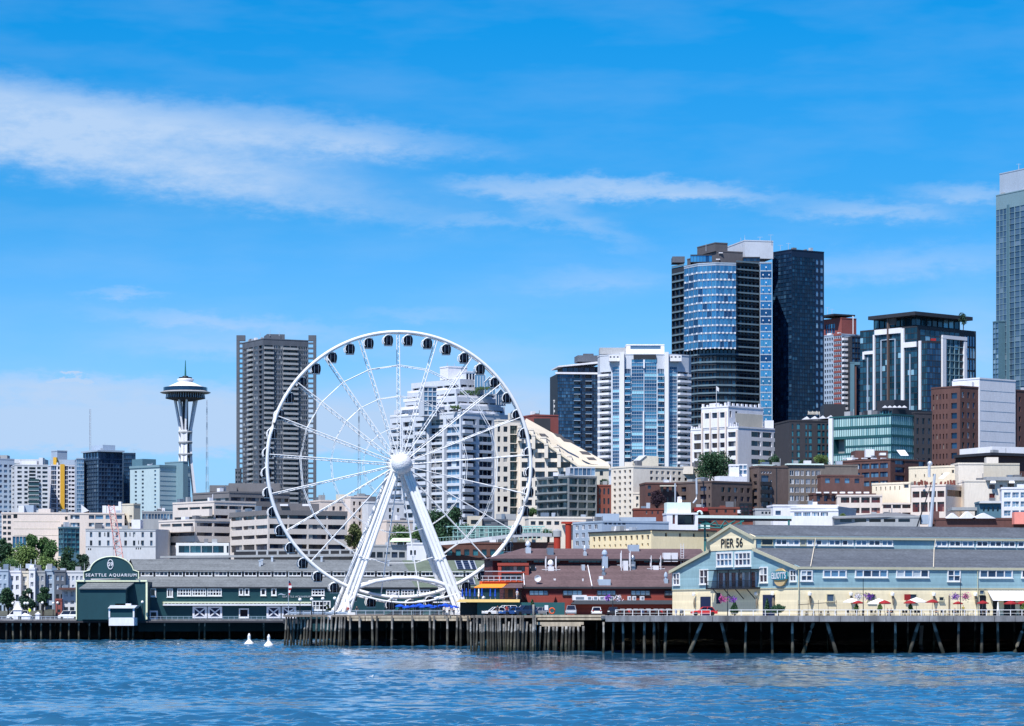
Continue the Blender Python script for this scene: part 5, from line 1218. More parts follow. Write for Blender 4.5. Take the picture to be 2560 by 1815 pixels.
    for (l, cc_, r_, D_, yt, yb) in ((434, 523, 531, 921.5, 1272, 1290), (397.5, 478, 485, 904.5, 1315.5, 1329)):
        qq = quad(l, cc_, r_, D_ - 1.6, 40); b.blk(qq, yt, yb, 'office_cream', part='terrace')
    # right wing
    qd = quad(575, 670, 868, 880, 28)
    b.blk(qd, 1276, None, Fm, {0: [G(3, 3, .93, .38, 1280, 1353, .01, .99, 3), G(3, 1, .93, .95, 1359, 1378, .01, .99, 3)], 1: [G(4, 4, .92, .46, 1278, 1378, .01, .99, 4)]})
    n0 = Vector((qd[1] - qd[0])); mb = MB()
    for (p, q_) in ((qd[0], qd[1]), (qd[1], qd[2])):
        d = q_ - p; nn = Vector((d.y, -d.x)).normalized() * .25; mb.obox((p.x, p.y, Z(1287, 880)), Vector((d.x, d.y, 0)), Vector((nn.x, nn.y, 0)), (0, 0, Z(1275, 880) - Z(1287, 880)))
    b.part(mb, 'parapet', ['office_grey'])
    b.blk(quad(682, 700, 798, 905, 20), 1258, 1278, 'office_grey', part='penthouse'); b.box(524, 592, 1213, 1229, 955, 10, 'office_grey', 'penthouse', 6); b.box(572, 700, 1208, 1229, 962, 12, 'office_grey', 'penthouse', 6)
    for px, y in ((700, 1260), (756, 1260)): b.box(px, px + 20, y, y + 5, 903, 3, 'white_wall')
    b.done()
    b = B('glass_pavilion', 'white framed glass pavilion below the stepped offices', 500, 868)
    q = rect(440, 572, 868, 9, 3); b.blk(q, 1357, 1389, 'white_paint', {0: [G(4, 1, .96, .68, 1360, 1386, 446, 560, 2, 1, 'w_teal', None, 1.2), G(1, 1, .8, .8, 1362, 1384, 566, 572)]}, roof='roof_white'); mb = MB(); mb.obox((q[0].x, q[0].y + .5, 5), (q[1].x - q[0].x, 0, 0), (0, 7, 0), (0, 0, Z(1389, 868) - 5.2)); b.part(mb, 'base', ['concrete_dark']); b.done()
    # boarding walkway along the shore, seen over the shed roof
    o = thing('elevated_walkway', 'concrete elevated walkway running behind the aquarium roof', 'walkway', (X(700, 830), 830, gz(X(700, 830), 830)))
    mb = MB(); mb.hexa([P(400, 1395, 834), P(905, 1391, 834), P(905, 1391, 838), P(400, 1395, 838), P(400, 1390, 834), P(905, 1384, 834), P(905, 1384, 838), P(400, 1390, 838)])
    mb.hexa([P(590, 1379, 840), P(905, 1376, 840), P(905, 1376, 843), P(590, 1379, 843), P(590, 1375, 840), P(905, 1373, 840), P(905, 1373, 843), P(590, 1375, 843)])
    for px in range(640, 905, 26): mb.obox(P(px, 1420, 838), (.5, 0, 0), (0, .5, 0), (0, 0, 5))
    mb.obj('deck', ['concrete'], o)
    mb = MB(); mb.obox(P(585, 1399, 846), (X(905, 846) - X(585, 846), 0, 0), (0, 3, 0), (0, 0, 2.6)); mb.obj('charcoal_wall', ['charcoal'], o)  # wall in one even charcoal colour behind the walkway
    # crane
    r = thing('tower_crane', 'faded red lattice crane jib leaning in front of the pale grey hall', 'crane', (X(303, 860), 860, gz(X(303, 860), 860)))
    mb = MB(); p0, p1 = P(306, 1440, 860), P(277, 1263, 866); n = 22
    for i in range(n):
        a, c_ = p0.lerp(p1, i / n), p0.lerp(p1, (i + 1) / n); w = .95 - .35 * abs(i / n - .4); sgn = 1 if i % 2 else -1
        for s in (-1, 1): mb.tube([a + Vector((s * w, 0, 0)), c_ + Vector((s * w, 0, 0))], .08, 4, cap=False); mb.tube([a + Vector((s * w, 1.5, 0)), c_ + Vector((s * w, 1.5, 0))], .10, 4, cap=False)
        mb.tube([a + Vector((sgn * w, 0, 0)), c_ + Vector((-sgn * w, 0, 0))], .08, 4, cap=False); mb.tube([a + Vector((-w, 0, 0)), c_ + Vector((-w, 1.5, 0))], .08, 4, cap=False)
    mb.tube([p1 + Vector((0, 0, 0)), p1 + Vector((1.5, 0, -28))], .04, 3)
    mb.obj('jib', ['crane_red'], r)
    # townhouses at far left
    spec = [('blue glass fronted end townhouse at the left edge', -20, 21, 1424, 'g_slate', 'grey_blue'), ('white townhouse with tall windows at the left edge', 21, 52, 1427, 'w_mix', 'white_wall'), ('beige plain townhouse behind the small trees', 52, 72, 1428, 'w_mix', 'beige'), ('white narrow townhouse with a roof hut', 72, 88, 1420, 'w_mix', 'white_wall'),
            ('grey townhouse with white framed bay windows', 88, 113, 1427, 'w_blue', 'concrete'), ('pale blue grey townhouse bay with stacked windows', 113, 136, 1424, 'w_blue', 'grey_blue'), ('dark grey townhouse with shaded balconies', 136, 164, 1426, 'w_blue', 'concrete_dark'), ('white townhouse with brown roof line beside the arched pavilion', 164, 212, 1427, 'w_blue', 'concrete_pale')]
    for i, (lab, x0, x1, yt, g, m) in enumerate(spec):
        D_ = 812 + (i % 3) * 1.5; b = B('townhouse', lab, (x0 + x1) / 2, D_, group='townhouses left of the aquarium')
        n = max(1, int((x1 - x0) / 12))
        b.blk(rect(x0 + .3, x1 - .3, D_, 12), yt, None, m, {0: [G(n, 2, .55, .55, yt + 8, yt + 52, .06, .94, 2, 1, g, 'white_wall', .3), G(n, 2, .6, .6, yt + 54, 1536, .06, .94, 2, 1, 'w_dark')]})
        if i in (3, 5): b.box(x0 + 2, x1 - 3, yt - 9, yt + 1, D_ + 3, 4, 'white_wall', 'roof_hut')
        b.done()
    b = B('corner_house', 'orange and white corner house with brown roof left of the pavilion', 165, 795)
    b.blk(rect(139, 155, 795, 12), 1497, None, 'terracotta', {0: [G(1, 2, .5, .4, 1500, 1536)]}, part='orange_wall'); b.blk(rect(155.2, 190, 796, 12), 1474, None, 'concrete_pale', {0: [G(2, 1, .55, .8, 1476, 1494, .05, .95, 3, 2, 'w_blue', 'white_wall'), G(2, 1, .6, .7, 1499, 1512, .05, .95, 3, 1, 'w_mix', 'white_wall'), G(2, 1, .7, .8, 1515, 1540, .05, .95)]})
    mb = MB(); mb.obox(P(146, 1474, 794), (X(192, 794) - X(146, 794), 0, 0), (0, 13, 0), (0, 0, .5)); b.part(mb, 'roof', ['brick']); b.done()
    b = B('brick_chimney_stack', 'cream chimney stack rising between the left trees', 150, 845, 'chimney'); b.box(144, 152, 1391, 1440, 845, 3, 'cream', 'stack'); b.box(151, 163, 1407, 1440, 846, 4, 'beige', 'stack'); b.done()
left_mid()
# ------------------------------------------------------------------ tall concrete tower behind the wheel
def concrete_tower():
    D = 1700.0
    b = B('concrete_tower', 'tall grey brown concrete apartment tower with open corner frames', 658, D)
    q = quad(606, 658, 771, D, 27)
    y0, y1, n = 860, 1260, 32
    b.blk(q, 846, None, 'concrete_dark', {0: [G(1, n, .92, .62, y0, y1, .03, .28, 4, 1, 'w_dark', 'concrete', .2), G(1, n, .86, .66, y0, y1, .30, .52, 1, 1, 'w_dark', None, .9), G(1, n, .9, .62, y0, y1, .54, .74, 3, 1, 'w_dark', 'concrete', .2), G(1, n, .86, .66, y0, y1, .77, .98, 1, 1, 'w_dark', None, .9)],
                                          1: [G(1, n, .9, .68, y0, y1, .02, .22, 1, 1, 'w_dark', None, 1.0), G(1, n, .94, .66, y0, y1, .23, .43, 5, 1, 'w_dark', 'concrete_pale', .2), G(2, n, .88, .68, y0, y1, .44, .76, 1, 1, 'w_dark', None, 1.0), G(1, n, .92, .66, y0, y1, .77, .99, 5, 1, 'w_dark', 'concrete_pale', .2)]})
    b.box(668, 712, 835, 848, 1712, 14, 'concrete_dark', 'penthouse', 12)
    ys = [y0 + (y1 - y0) / n * (i + 1) - 1.2 for i in range(n)]
    b.balconies(q[1], q[2], .44, .76, ys, 1.3, 1.0, D, 'concrete', 'concrete'); b.balconies(q[1], q[2], .02, .22, ys, 1.3, 1.0, D, 'concrete', 'concrete'); b.balconies(q[0], q[1], .30, .52, ys, 1.2, 1.0, D, 'concrete', 'concrete')
    # open frames at both outer corners
    for (xa, xb, qi, sg) in ((591, 606, 0, -1), (771, 790, 2, 1)):
        mb = MB(); base = q[qi]; dy = base.y
        wd = (X(xb, dy) - X(xa, dy)); xo = X(xa, dy) if sg < 0 else X(xb, dy) - 1.6
        mb.obox((xo, dy, gz(xo, dy) - 1), (1.6, 0, 0), (0, 3, 0), (0, 0, Z(842, dy) - gz(xo, dy)))
        for i in range(n + 1):
            z_ = Z(y0 + (y1 - y0) / n * i, dy); mb.obox((X(xa, dy) + .02, dy + .05, z_), (wd - .04, 0, 0), (0, 2.9, 0), (0, 0, .9))
        mb.obox((X(xa, dy), dy - .02, Z(852, dy)), (wd + (1.5 if sg < 0 else 0), 0, 0), (0, 3.04, 0), (0, 0, Z(838, dy) - Z(852, dy))); b.part(mb, 'corner_frame', ['concrete_dark'])
    for px, yy in ((650, 830), (675, 824), (698, 828)): antenna(b, px, yy, 840, 1712, .2)
    b.box(588, 601, 1172, None, 1690, 8, 'concrete_dark', 'side_wing', 0, {0: [G(2, 9, .6, .5, 1176, 1280)]})
    b.done()
concrete_tower()
# ------------------------------------------------------------------ terraced white condos and sloping cream condos behind the wheel
def condos():
    D = 1060.0
    WW = 'condo_grey'
    b = B('terraced_condos', 'white grey terraced condominium tower behind the ferris wheel', 1152, D)
    q = quad(975, 1152, 1276, D, 46); n = 13; y0, y1 = 1042, 1316
    b.blk(q, 1030, None, WW, {
        0: [G(1, n, .94, .70, y0, y1, .79, .985, 3, 1, 'w_blue', 'white_paint', .7), G(1, n, .94, .70, y0, y1, .57, .76, 3, 2, 'w_dark', 'white_paint', .7), G(1, n, .9, .66, y0, y1, .36, .55, 3, 1, 'w_dark', None, 1.0), G(1, n, .9, .56, y0, y1, .18, .34, 3, 1, 'w_dark', None, 1.0), G(1, n, .9, .50, y0, y1, .02, .16, 2, 1, 'w_dark', None, .8)],
        1: [G(1, n, .9, .66, y0, y1, .03, .32, 2, 1, 'w_dark', None, .9), G(1, n, .95, .68, y0, y1, .36, .64, 3, 1, 'w_dark', 'white_paint', .45), G(1, n, .95, .68, y0, y1, .68, .97, 3, 1, 'w_dark', 'white_paint', .45)]}, roof='concrete_pale')
    ys = [y0 + (y1 - y0) / n * (i + 1) - 3.5 for i in range(n)]
    mb = MB(); A, C_, E = q[0], q[1], q[2]; d0 = (C_ - A).normalized(); L0 = (C_ - A).length; n0 = Vector((d0.y, -d0.x))
    for f in (.775, .56): p = A + d0 * L0 * f; mb.obox((p.x, p.y, gz(p.x, p.y)), Vector((d0.x, d0.y, 0)) * 1.1, Vector((n0.x, n0.y, 0)) * 1.3, (0, 0, Z(1065, D) - gz(p.x, p.y)))
    b.part(mb, 'pier', ['concrete_pale'])
    b.balconies(q[0], q[1], .36, .54, ys, 1.2, 1.0, D, WW, WW); b.balconies(q[0], q[1], .02, .17, ys, 1.2, 1.0, D, WW, WW); b.balconies(q[1], q[2], .03, .2, ys, 1.2, 1.0, D, WW, WW)
    # set back storeys
    D2 = 1066
    lv = [(985, 1150, 1262, 1012, 1031), (1012, 1142, 1252, 992, 1013), (1018, 1140, 1240, 972, 993), (1028, 1150, 1226, 947, 973)]
    for i, (l, cc_, r_, yt, yb) in enumerate(lv):
        qq = quad(l, cc_, r_, D2 + 3 * i, 40)
        b.blk(qq, yt, yb, WW, {0: [G(6, 1, .9, .5, yt + (yb - yt) * .38, yb - 1, .02, .98, 2, 1, 'w_dark', None, .9)], 1: [G(4, 1, .9, .5, yt + (yb - yt) * .38, yb - 1, .02, .98, 2, 1, 'w_dark', None, .9)]}, part='terrace_storey', roof='concrete_pale', D=D2 + 3 * i)
        for e0, e1 in ((qq[0], qq[1]), (qq[1], qq[2])):
            mb = MB(); d = e1 - e0; nn = Vector((d.y, -d.x)).normalized(); e_ = e0 + nn * 1.8
            mb.obox((e_.x, e_.y, Z(yb + 2.5, D2 + 3 * i)), Vector((d.x, d.y, 0)) * .82, Vector((-nn.x, -nn.y, 0)) * .2, (0, 0, 1.1)); b.part(mb, 'terrace_parapet', ['white_wall'])
    b.blk(rect(1060, 1092, 1064, 6, 20), 965, 1040, WW, {0: [G(3, 6, .92, .9, 967, 1038, 0, 1, 1, 1, 'w_blue', 'white_paint', .2)]}, part='glass_bay')
    b.blk(quad(1100, 1120, 1168, 1080, 30), 915, 948, 'white_wall', part='penthouse'); b.blk(rect(1165, 1196, 1078, 8, 20), 928, 972, WW, {0: [G(4, 2, .8, .85, 932, 970, 0, 1, 1, 1, 'w_dark', 'white_paint', .2)]}, part='sunroom')
    for (x0, x1, ya, yb, D_) in ((1186, 1214, 925, 968, 1074), (1210, 1238, 942, 985, 1070), (1240, 1264, 972, 1012, 1067)):
        mb = MB(); mb.extr([P(x0, yb, D_), P(x1, yb, D_), P(x1, ya + 14, D_), P((x0 + x1) / 2, ya, D_), P(x0, ya + 14, D_)], (0, 7, 0)); s_ = b.part(mb, 'sunroom', ['w_blue'])
        mb = MB()
        for i in range(5): xx = x0 + (x1 - x0) * i / 4; mb.obox(P(xx, yb, D_ - .1), (.14, 0, 0), (0, .12, 0), (0, 0, (yb - ya - 15) * D_ / F))
        mb.tube([P(x0, ya + 14, D_), P((x0 + x1) / 2, ya, D_), P(x1, ya + 14, D_)], .14, 4); mb.obj('frame', ['white_paint'], s_)
    for px, y0_, y1_ in ((1118, 906, 918), (1137, 908, 918)): antenna(b, px, y0_, y1_, 1082, .15)
    mb = MB()
    for (x0, x1, y, D_) in ((1120, 1150, 1022, 1060), (1150, 1200, 985, 1062), (1190, 1232, 976, 1066)):
        for i in range(40): p = P(rnd.uniform(x0, x1), y + rnd.uniform(-4, 3), D_); a_ = rnd.uniform(0, 3); mb.face([p, p + Vector((.9 * math.cos(a_), .4, .5)), p + Vector((.2, .3, 1.0))])
    mat('leaf_dark', (.03, .07, .02), var=.4, scale=2); b.part(mb, 'planting', ['leaf_dark']); b.done()
    # cream condos with the long sloping roof
    D = 1000.0
    b = B('sloping_roof_condos', 'cream condominium with a long sloping sunlit roof right of the wheel hub', 1340, D)
    b.blk(quad(1236, 1243, 1300, D, 20), 1049, None, 'cream_light', {1: [G(1, 9, .75, .55, 1060, 1285, 1243, 1252), G(1, 9, .75, .55, 1060, 1285, 1257, 1271), G(1, 10, .98, .92, 1062, 1290, 1275, 1294, 3, 2, 'g_green', 'charcoal', 1.2)]}, part='left_block')
    b.blk(rect(1270, 1282, 1006, 6), 1033, 1052, 'beige', part='chimney')
    st = [(1300, 1072, 1334), (1334, 1092, 1366), (1366, 1115, 1398), (1398, 1138, 1430)]
    for i, (x0, yt, x1) in enumerate(st):
        nrow = int((1290 - yt) / 23.6)
        b.blk(rect(x0, x1, 1001 + i * .05, 20), yt, None, 'cream_light', {0: [G(1, nrow, .84, .62, 1290 - nrow * 23.6 + 2, 1292, .05, .95, 3, 1, 'w_dark', None, .9)]}, part='bay')
        pass
        b.box(x0 - 5, x0 + 4, yt - 6, yt + 30, 999.5, 3, 'cream_light', 'chimney'); b.box(x0 - 1, x0 + 10, yt - 11, yt + 2, 1003, 3, 'beige', 'chimney')
    b.blk(rect(1430, 1522, 1001.5, 16), 1165, None, 'beige', {0: [G(3, 3, .3, .5, 1172, 1240, .05, .95)]}, part='right_block')
    mb = MB()
    A = [(1302, 1064, 1000.5), (1446, 1163, 1000.5), (1526, 1166, 1001), (1518, 1156, 1018), (1372, 1077, 1018), (1316, 1046, 1018)]
    top = [P(x, y, d) for x, y, d in A]
    # two planes: keep it planar by splitting
    mb.face([top[0], top[1], top[4], top[5]]); mb.face([top[1], top[2], top[3], top[4]])
    for p, q_ in ((top[0], top[1]), (top[1], top[2])): mb.face([p - Vector((0, 0, .7)), q_ - Vector((0, 0, .7)), q_, p])
    b.part(mb, 'sloping_roof', ['cream'])
    for pts in (((1348, 1084), (1362, 1085), (1372, 1094), (1356, 1093)), ((1383, 1083), (1402, 1087), (1411, 1096), (1392, 1092)), ((1400, 1094), (1425, 1100), (1436, 1108), (1410, 1104)), ((1448, 1128), (1470, 1130), (1478, 1138), (1456, 1136)), ((1466, 1144), (1484, 1144), (1492, 1151), (1472, 1150))):
        mb = MB(); mb.extr([P(x, y, 1006) for x, y in pts], (0, -1.6, 0)); b.part(mb, 'roof_terrace', ['brown_roof_lt'])
    b.done()
    b = B('red_roof_house', 'dark red block peeking over the sloping cream roof', 1370, 1100); b.blk(quad(1306, 1335, 1396, 1100, 22), 1036, None, 'terracotta'); b.box(1335, 1376, 1046, 1075, 1096, 4, 'charcoal', 'dormer'); b.done()
condos()
# ------------------------------------------------------------------ glass towers
def towers():
    D = 1320.0
    b = B('apartment_tower', 'dark navy glass apartment tower with white top slab left of the blue white tower', 1440, D)
    q = quad(1393, 1394, 1500, D, 8); q = rect(1394, 1500, D, 22, 8)
    y0, y1, n = 936, 1200, 16
    b.blk(q, 934, None, 'charcoal', {0: [G(8, n * 2, .95, .9, y0, y1, 1394, 1435, 1, 1, 'g_navy', None, .12), G(1, n, .95, .86, y0, y1, 1436, 1449, 1, 1, 'w_dark', None, 1.0), G(3, n * 2, .95, .92, y0, y1, 1450, 1463, 1, 1, 'g_navy', None, .12), G(1, n, .95, .86, y0, y1, 1464, 1478, 1, 1, 'w_dark', None, 1.0), G(4, n * 2, .95, .92, y0, y1, 1479, 1499, 1, 1, 'g_navy', None, .12)]})
    ys = [y0 + (y1 - y0) / n * (i + 1) - 1 for i in range(n)]
    b.balconies(q[0], q[1], 1434, 1450, ys, 1.4, 1.0, D, 'grey_blue', 'g_navy'); b.balconies(q[0], q[1], 1463, 1479, ys, 1.4, 1.0, D, 'grey_blue', 'g_navy')
    b.blk(rect(1406, 1502, D + 5, 14, 8), 916, 934, 'charcoal', {0: [G(7, 1, .92, .85, 918, 932, 0, 1, 1, 1, 'g_navy')]}, part='penthouse')
    mb = MB(); r_ = rect(1396, 1503, D + 1, 20, 8); d = r_[1] - r_[0]
    mb.hexa([(r_[0].x, r_[0].y, Z(917, D)), (r_[1].x, r_[1].y, Z(906, D)), (r_[2].x, r_[2].y, Z(906, D)), (r_[3].x, r_[3].y, Z(917, D)), (r_[0].x, r_[0].y, Z(914, D)), (r_[1].x, r_[1].y, Z(901, D)), (r_[2].x, r_[2].y, Z(901, D)), (r_[3].x, r_[3].y, Z(914, D))]); mb.obox((q[0].x - 1, q[0].y - .8, Z(935, D)), Vector((q[1].x - q[0].x + 1, q[1].y - q[0].y, 0)), (0, 1, 0), (0, 0, .8)); b.part(mb, 'roof_slab', ['white_wall'])
    b.box(1445, 1500, 888, 904, D + 10, 10, 'concrete_dark', 'rooftop_unit', 8); b.box(1458, 1484, 884, 890, D + 12, 6, 'concrete_dark', 'rooftop_unit'); b.box(1384, 1394, 1000, None, D + 8, 6, 'concrete_pale', 'side_balconies', 0, {0: [G(1, 16, .9, .5, 1003, 1200)]}); b.done()
    # blue-white tower
    D = 1290.0
    b = B('apartment_tower', 'bright blue glass tower with white piers and rounded balconies', 1610, D)
    poly = []
    sh = [(1494, 14), (1500, 8), (1528, 3.5), (1549, 1.5), (1578, .6), (1610, 0), (1643, .6), (1672, 1.5), (1694, 3.5), (1722, 8), (1728, 14)]
    poly = [Vector((X(px, D + dd), D + dd)) for px, dd in sh] + [Vector((X(1728, D + 34), D + 34)), Vector((X(1494, D + 34), D + 34))]
    y0, y1, n = 925, 1175, 16
    b.blk(poly, 884, None, 'condo_grey', {
        1: [G(1, n, .98, .74, y0, y1, 0, 1, 3, 1, 'w_dark', None, 1.2)], 2: [G(1, 2 * n, .96, .94, y0 - 10, y1, 1531, 1548, -4, 1, 'g_teal', 'grey_blue', .2)], 3: [G(4, n, .9, .8, y0 - 5, y1, 1562, 1577, 1, 1, 'g_teal', None, .6)],
        4: [G(1, 2 * n, .97, .95, 898, y1, .02, .99, -5, 1, 'g_teal', 'grey_blue', .2)], 5: [G(1, 2 * n, .97, .95, 898, y1, .01, .98, -5, 1, 'g_teal', 'grey_blue', .2)], 6: [G(4, n, .9, .8, y0 - 5, y1, 1644, 1660, 1, 1, 'g_teal', None, .6)], 7: [G(1, 2 * n, .96, .94, y0 - 10, y1, 1674, 1693, -4, 1, 'g_teal', 'condo_grey', .2)], 8: [G(1, n, .98, .74, y0, y1, 0, 1, 3, 1, 'w_dark', None, 1.2)], 9: [G(1, n, .9, .6, y0, y1, 0, 1, 1, 1, 'w_dark')]}, roof='roof_white')
    ys = [y0 + (y1 - y0) / n * (i + 1) - .5 for i in range(n)]
    b.balconies(poly[1], poly[2], .0, 1.0, ys, 1.6, .72, D + 6, 'white_wall', 'white_wall'); b.balconies(poly[8], poly[9], .0, 1.0, ys, 1.6, .72, D + 6, 'white_wall', 'white_wall')
    b.balconies(poly[3], poly[4], 1562, 1577, ys, 1.2, 1.0, D, 'white_wall', 'g_teal'); b.balconies(poly[6], poly[7], 1644, 1659, ys, 1.2, 1.0, D, 'white_wall', 'g_teal')
    mb = MB()
    for x0, x1, dd in ((1549.5, 1560.5, -.2), (1662, 1671.5, -.2)): mb.obox(P(x0, 1210, D + dd - .6), (X(x1, D) - X(x0, D), 0, 0), (0, 2.2, 0), (0, 0, Z(880, D) - Z(1210, D)))
    mb.obox(P(1607, 1160, D - .9), (X(1610.5, D) - X(1607, D), 0, 0), (0, .8, 0), (0, 0, Z(1028, D) - Z(1160, D))); mb.obox(P(1608, 920, D - .9), (X(1612, D) - X(1608, D), 0, 0), (0, .8, 0), (0, 0, Z(899, D) - Z(920, D)))
    b.part(mb, 'pier', ['white_wall'])
    b.blk(rect(1566, 1661, D + 6, 14), 861, 885, 'white_wall', {0: [G(1, 1, 1, 1, 862, 873, 1576, 1652, 1, 1, 'g_grey')]}, part='crown', roof='roof_white'); b.blk(rect(1499, 1567, D + 12, 14), 869, 885, 'concrete', part='rooftop_unit'); b.box(1584, 1640, 886, 897, D - .5, 2, 'charcoal', 'canopy')
    for x0, x1, d_ in ((1522, 1549, 3), (1674, 1704, 3)): b.box(x0, x1, 888, 903, D + d_ - 2.5, 3, 'white_wall', 'upper_balcony', 0, {0: [G(3, 1, .5, .5, 889, 896)]})
    b.done()
    # big blue tower
    D = 1380.0
    b = B('curved_glass_tower', 'big tower with a bright blue curved glass front over dark striped floors', 1790, D)
    pts = [(1679, 26), (1710, 15), (1745, 4), (1790, 0), (1840, 2), (1897, 10), (1900, 30)]
    poly = [Vector((X(px, D + dd), D + dd)) for px, dd in pts] + [Vector((X(1900, D + 50), D + 50)), Vector((X(1679, D + 50), D + 50))]
    fl = 19.4
    ng = 11
    b.blk(poly, 655, None, 'charcoal', {0: [G(3, 23, .92, .70, 652, 652 + 23 * fl, 0, 1, 1, 1, 'g_black', None, .8)], 1: [G(4, 12, .94, .92, 871, 871 + 12 * fl, 0, 1, 1, 1, 'g_black', None, .6)], 2: [G(5, 12, .94, .80, 871, 871 + 12 * fl, 0, 1, 1, 1, 'g_black', None, .6)], 3: [G(5, 12, .94, .80, 871, 871 + 12 * fl, 0, 1, 1, 1, 'g_black', None, .6)], 4: [G(6, 23, .94, .80, 660, 660 + 23 * fl, 0, 1, 1, 1, 'g_black', None, .8)]})
    sk = [Vector((X(px, D + dd), D + dd)) for px, dd in [(1710, 13), (1745, 1.5), (1790, -2.5), (1840, -.5)]] + [Vector((X(1838, D + 6), D + 6)), Vector((X(1790, D + 5), D + 5)), Vector((X(1745, D + 9), D + 9)), Vector((X(1711, D + 18), D + 18))]
    b.blk(sk, 656, 871, 'grey_blue', {0: [G(3, ng, .98, .90, 662, 662 + ng * 19, 0, 1, -3, 1, 'g_blue', 'tower_mullion', .14)], 1: [G(4, ng, .98, .90, 662, 662 + ng * 19, 0, 1, -3, 1, 'g_blue', 'tower_mullion', .14)], 2: [G(5, ng, .98, .90, 662, 662 + ng * 19, 0, 1, -3, 1, 'g_blue', 'tower_mullion', .14)]}, part='curved_front')
    me = None
    for (ia, ib, cnt) in ((0, 1, 3), (1, 2, 4), (2, 3, 5)):
        for r_ in range(ng):
            for k in range(cnt):
                t = (k + (.25 if r_ % 2 else .75)) / cnt; p = sk[ia].lerp(sk[ib], t)
                if me is None: m_ = MB(); m_.box(0, 0, -.4, .62, .4, .8); me = m_.mesh('floor_light', ['white_wall'])
                if (r_ * 12 + k + ia * 4) % 4 != 3 or True:
                    o = bpy.data.objects.new('floor_light', me); col.objects.link(o); o.parent = b.root; o.location = Vector((p.x, p.y - .2, Z(681 + 19 * r_, D))) - b.root.location
    mb = MB()
    for r_ in range(ng):
        for ia in range(3):
            p, q_ = sk[ia], sk[ia + 1]; mb.obox((p.x, p.y - .12, Z(681.5 + 19 * r_, D)), Vector((q_.x - p.x, q_.y - p.y, 0)), (0, .1, 0), (0, 0, .32))
    b.part(mb, 'floor_bands', ['grey_blue'])
    mb = MB()   # spandrels of the dark floors, balcony edges
    for r_ in range(24):
        y = 652 + fl * r_
        for ia, ib, ya, m_ in ((0, 1, 0, .9), (4, 5, 0, .9), (1, 2, 880, .5), (2, 3, 880, .5), (3, 4, 880, .5)):
            if y < ya: continue
            p, q_ = poly[ia], poly[ib]; mb.obox((p.x + .02, p.y - m_, Z(y + 2, D)), Vector((q_.x - p.x - .04, q_.y - p.y, 0)), (0, m_ - .02, 0), (0, 0, .7))
    b.part(mb, 'floor_edges', ['band_teal'])
    # glass strip and roof structures
    b.blk(rect(1900, 1930, D + 8, 16), 655, None, 'grey_blue', {0: [G(1, 26, .96, .84, 658, 658 + 26 * 19.0, .02, .98, -4, 1, 'g_blue', 'tower_mullion', .15)]}, part='glass_strip')
    mb = MB()
    for r_ in range(24):
        for t in ((.25, .75) if r_ % 2 else (.5,)): p = P(1900 + 30 * t, 668 + 19 * r_, D + 7.5); mb.box(p.x, p.y, p.z - .3, .5, .4, .6)
    b.part(mb, 'strip_lights', ['white_wall'])
    b.blk(quad(1718, 1800, 1857, D + 14, 22), 627, 656, 'brown_roof_lt', part='rooftop_block'); b.blk(quad(1743, 1788, 1819, D + 17, 22), 606, 628, 'brown_roof_lt', part='rooftop_block'); b.blk(rect(1726, 1780, D + 7, 10, -4), 636, 656, 'charcoal', {0: [G(7, 1, .95, .9, 638, 655, 0, 1, 1, 1, 'g_blue')]}, part='glass_penthouse')
    b.blk(rect(1681, 1712, D + 27, 10), 641, 656, 'concrete_dark', part='rooftop_block'); b.blk(rect(1858, 1900, D + 14, 12), 642, 656, 'charcoal', {0: [G(5, 1, .95, .8, 644, 654, 0, 1, 1, 1, 'g_navy')]}, part='rooftop_block')
    b.blk(quad(1818, 1862, 1933, D + 22, 14), 600, 645, 'condo_grey', part='roof_screen', roof='roof_white')
    for px, y0_, y1_, a_ in ((1900, 592, 602, 1), (1927, 586, 602, 1), (1862, 588, 601, 0), (1852, 594, 602, 0), (1765, 608, 628, 0)): antenna(b, px, y0_, y1_, D + 24, .12, a_)
    for x0, x1, y in ((1727, 1736, 638), (1797, 1807, 631), (1790, 1800, 647)): b.box(x0, x1, y, y + 2, D + 13.4, 1, 'white_wall', 'vent_louvre')
    b.done()
    # dark right half: a tower of its own
    b = B('black_glass_tower', 'near black glass tower with a slit of small bright windows on its right edge', 1979, 1402)
    q = quad(1931, 1979, 2060, 1402, 33)
    b.blk(q, 623, None, 'navy_metal', {0: [G(7, 44, .9, .86, 632, 1080, 0, 1, 1, 1, 'g_navy', None, .15)], 1: [G(9, 44, .86, .84, 640, 1080, .02, .72, 1, 1, 'g_black', None, .15), G(1, 22, .7, .6, 640, 1080, .74, .84, 1, 1, 'g_slate', None, .2), G(1, 22, .8, .66, 640, 1080, .88, .98, 1, 1, 'g_slate', None, .2)]})
    for px, y0_, y1_ in ((1951, 612, 626), (1971, 607, 626)): antenna(b, px, y0_, y1_, 1412, .12, 1)
    b.done()
    # red and grey checkered tower
    D = 1560.0
    b = B('apartment_tower', 'grey apartment tower with a brick red vertical strip behind the black glass tower', 2095, D)
    q = quad(2040, 2104, 2152, D, 34); n = 17; y0, y1 = 838, 1065
    b.blk(q, 834, None, 'grey_blue', {0: [G(4, n, .62, .55, y0, y1, .32, .68, 1, 1), G(4, n, .7, .62, y0, y1, .70, .99, 1, 1, 'w_red')], 1: [G(3, n, .95, .62, y0, y1, .02, .50, 1, 1, 'w_dark', None, .8), G(3, n, .9, .92, y0, y1, .58, .98, 1, 1, 'g_navy')]})
    A, C_ = q[0], q[1]; d = C_ - A; mb = MB(); nn = Vector((d.y, -d.x)).normalized()
    for i in range(n + 2): p = A + d * .70 + nn * .2; mb.obox((p.x, p.y, Z(838 + 13.35 * i, D)), Vector((d.x, d.y, 0)) * .295, Vector((-nn.x, -nn.y, 0)) * .18, (0, 0, 1.1))
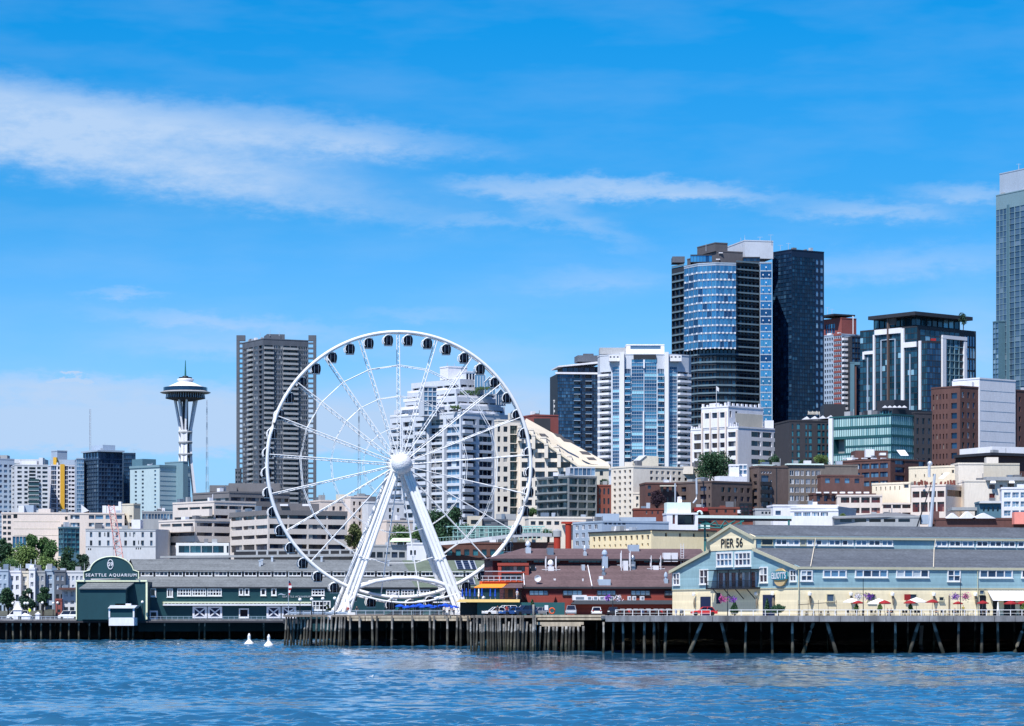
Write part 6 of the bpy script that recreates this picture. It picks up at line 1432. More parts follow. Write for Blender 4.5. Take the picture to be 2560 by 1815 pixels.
    b.part(mb, 'red_bands', ['terracotta']); b.balconies(q[1], q[2], .02, .5, [y0 + 13.35 * (i + 1) - 2 for i in range(n)], 1.4, 1.0, D, 'white_wall', 'white_wall')
    b.blk(quad(2045, 2104, 2141, D + 4, 34), 794, 836, 'terracotta', {0: [G(4, 2, .9, .9, 806, 832, .3, .72, 1, 1, 'g_teal')]}, part='penthouse'); mb = MB(); r_ = quad(2040, 2085, 2138, D + 2, 30); mb.prism(r_, Z(787, D), Z(783, D)); b.part(mb, 'roof_slab', ['charcoal'])
    b.box(2132, 2133.5, 790, 835, D + 1, 1, 'white_wall', 'fin'); b.blk(quad(2120, 2130, 2152, D - 4, 20), 840, None, 'charcoal', {1: [G(3, n, .9, .9, 842, 1066, 0, 1, 1, 1, 'g_navy')]}, part='dark_wing'); b.box(2126, 2136, 905, None, D - 6, 2, 'teal_shade', 'frame_leg'); b.box(2136, 2150, 905, 912, D - 6, 2, 'teal_shade', 'frame_head'); b.box(2132, 2141, 913, None, D - 5.5, 2, 'brick', 'red_strip')
    for px, y_ in ((2069, 768), (2080, 772)): antenna(b, px, y_, 785, D + 6, .14, 1)
    b.done()
    # dark teal tower with white portal frames
    D = 1330.0
    b = B('framed_glass_tower', 'dark teal glass tower with white stepped frames and a winged roof', 2293, D)
    q = quad(2150, 2293, 2440, D, 42)
    A, C_, E = q[0], q[1], q[2]
    b.blk(q, 814, None, 'charcoal', {0: [G(18, 24, .95, .9, 817, 817 + 24 * 15, 0, 1, 1, 1, 'g_dteal', None, .1)], 1: [G(8, 24, .95, .9, 822, 822 + 24 * 15, .05, .72, 1, 1, 'g_dteal', None, .1), G(4, 12, .9, .85, 826, 826 + 12 * 30, .80, .99, 1, 1, 'g_teal' if False else 'g_slate', None, .3)]})
    qq = quad(2184, 2290, 2400, D + 6, 42); b.blk(qq, 786, 815, 'charcoal', {0: [G(8, 1, .92, .9, 789, 813, 0, 1, 1, 1, 'g_dteal')], 1: [G(8, 1, .92, .9, 791, 813, 0, 1, 1, 1, 'g_dteal')]}, part='penthouse')
    mb = MB(); rr = quad(2170, 2288, 2432, D - 3, 40); zc = Z(778, D - 3); th = 1.6
    zs = [zc - 0.2, zc, zc - .2, zc]; mb.hexa([(p.x, p.y, z_ - th) for p, z_ in zip(rr, zs)] + [(p.x, p.y, z_) for p, z_ in zip(rr, zs)]); b.part(mb, 'roof_wing', ['charcoal'])
    d0 = (C_ - A).normalized(); d1 = (E - C_).normalized(); n0 = Vector((d0.y, -d0.x)); n1 = Vector((d1.y, -d1.x))
    def u0(px): k = (px - CX) / F; return (k * A.y - A.x) / (d0.x - k * d0.y)
    def u1(px): k = (px - CX) / F; return (k * C_.y - C_.x) / (d1.x - k * d1.y)
    def bar(mb, base, d, nn, ua, ub, ya, yb, out=.8, Dm=D):
        p = base + d * ua; Dq = p.y; mb.obox((p.x, p.y, Z(yb, Dm)), Vector((d.x, d.y, 0)) * (ub - ua), Vector((nn.x, nn.y, 0)) * out, (0, 0, Z(ya, Dm) - Z(yb, Dm)))
    mb = MB()
    for xa, xb, ya, yb in ((2185, 2189, 828, 1042), (2255, 2262, 818, 1012), (2159, 2163, 869, 888), (2299, 2305, 853, 1025)): bar(mb, A, d0, n0, u0(xa), u0(xb), ya, yb)
    for xa, xb, ya, yb in ((2189.05, 2254.95, 816, 829), (2163.05, 2184.95, 868, 876), (2262.05, 2298.95, 854, 867)): bar(mb, A, d0, n0, u0(xa), u0(min(xb, 2293) if xa < 2290 else xb), ya, yb)
    b.part(mb, 'white_frame', ['white_wall'])
    mb = MB()
    for xa, xb, ya, yb in ((2353, 2362, 838, 1000), (2407, 2414, 844, 1000)): bar(mb, C_, d1, n1, u1(xa), u1(xb), ya, yb, .9)
    bar(mb, C_, d1, n1, u1(2353), u1(2414), 832, 841, .95); b.part(mb, 'white_frame', ['white_wall'])
    mb = MB()
    for i in range(1, 4): p = u1(2362 + 11.3 * i); bar(mb, C_, d1, n1, p, p + .35, 842, 990, .4)
    for i in range(10): bar(mb, C_, d1, n1, u1(2362), u1(2407), 858 + 18 * i, 860 + 18 * i, .38)
    b.part(mb, 'grid', ['teal_mid'])
    mb = MB(); bar(mb, A, d0, n0, u0(2221), u0(2224.5), 782, 1010, 1.1); bar(mb, A, d0, n0, u0(2224.5), u0(2241), 782, 806, .6); b.part(mb, 'brown_fin', ['brick_brown'])
    mb = MB()
    for px in (2169, 2203, 2238, 2275): bar(mb, A, d0, n0, u0(px), u0(px) + .5, 884 if px in (2169, 2275) else 842, 1040, .5)
    bar(mb, A, d0, n0, u0(2203), u0(2238), 842, 844, .5); b.part(mb, 'mullion', ['grey_blue'])
    b.blk(quad(2304, 2318, 2352, D - 10, 30), 851, None, 'charcoal', {0: [G(3, 15, .95, .9, 856, 1080, 0, 1, 1, 1, 'g_dteal', None, .1)], 1: [G(5, 15, .95, .9, 856, 1080, 0, 1, 1, 1, 'g_navy', None, .1)]}, part='middle_block')
    b.box(2328, 2340, 846, 852, D - 6, 3, 'umbrella_red', 'roof_parasol'); b.done()
    # pale tower at the right edge
    D = 1500.0
    b = B('slate_glass_tower', 'very tall pale slate glass tower cut by the right edge of the photo', 2560, D)
    q = quad(2490, 2660, 2760, D - 60, 27)
    b.blk(q, None, None, 'teal_mid', {0: [G(3, 36, .90, .92, 492, 1010, .0, .16, 1, 1, 'g_tower', None, .2), G(3, 36, .9, .94, 492, 1010, .20, .44, 1, 1, 'g_tower', None, .3), G(3, 36, .9, .94, 492, 1010, .47, .70, 1, 1, 'g_tower', None, .3), G(4, 36, .9, .94, 492, 1010, .73, .98, 1, 1, 'g_tower', None, .3)]}, zt=Z(488, q[0].y))
    mb = MB(); A, C_ = q[0], q[1]; d = (C_ - A); nn = Vector((d.y, -d.x)).normalized()
    for f in (.17, .19, .45, .71): p = A + d * f; mb.obox((p.x, p.y, Z(1010, D - 60)), Vector((d.x, d.y, 0)) * .012, Vector((nn.x, nn.y, 0)) * .35, (0, 0, Z(484, D - 60) - Z(1010, D - 60)))
    b.part(mb, 'dark_ribs', ['teal_shade'])
    zz = Z(488, q[0].y); qc = quad(2499, 2650, 2740, D - 54, 27); b.blk(qc, None, None, 'grey_blue', {0: [G(30, 1, .8, .9, 446, 466, 0, 1, 1, 1, 'g_tower', None, .2)]}, zb=zz, zt=Z(434, qc[0].y), part='crown'); b.blk(quad(2482, 2496, 2520, D - 20, 27), 802, None, 'teal_shade', {0: [G(2, 16, .9, .9, 806, 1010, 0, 1, 1, 1, 'g_slate')]}, part='side_wing')
    antenna(b, 2547, 409, 424, D - 50, .2, 1); b.done()
towers()
# ------------------------------------------------------------------ right: hillside blocks
def right_mid():
    # white terracotta-trimmed block
    D = 1000.0
    b = B('terracotta_block', 'white block with crenellated tower, peach piers and large dark windows', 1845, D)
    q = quad(1727, 1845, 1971, D, 44)
    W3 = dict(nx=3, ny=1, g='w_dark')
    b.blk(q, 1066, None, 'white_wall', {0: [G(1, 5, .95, .70, 1076, 1190, 1734, 1753, **W3), G(1, 5, .95, .70, 1076, 1190, 1761, 1774, **W3), G(1, 5, .9, .56, 1076, 1190, 1779, 1794, **W3), G(1, 5, .9, .56, 1076, 1190, 1799, 1812, **W3), G(1, 5, .9, .56, 1074, 1190, 1819, 1840, **W3)],
                                          1: [G(3, 4, .83, .58, 1072, 1163, 1876, 1960, 4, 1, 'w_dark', None, .6)]})
    A, C_ = q[0], q[1]; d = (C_ - A).normalized(); nn = Vector((d.y, -d.x))
    def u0(px): k = (px - CX) / F; return (k * A.y - A.x) / (d.x - k * d.y)
    # tower part: sits on the long block, its front 0.3 m proud
    ta, tb = A + d * u0(1755) + nn * .3, A + d * u0(1822) + nn * .3
    d1 = (q[2] - q[1]).normalized(); k = (1908 - CX) / F; t = (k * tb.y - tb.x) / (d1.x - k * d1.y)
    tp = [ta, tb, tb + d1 * t, ta + d1 * t]
    b.blk(tp, 1014, 1067, 'white_wall', {0: [G(1, 2, .9, .55, 1024, 1074, 1761, 1774, **W3), G(1, 2, .9, .55, 1024, 1074, 1779, 1794, **W3), G(1, 2, .9, .55, 1024, 1074, 1799, 1812, **W3)], 1: [G(1, 1, .9, .9, 1026, 1044, 1824, 1829), G(1, 1, .9, .9, 1026, 1044, 1838, 1844)]}, part='tower_block', D=tb.y)
    mb = MB(); n1 = Vector((d1.y, -d1.x)); p = tb + d1 * 3.6 + n1 * .05
    mb.obox((p.x, p.y, Z(1064, D)), Vector((d1.x, d1.y, 0)) * (t - 4), Vector((-n1.x, -n1.y, 0)) * .04, (0, 0, Z(1030, D) - Z(1064, D))); b.part(mb, 'plain_side', ['beige'])
    mb = MB()
    for px in (1729, 1757, 1777, 1797, 1816, 1842): p = A + d * (u0(px) - .2) + nn * (.32 if 1755 < px < 1820 else .05); mb.obox((p.x, p.y, gz(p.x, p.y)), Vector((d.x, d.y, 0)) * .55, Vector((nn.x, nn.y, 0)) * .3, (0, 0, Z(1026 if 1755 < px < 1820 else 1074, D) - gz(p.x, p.y)))
    b.part(mb, 'peach_pier', ['peach'])
    mb = MB()
    def merl(base, dd, u_a, u_b, n, z_, hh):
        for i in range(n):
            p = base + dd * (u_a + (u_b - u_a) * (i + .1) / n); w = (u_b - u_a) / n * .42; mb.obox((p.x, p.y, z_ - .02), Vector((dd.x, dd.y, 0)) * w, Vector((-dd.y, dd.x, 0)) * .5, (0, 0, hh * (1.5 if i in (0, n - 1) else 1)))
    Lt = (tb - ta).length; merl(ta, d, 0, Lt, 6, Z(1014, tb.y), .7); merl(tb, d1, 0, t, 8, Z(1014, tb.y), .9); merl(A, d, 0, u0(1752), 4, Z(1066, D), .7); merl(A, d, u0(1824), u0(1844), 4, Z(1066, D), .9)
    p = ta + d * Lt * .3; mb.obox((p.x, p.y, Z(1014, tb.y) - .01), Vector((d.x, d.y, 0)) * Lt * .35, Vector((-d.y, d.x, 0)) * .5, (0, 0, 1.1))
    b.part(mb, 'crenellation', ['white_wall'])
    b.box(1912, 1934, 1051, 1074, D + 14, 5, 'white_wall', 'penthouse')
    mb = MB(); f = P(1791, 965, D + 6); mb.tube([P(1791, 1015, D + 6), f], .08, 5); b.part(mb, 'flagpole', ['white_wall']); mb = MB(); mb.face([f, f + Vector((.9, .1, -.7)), f + Vector((.8, .1, -1.9)), f + Vector((0, 0, -1.4))]); b.part(mb, 'flag', ['white_wall']); b.done()
    # dark brick hotel
    D = 985.0
    b = B('dark_brick_hotel', 'charcoal brick block with tall pale windows and white roof tents', 2020, D)
    q = rect(1973, 2076, D, 18, 10)
    b.blk(q, 1050, None, 'dark_brick', {0: [G(1, 6, .9, .8, 1057, 1162, x0, x1, nx, 1, 'w_teal', None, .25) for x0, x1, nx in ((1979, 1984, 1), (1991, 2000, 2), (2013, 2018, 1), (2021, 2030, 2), (2043, 2052, 2), (2055, 2062, 1), (2066, 2073, 1))]})
    mb = MB()
    for i in range(4):
        p0, p1 = P(2004 + 20 * i, 1049 - i, D + 4), P(2026 + 20 * i, 1048 - i, D + 4); mb.extr([p0, p1, p0.lerp(p1, .6) + Vector((0, 0, 1.0))], (0, 4, 0))
    b.part(mb, 'roof_tent', ['white_wall']); b.box(2060, 2114, 1010, 1046, D + 16, 12, 'charcoal', 'dark_box')
    mb = MB()
    for i in range(9): p = P(2020 + 3.4 * i, 1034.5, D + 6); mb.obox(p, (.28, 0, 0), (0, .1, 0), (0, 0, .7 if i % 3 else .9))
    mb.obox(P(2019, 1036, D + 6), (4.1, 0, 0), (0, .05, 0), (0, 0, .1)); b.part(mb, 'roof_sign', ['beige']); b.done()
    # teal glass museum
    D = 960.0
    b = B('glass_office', 'pale teal glass fronted block with a white end pier and an open loggia', 2228, D)
    q = quad(2074, 2228, 2286, D, 46)
    fl = [(1038, 1061), (1066, 1086), (1091, 1110), (1113, 1128), (1131, 1147), (1149, 1165)]
    fa = [G(26 if i not in (2, 3) else 22, 1, .92, .94, y0, y1, .05 if i not in (2, 3) else .26, .995, 1, 1, 'g_museum', None, .2) for i, (y0, y1) in enumerate(fl)] + [G(1, 1, .96, 1, 1092, 1128, 2084, 2112, 1, 1, 'w_dark', None, 2.5)]
    fb = [G(12, 1, .9, .94, y0, y1, .02, .99, 1, 1, 'g_museum', None, .2) for y0, y1 in fl]
    b.blk(q, 1034, None, 'fish_teal', {0: fa, 1: fb})
    A, C_ = q[0], q[1]; d = (C_ - A).normalized(); nn = Vector((d.y, -d.x)); mb = MB(); mb.obox((A.x, A.y, gz(A.x, A.y)), Vector((d.x, d.y, 0)) * 1.6, Vector((nn.x, nn.y, 0)) * .6, (0, 0, Z(1038, D) - gz(A.x, A.y))); b.part(mb, 'white_pier', ['white_wall'])
    b.blk(quad(2158, 2232, 2330, D + 12, 40), 1022, 1036, 'charcoal', {0: [G(6, 1, .9, .8, 1025, 1034, .4, .98, 1, 1, 'w_teal')]}, part='roof_storey'); b.blk(quad(2192, 2236, 2272, D + 20, 40), 999, 1023, 'charcoal', part='plant_box')
    mb = MB()
    for i in range(5): p0 = P(2206 + 12 * i, 1019, D + 13); mb.extr([p0, p0 + Vector((1.8, 0, 0)), p0 + Vector((.9, 0, .7))], (0, 2, 0))
    b.part(mb, 'roof_tent', ['white_wall']); b.blk(quad(2280, 2287, 2330, D + 8, 20), 1030, None, 'dark_brick', {1: [G(3, 5, .4, .6, 1040, 1165)]}, part='dark_wing'); b.done()
    # brown brick and white panel tower
    D = 1040.0
    b = B('brick_tower', 'brown brick tower with a broad blank white panel on its right', 2397, D)
    q = quad(2328, 2400, 2612, D, 40)
    b.blk(q, 964, None, 'brick', {0: [G(5, 8, .36, .52, 976, 1176, .02, .60, 1, 1, 'w_dark'), G(1, 8, .95, .58, 976, 1176, .69, .90, 1, 1, 'g_navy')], 1: [G(3, 8, .42, .58, 974, 1176, 2401, 2441, 1, 1, 'w_mix'), G(4, 8, .30, .52, 976, 1176, 2541, 2608, 1, 1, 'w_dark')]})
    C_, E = q[1], q[2]; d = (E - C_).normalized(); nn = Vector((d.y, -d.x))
    def u1(px): k = (px - CX) / F; return (k * C_.y - C_.x) / (d.x - k * d.y)
    p, q2 = C_ + d * u1(2446) + nn * .5, C_ + d * u1(2536) + nn * .5
    b.blk([p, q2, q2 - nn * 12, p - nn * 12], 944, 1121, 'white_wall', part='white_panel', D=p.y)
    mb = MB()
    for y in (976, 1002, 1027, 1052, 1077, 1103): mb.obox((p.x + d.x * .5, p.y + d.y * .5 - .05, Z(y, p.y)), Vector((d.x, d.y, 0)) * ((q2 - p).length - 1), (0, .04, 0), (0, 0, .18))
    b.part(mb, 'panel_joint', ['grey_blue']); b.blk(quad(2380, 2420, 2446, D + 10, 40), 950, 966, 'white_wall', part='penthouse'); b.done()
    # brown brick apartments e)
    D = 905.0
    b = B('brick_apartments', 'brick red apartment block with white roof boxes left of the beige blocks', 2250, D)
    q = quad(2102, 2226, 2314, D, 44)
    b.blk(q, 1146, None, 'brick', {0: [G(5, 3, .85, .58, 1152, 1218, .04, .96, 4, 1, 'w_blue', None, .3)], 1: [G(1, 3, .9, .64, 1143, 1204, .12, .42, 3, 1, 'w_blue', None, .6), G(1, 1, .8, .8, 1146, 1164, .78, .99, 2, 1, 'w_blue')]})
    b.box(2139, 2220, 1126, 1148, D + 12, 8, 'brick', 'penthouse', 4); b.box(2164, 2186, 1123, 1143, D + 8, 3, 'white_wall'); b.box(2200, 2215, 1132, 1138, D + 8, 3, 'white_wall')
    mb = MB(); mb.extr([P(2241, 1125, D + 8), P(2262, 1125, D + 8), P(2272, 1139, D + 6), P(2252, 1139, D + 6)], (0, .3, 0)); b.part(mb, 'skylight', ['white_wall'])
    mb = MB(); 
    for i in range(5): p = q[0].lerp(q[1], .06 + .19 * i); mb.obox((p.x, p.y - .4, Z(1147.5, p.y)), (1.6, .9, 0), (-.3, .5, 0), (0, 0, .35))
    b.part(mb, 'parapet_cap', ['white_wall']); b.done()
    # brown apartment house with white arched windows
    D = 893.0
    b = B('grey_brick_house', 'grey brown brick house with rows of white arched windows and planted roof', 2030, D)
    q = rect(1970, 2145, D, 14, 8)
    b.blk(q, 1161, None, 'brick_grey', {0: [G(1, 4, .9, .62, 1172, 1256, x0, x1, n, 1, 'w_mix', 'white_wall', .2) for x0, x1, n in ((1974, 1985, 2), (1987, 1999, 3), (2001, 2010, 3), (2014, 2026, 3), (2029, 2037, 2), (2039, 2051, 3))]})
    b.box(1968, 2060, 1158.5, 1162, D - .6, 3, 'mint', 'cornice', 8)
    b.blk(rect(2052, 2160, D - 3, 8, 8), 1187, None, 'brick', {0: [G(4, 1, .5, .7, 1193, 1210, .04, .95, 1, 1, 'w_blue')]}, part='red_annex'); b.blk(rect(2034, 2190, D - 6, 6, 8), 1233, None, 'brick', {0: [G(8, 2, .5, .7, 1237, 1275, .02, .95, 1, 1, 'w_blue')]}, part='red_annex')
    mb = MB()
    for i in range(7): mb.obox(P(2040 + 20 * i, 1233, D - 6.4), (1.5, 0, 0), (0, .8, 0), (0, 0, .4))
    b.part(mb, 'planter', ['roof_white']); b.done()
    b = B('brick_house', 'slim brownish brick house with fire escape balconies between the plum block and arched windows', 1920, 889)
    D = 889.0; q = quad(1879, 1897, 1972, D, 24)
    b.blk(q, 1164, None, 'brick_brown', {0: [G(1, 5, .5, .5, 1180, 1270)], 1: [G(4, 1, .7, .7, 1177, 1184, 1901, 1930, 1, 1, 'w_mix', 'white_wall', .2), G(1, 4, .9, .8, 1186, 1268, 1902, 1923, 3, 1, 'w_mix', None, .3), G(1, 4, .8, .6, 1196, 1268, 1925, 1930, 1, 1, 'w_mix', 'white_wall', .2)]})
    b.balconies(q[1], q[2], 1901, 1925, [1212, 1232, 1252], 1.1, .9, D, 'iron', 'iron'); b.box(1937, 1943, 1163, 1265, D + 2.2, 2, 'charcoal', 'dark_shaft', 20); b.box(1876, 1890, 1167, None, D + 6, 4, 'brick_brown', 'side_wing', 0, {0: [G(1, 5, .4, .5, 1180, 1270)]})
    b.box(1893, 1938, 1160.8, 1165, D + 1.4, 3, 'mint', 'cornice', 22); b.done()
    b = B('plum_brick_block', 'dark plum brick block with a sunlit white roof behind the elevator pavilion', 1779, 880)
    D = 880.0; q = quad(1692, 1779, 1881, D, 40)
    b.blk(q, 1202, None, 'brick_brown', {0: [G(1, 3, .7, .55, 1210, 1272, .10, .30, 2, 1, 'w_mix'), G(1, 3, .9, .55, 1210, 1272, .66, .86, 2, 1, 'w_mix'), G(1, 3, .6, .4, 1210, 1272, .90, .97)], 1: [G(5, 2, .5, .55, 1212, 1256, .2, .98, 1, 1, 'w_dark')]})
    b.blk(quad(1786, 1800, 1868, D + 7, 22), 1190, 1203, 'white_wall', part='roof_structure', roof='roof_white'); b.blk(rect(1824, 1848, D + 10, 4), 1161, 1203, 'white_wall', {0: [G(2, 1, .3, .3, 1164, 1170)]}, part='stair_hut'); b.blk(rect(1847, 1868, D + 12, 3), 1160, 1192, 'white_wall', {0: [G(2, 2, .8, .8, 1162, 1186, 0, 1, 1, 1, 'g_grey')]}, part='cooling_tower')
    mb = MB(); mb.tube([P(1741, 1196, D - 4), P(1742, 1235, D - 4), P(1741, 1248, D - 4), P(1733, 1258, D - 4)], .3, 8); mb.tube([P(1741, 1197, D - 4), P(1760, 1195, D + 4)], .25, 6); b.part(mb, 'flue_pipe', ['galv'])
    mb = MB(); mb.tube([P(1688, 1255, D - 3), P(1688, 1208, D - 3)], .25, 6); b.part(mb, 'flue_pipe', ['galv']); b.done()
    b = B('plum_brick_block', 'small dark brick block left of the flue pipe and right of the cream cube windows', 1640, 884)
    b.blk(rect(1614, 1694, 884, 12, 6), 1206, None, 'brick_plum', {0: [G(1, 2, .6, .5, 1209, 1245, 1617, 1630), G(3, 2, .5, .5, 1209, 1262, 1648, 1690)]}); b.box(1650, 1692, 1213, 1216, 882, 2, 'beige', 'cornice'); b.done()
    # cream cube
    D = 898.0
    b = B('cream_block', 'cream white block with a grid of small square windows and gabled roof hut', 1584, D)
    q = quad(1528, 1584, 1768, D, 62); qq = quad(1528, 1583, 1768, D, 32)
    b.blk(qq, 1164, None, 'cream_light', {0: [G(4, 8, .44, .50, 1170, 1290, .04, .97, 2, 1, 'w_mix')], 1: [G(6, 2, .52, .55, 1172, 1202, 1622, 1706, 2, 1, 'w_mix'), G(1, 2, .5, .55, 1172, 1202, 1708, 1722)]})
    b.blk(rect(1584, 1616, D - 1.5, 6), 1231, None, 'cream_light', {0: [G(2, 3, .44, .50, 1236, 1290, .08, .92, 2, 1, 'w_mix')]}, part='lower_wing')
    mb = MB(); mb.extr([P(1579, 1165, D + 6), P(1646, 1165, D + 6), P(1646, 1141, D + 6), P(1614, 1139, D + 6), P(1596, 1151, D + 6), P(1579, 1153, D + 6)], (0, 6, 0)); b.part(mb, 'roof_hut', ['beige']); mb = MB(); mb.extr([P(1583, 1152.5, D + 5.6), P(1598, 1139, D + 5.6), P(1616, 1138, D + 5.6), P(1600, 1151, D + 5.6)], (0, .3, 0)); b.part(mb, 'hut_roof', ['roof_white']); b.box(1562, 1582, 1155, 1165, D + 5, 4, 'cream_light', 'roof_hut'); b.box(1706, 1733, 1166, 1185, D + 9.5, 2, 'cream_light', 'end_bay'); b.done()
    b = B('brick_house', 'narrow red brick house with arched windows beside the cream block', 1510, 908)
    b.blk(rect(1492, 1529, 908, 10), 1212, None, 'brick_red', {0: [G(3, 3, .4, .62, 1216, 1290, .06, .94)]}); b.done()
    b = B('grey_condos', 'greenish grey balconied condominium left of the narrow brick house', 1421, 900)
    D = 900.0; q = quad(1342, 1421, 1492, D, 34)
    b.blk(q, 1189, None, 'concrete_mid', {0: [G(3, 5, .94, .74, 1193, 1292, .02, .98, 3, 1, 'g_green', None, .9)], 1: [G(3, 5, .9, .72, 1193, 1292, .02, .98, 2, 1, 'g_green', None, .7)]})
    b.blk(rect(1425, 1488, D + 5, 7, 10), 1167, 1190, 'concrete_pale', {0: [G(6, 1, .94, .9, 1169, 1189, 0, 1, 1, 1, 'g_grey')]}, part='glass_penthouse'); b.balconies(q[0], q[1], .02, .98, [1210.5 + 20 * i for i in range(4)], .6, .3, D, 'concrete_mid', 'concrete_mid'); b.box(1383, 1395, 1181, 1190, D + 4, 2, 'white_wall'); b.done()
    # beige tiered blocks g)
    D = 890.0
    b = B('beige_tiered_block', 'long cream tiered block with a tall blank centre tower above the shed ridge', 2380, D)
    b.blk(quad(2272, 2398, 2460, D, 48), 1163, None, 'cream', {0: [G(4, 1, .12, .4, 1176, 1196, .05, .75), G(1, 1, .3, .5, 1170, 1186, .8, .95)]}, part='upper_block')
    b.blk(rect(2396, 2459, D - 4, 10, 4), 1157, None, 'cream_light', {0: [G(1, 2, .7, .6, 1202, 1254, 2443, 2457, 1, 2, 'w_dark')]}, part='centre_tower')
    b.blk(rect(2458, 2549, D + 4, 10, 4), 1158, None, 'beige', part='right_block'); b.box(2466, 2496, 1143, 1159, D + 6, 4, 'cream_light', 'skylight')
    b.blk(quad(2180, 2276, 2300, D - 6, 46), 1205, None, 'cream', {0: [G(6, 1, .22, .62, 1211, 1227, .05, .78), G(1, 1, .9, .6, 1208, 1222, .82, .96, 2, 1)]}, part='left_block')
    mb = MB(); mb.extr([P(2346, 1196, D - 2), P(2362, 1182, D), P(2374, 1182, D), P(2358, 1196, D - 2)], (0, .3, 0)); b.part(mb, 'skylight', ['white_wall'])
    mb = MB(); mb.tube([P(2323, 1193, D - 8), P(2323, 1160, D - 8)], .42, 8); mb.sphere(P(2325, 1159, D - 8), .75, 8); b.part(mb, 'vent_pipe', ['galv']); b.done()
    b = B('red_window_block', 'low white block with rows of dark red windows stepping up to the right', 2300, 868)
    D = 868.0
    q = quad(2093, 2412, 2464, D, 62)
    q = rect(2093, 2364, D + 18, 14, -5)
    b.blk(rect(2093, 2206, D + 10, 10, -4), 1237, None, 'peach', {0: [G(4, 1, .84, .56, 1238, 1262, 2100, 2202, 3, 1, 'w_red', None, .5), G(4, 2, .84, .56, 1264, 1312, 2100, 2202, 3, 1, 'w_red', None, .5)]}, part='left_wing', roof='roof_white')
    b.blk(rect(2206, 2280, D + 8.5, 8, -4), 1257, None, 'peach', {0: [G(3, 1, .86, .6, 1257, 1274, 2206, 2278, 3, 1, 'w_red', None, .5), G(3, 1, .86, .6, 1277, 1298, 2206, 2278, 3, 1, 'w_red', None, .5)]}, part='middle_wing', roof='roof_white')
    b.blk(quad(2278, 2364, 2412, D, 56), 1211, None, 'peach', {0: [G(4, 1, .84, .9, 1226, 1243, .02, .98, 3, 1, 'w_red', None, .4), G(4, 1, .84, .9, 1253, 1280, .02, .98, 3, 2, 'w_red', None, .4)], 1: [G(1, 1, .86, .9, 1223, 1241, .02, .9, 5, 1, 'w_red', None, .3)]}, part='right_wing', roof='roof_white')
    mb = MB()
    for i in range(30): p = P(rnd.uniform(2282, 2408), 1209 + rnd.uniform(-2, 2), D + rnd.uniform(2, 10)); mb.box(p.x, p.y, p.z - .4, .5, .5, rnd.uniform(.5, 1.3))
    b.part(mb, 'terrace_furniture', ['brick_red']); b.done()
    b = B('grey_roof_house', 'pale house with red windows under a grey flat roof near the right edge', 2500, 872)
    b.blk(rect(2411, 2640, 872, 10, 3), 1200, None, 'cream_light', {0: [G(1, 2, .7, .5, 1206, 1250, 2470, 2490, 2, 1, 'w_red', 'brick_red', .2), G(1, 2, .4, .5, 1206, 1250, 2494, 2512, 1, 1, 'w_red', 'brick_red', .2), G(1, 2, .7, .5, 1202, 1246, 2516, 2538, 2, 1, 'w_red', 'brick_red', .2)]}); b.box(2466, 2640, 1192, 1201, 871, 11, 'concrete', 'roof_edge', 3)
    for x0 in (2475, 2522): mb = MB(); mb.extr([P(x0, 1208, 871), P(x0 + 14, 1208, 871), P(x0 + 13, 1202, 871.6), P(x0 + 1, 1202, 871.6)], (0, -.5, 0)); b.part(mb, 'awning', ['white_wall'])
    b.done()
    b = B('white_window_block', 'white building with large white gridded windows at the right edge', 2530, 850)
    b.blk(rect(2504, 2640, 850, 10, -6), 1218, None, 'white_wall', {0: [G(5, 3, .80, .62, 1226, 1294, 2508, 2612, 2, 2, 'g_slate', 'white_paint', .4)]}); b.done()
    b = B('green_shed', 'small dark green shed with three windows near the right edge', 2478, 838)
    b.blk(rect(2448, 2503, 838, 8), 1254, None, 'teal_shade', {0: [G(4, 1, .4, .5, 1262, 1284, .1, .95)]}); mb = MB(); mb.hexa([P(2447, 1258, 837), P(2506, 1258, 837), P(2506, 1258, 847), P(2447, 1258, 847), P(2452, 1252, 838), P(2502, 1252, 838), P(2502, 1252, 846), P(2452, 1252, 846)]); b.part(mb, 'roof', ['concrete']); b.box(2380, 2460, 1268, 1276, 842, 8, 'concrete', 'lean_to'); b.done()
    b = B('long_grey_shed', 'long low grey shed showing just above the blue pier shed ridge', 2190, 812)
    b.blk(rect(2086, 2300, 812, 10, -3), 1290, None, 'concrete', {0: [G(5, 1, .8, .8, 1296, 1306, .05, .9)]}); mb = MB(); mb.hexa([P(2082, 1297, 811), P(2303, 1290, 811), P(2303, 1290, 822), P(2082, 1297, 822), P(2110, 1290, 813), P(2240, 1281, 813), P(2240, 1281, 821), P(2110, 1290, 821)]); b.part(mb, 'roof', ['roof_grey']); b.box(2330, 2348, 1278, 1310, 811, 4, 'brick', 'brick_stack'); b.box(2303, 2322, 1287, 1310, 812, 4, 'grey_blue'); b.done()
    b = B('maroon_roof_house', 'long maroon roof line with white tent roofs behind the blue pier shed', 2460, 808)
    b.blk(rect(2340, 2640, 808, 9), 1295, None, 'brick_plum')
    for x0, x1, y in ((2365, 2400, 1282), (2400, 2440, 1278), (2430, 2490, 1282)): mb = MB(); mb.extr([P(x0, 1296, 807), P(x1, 1296, 807), P((x0 + x1) / 2, y, 807)], (0, 5, 0)); b.part(mb, 'tent_roof', ['white_wall'])
    b.box(2536, 2640, 1280, 1310, 803, 4, 'pink_wall', 'pink_block'); b.done()
    b = B('dark_fascia_block', 'dark flat roofed block with maroon fascia below the blank white panel', 2470, 930)
    b.blk(quad(2386, 2478, 2640, 930, 30), 1136, None, 'brick_plum'); b.blk(quad(2399, 2480, 2640, 942, 24), 1116, 1137, 'roof_white', part='white_roof', roof='roof_white')
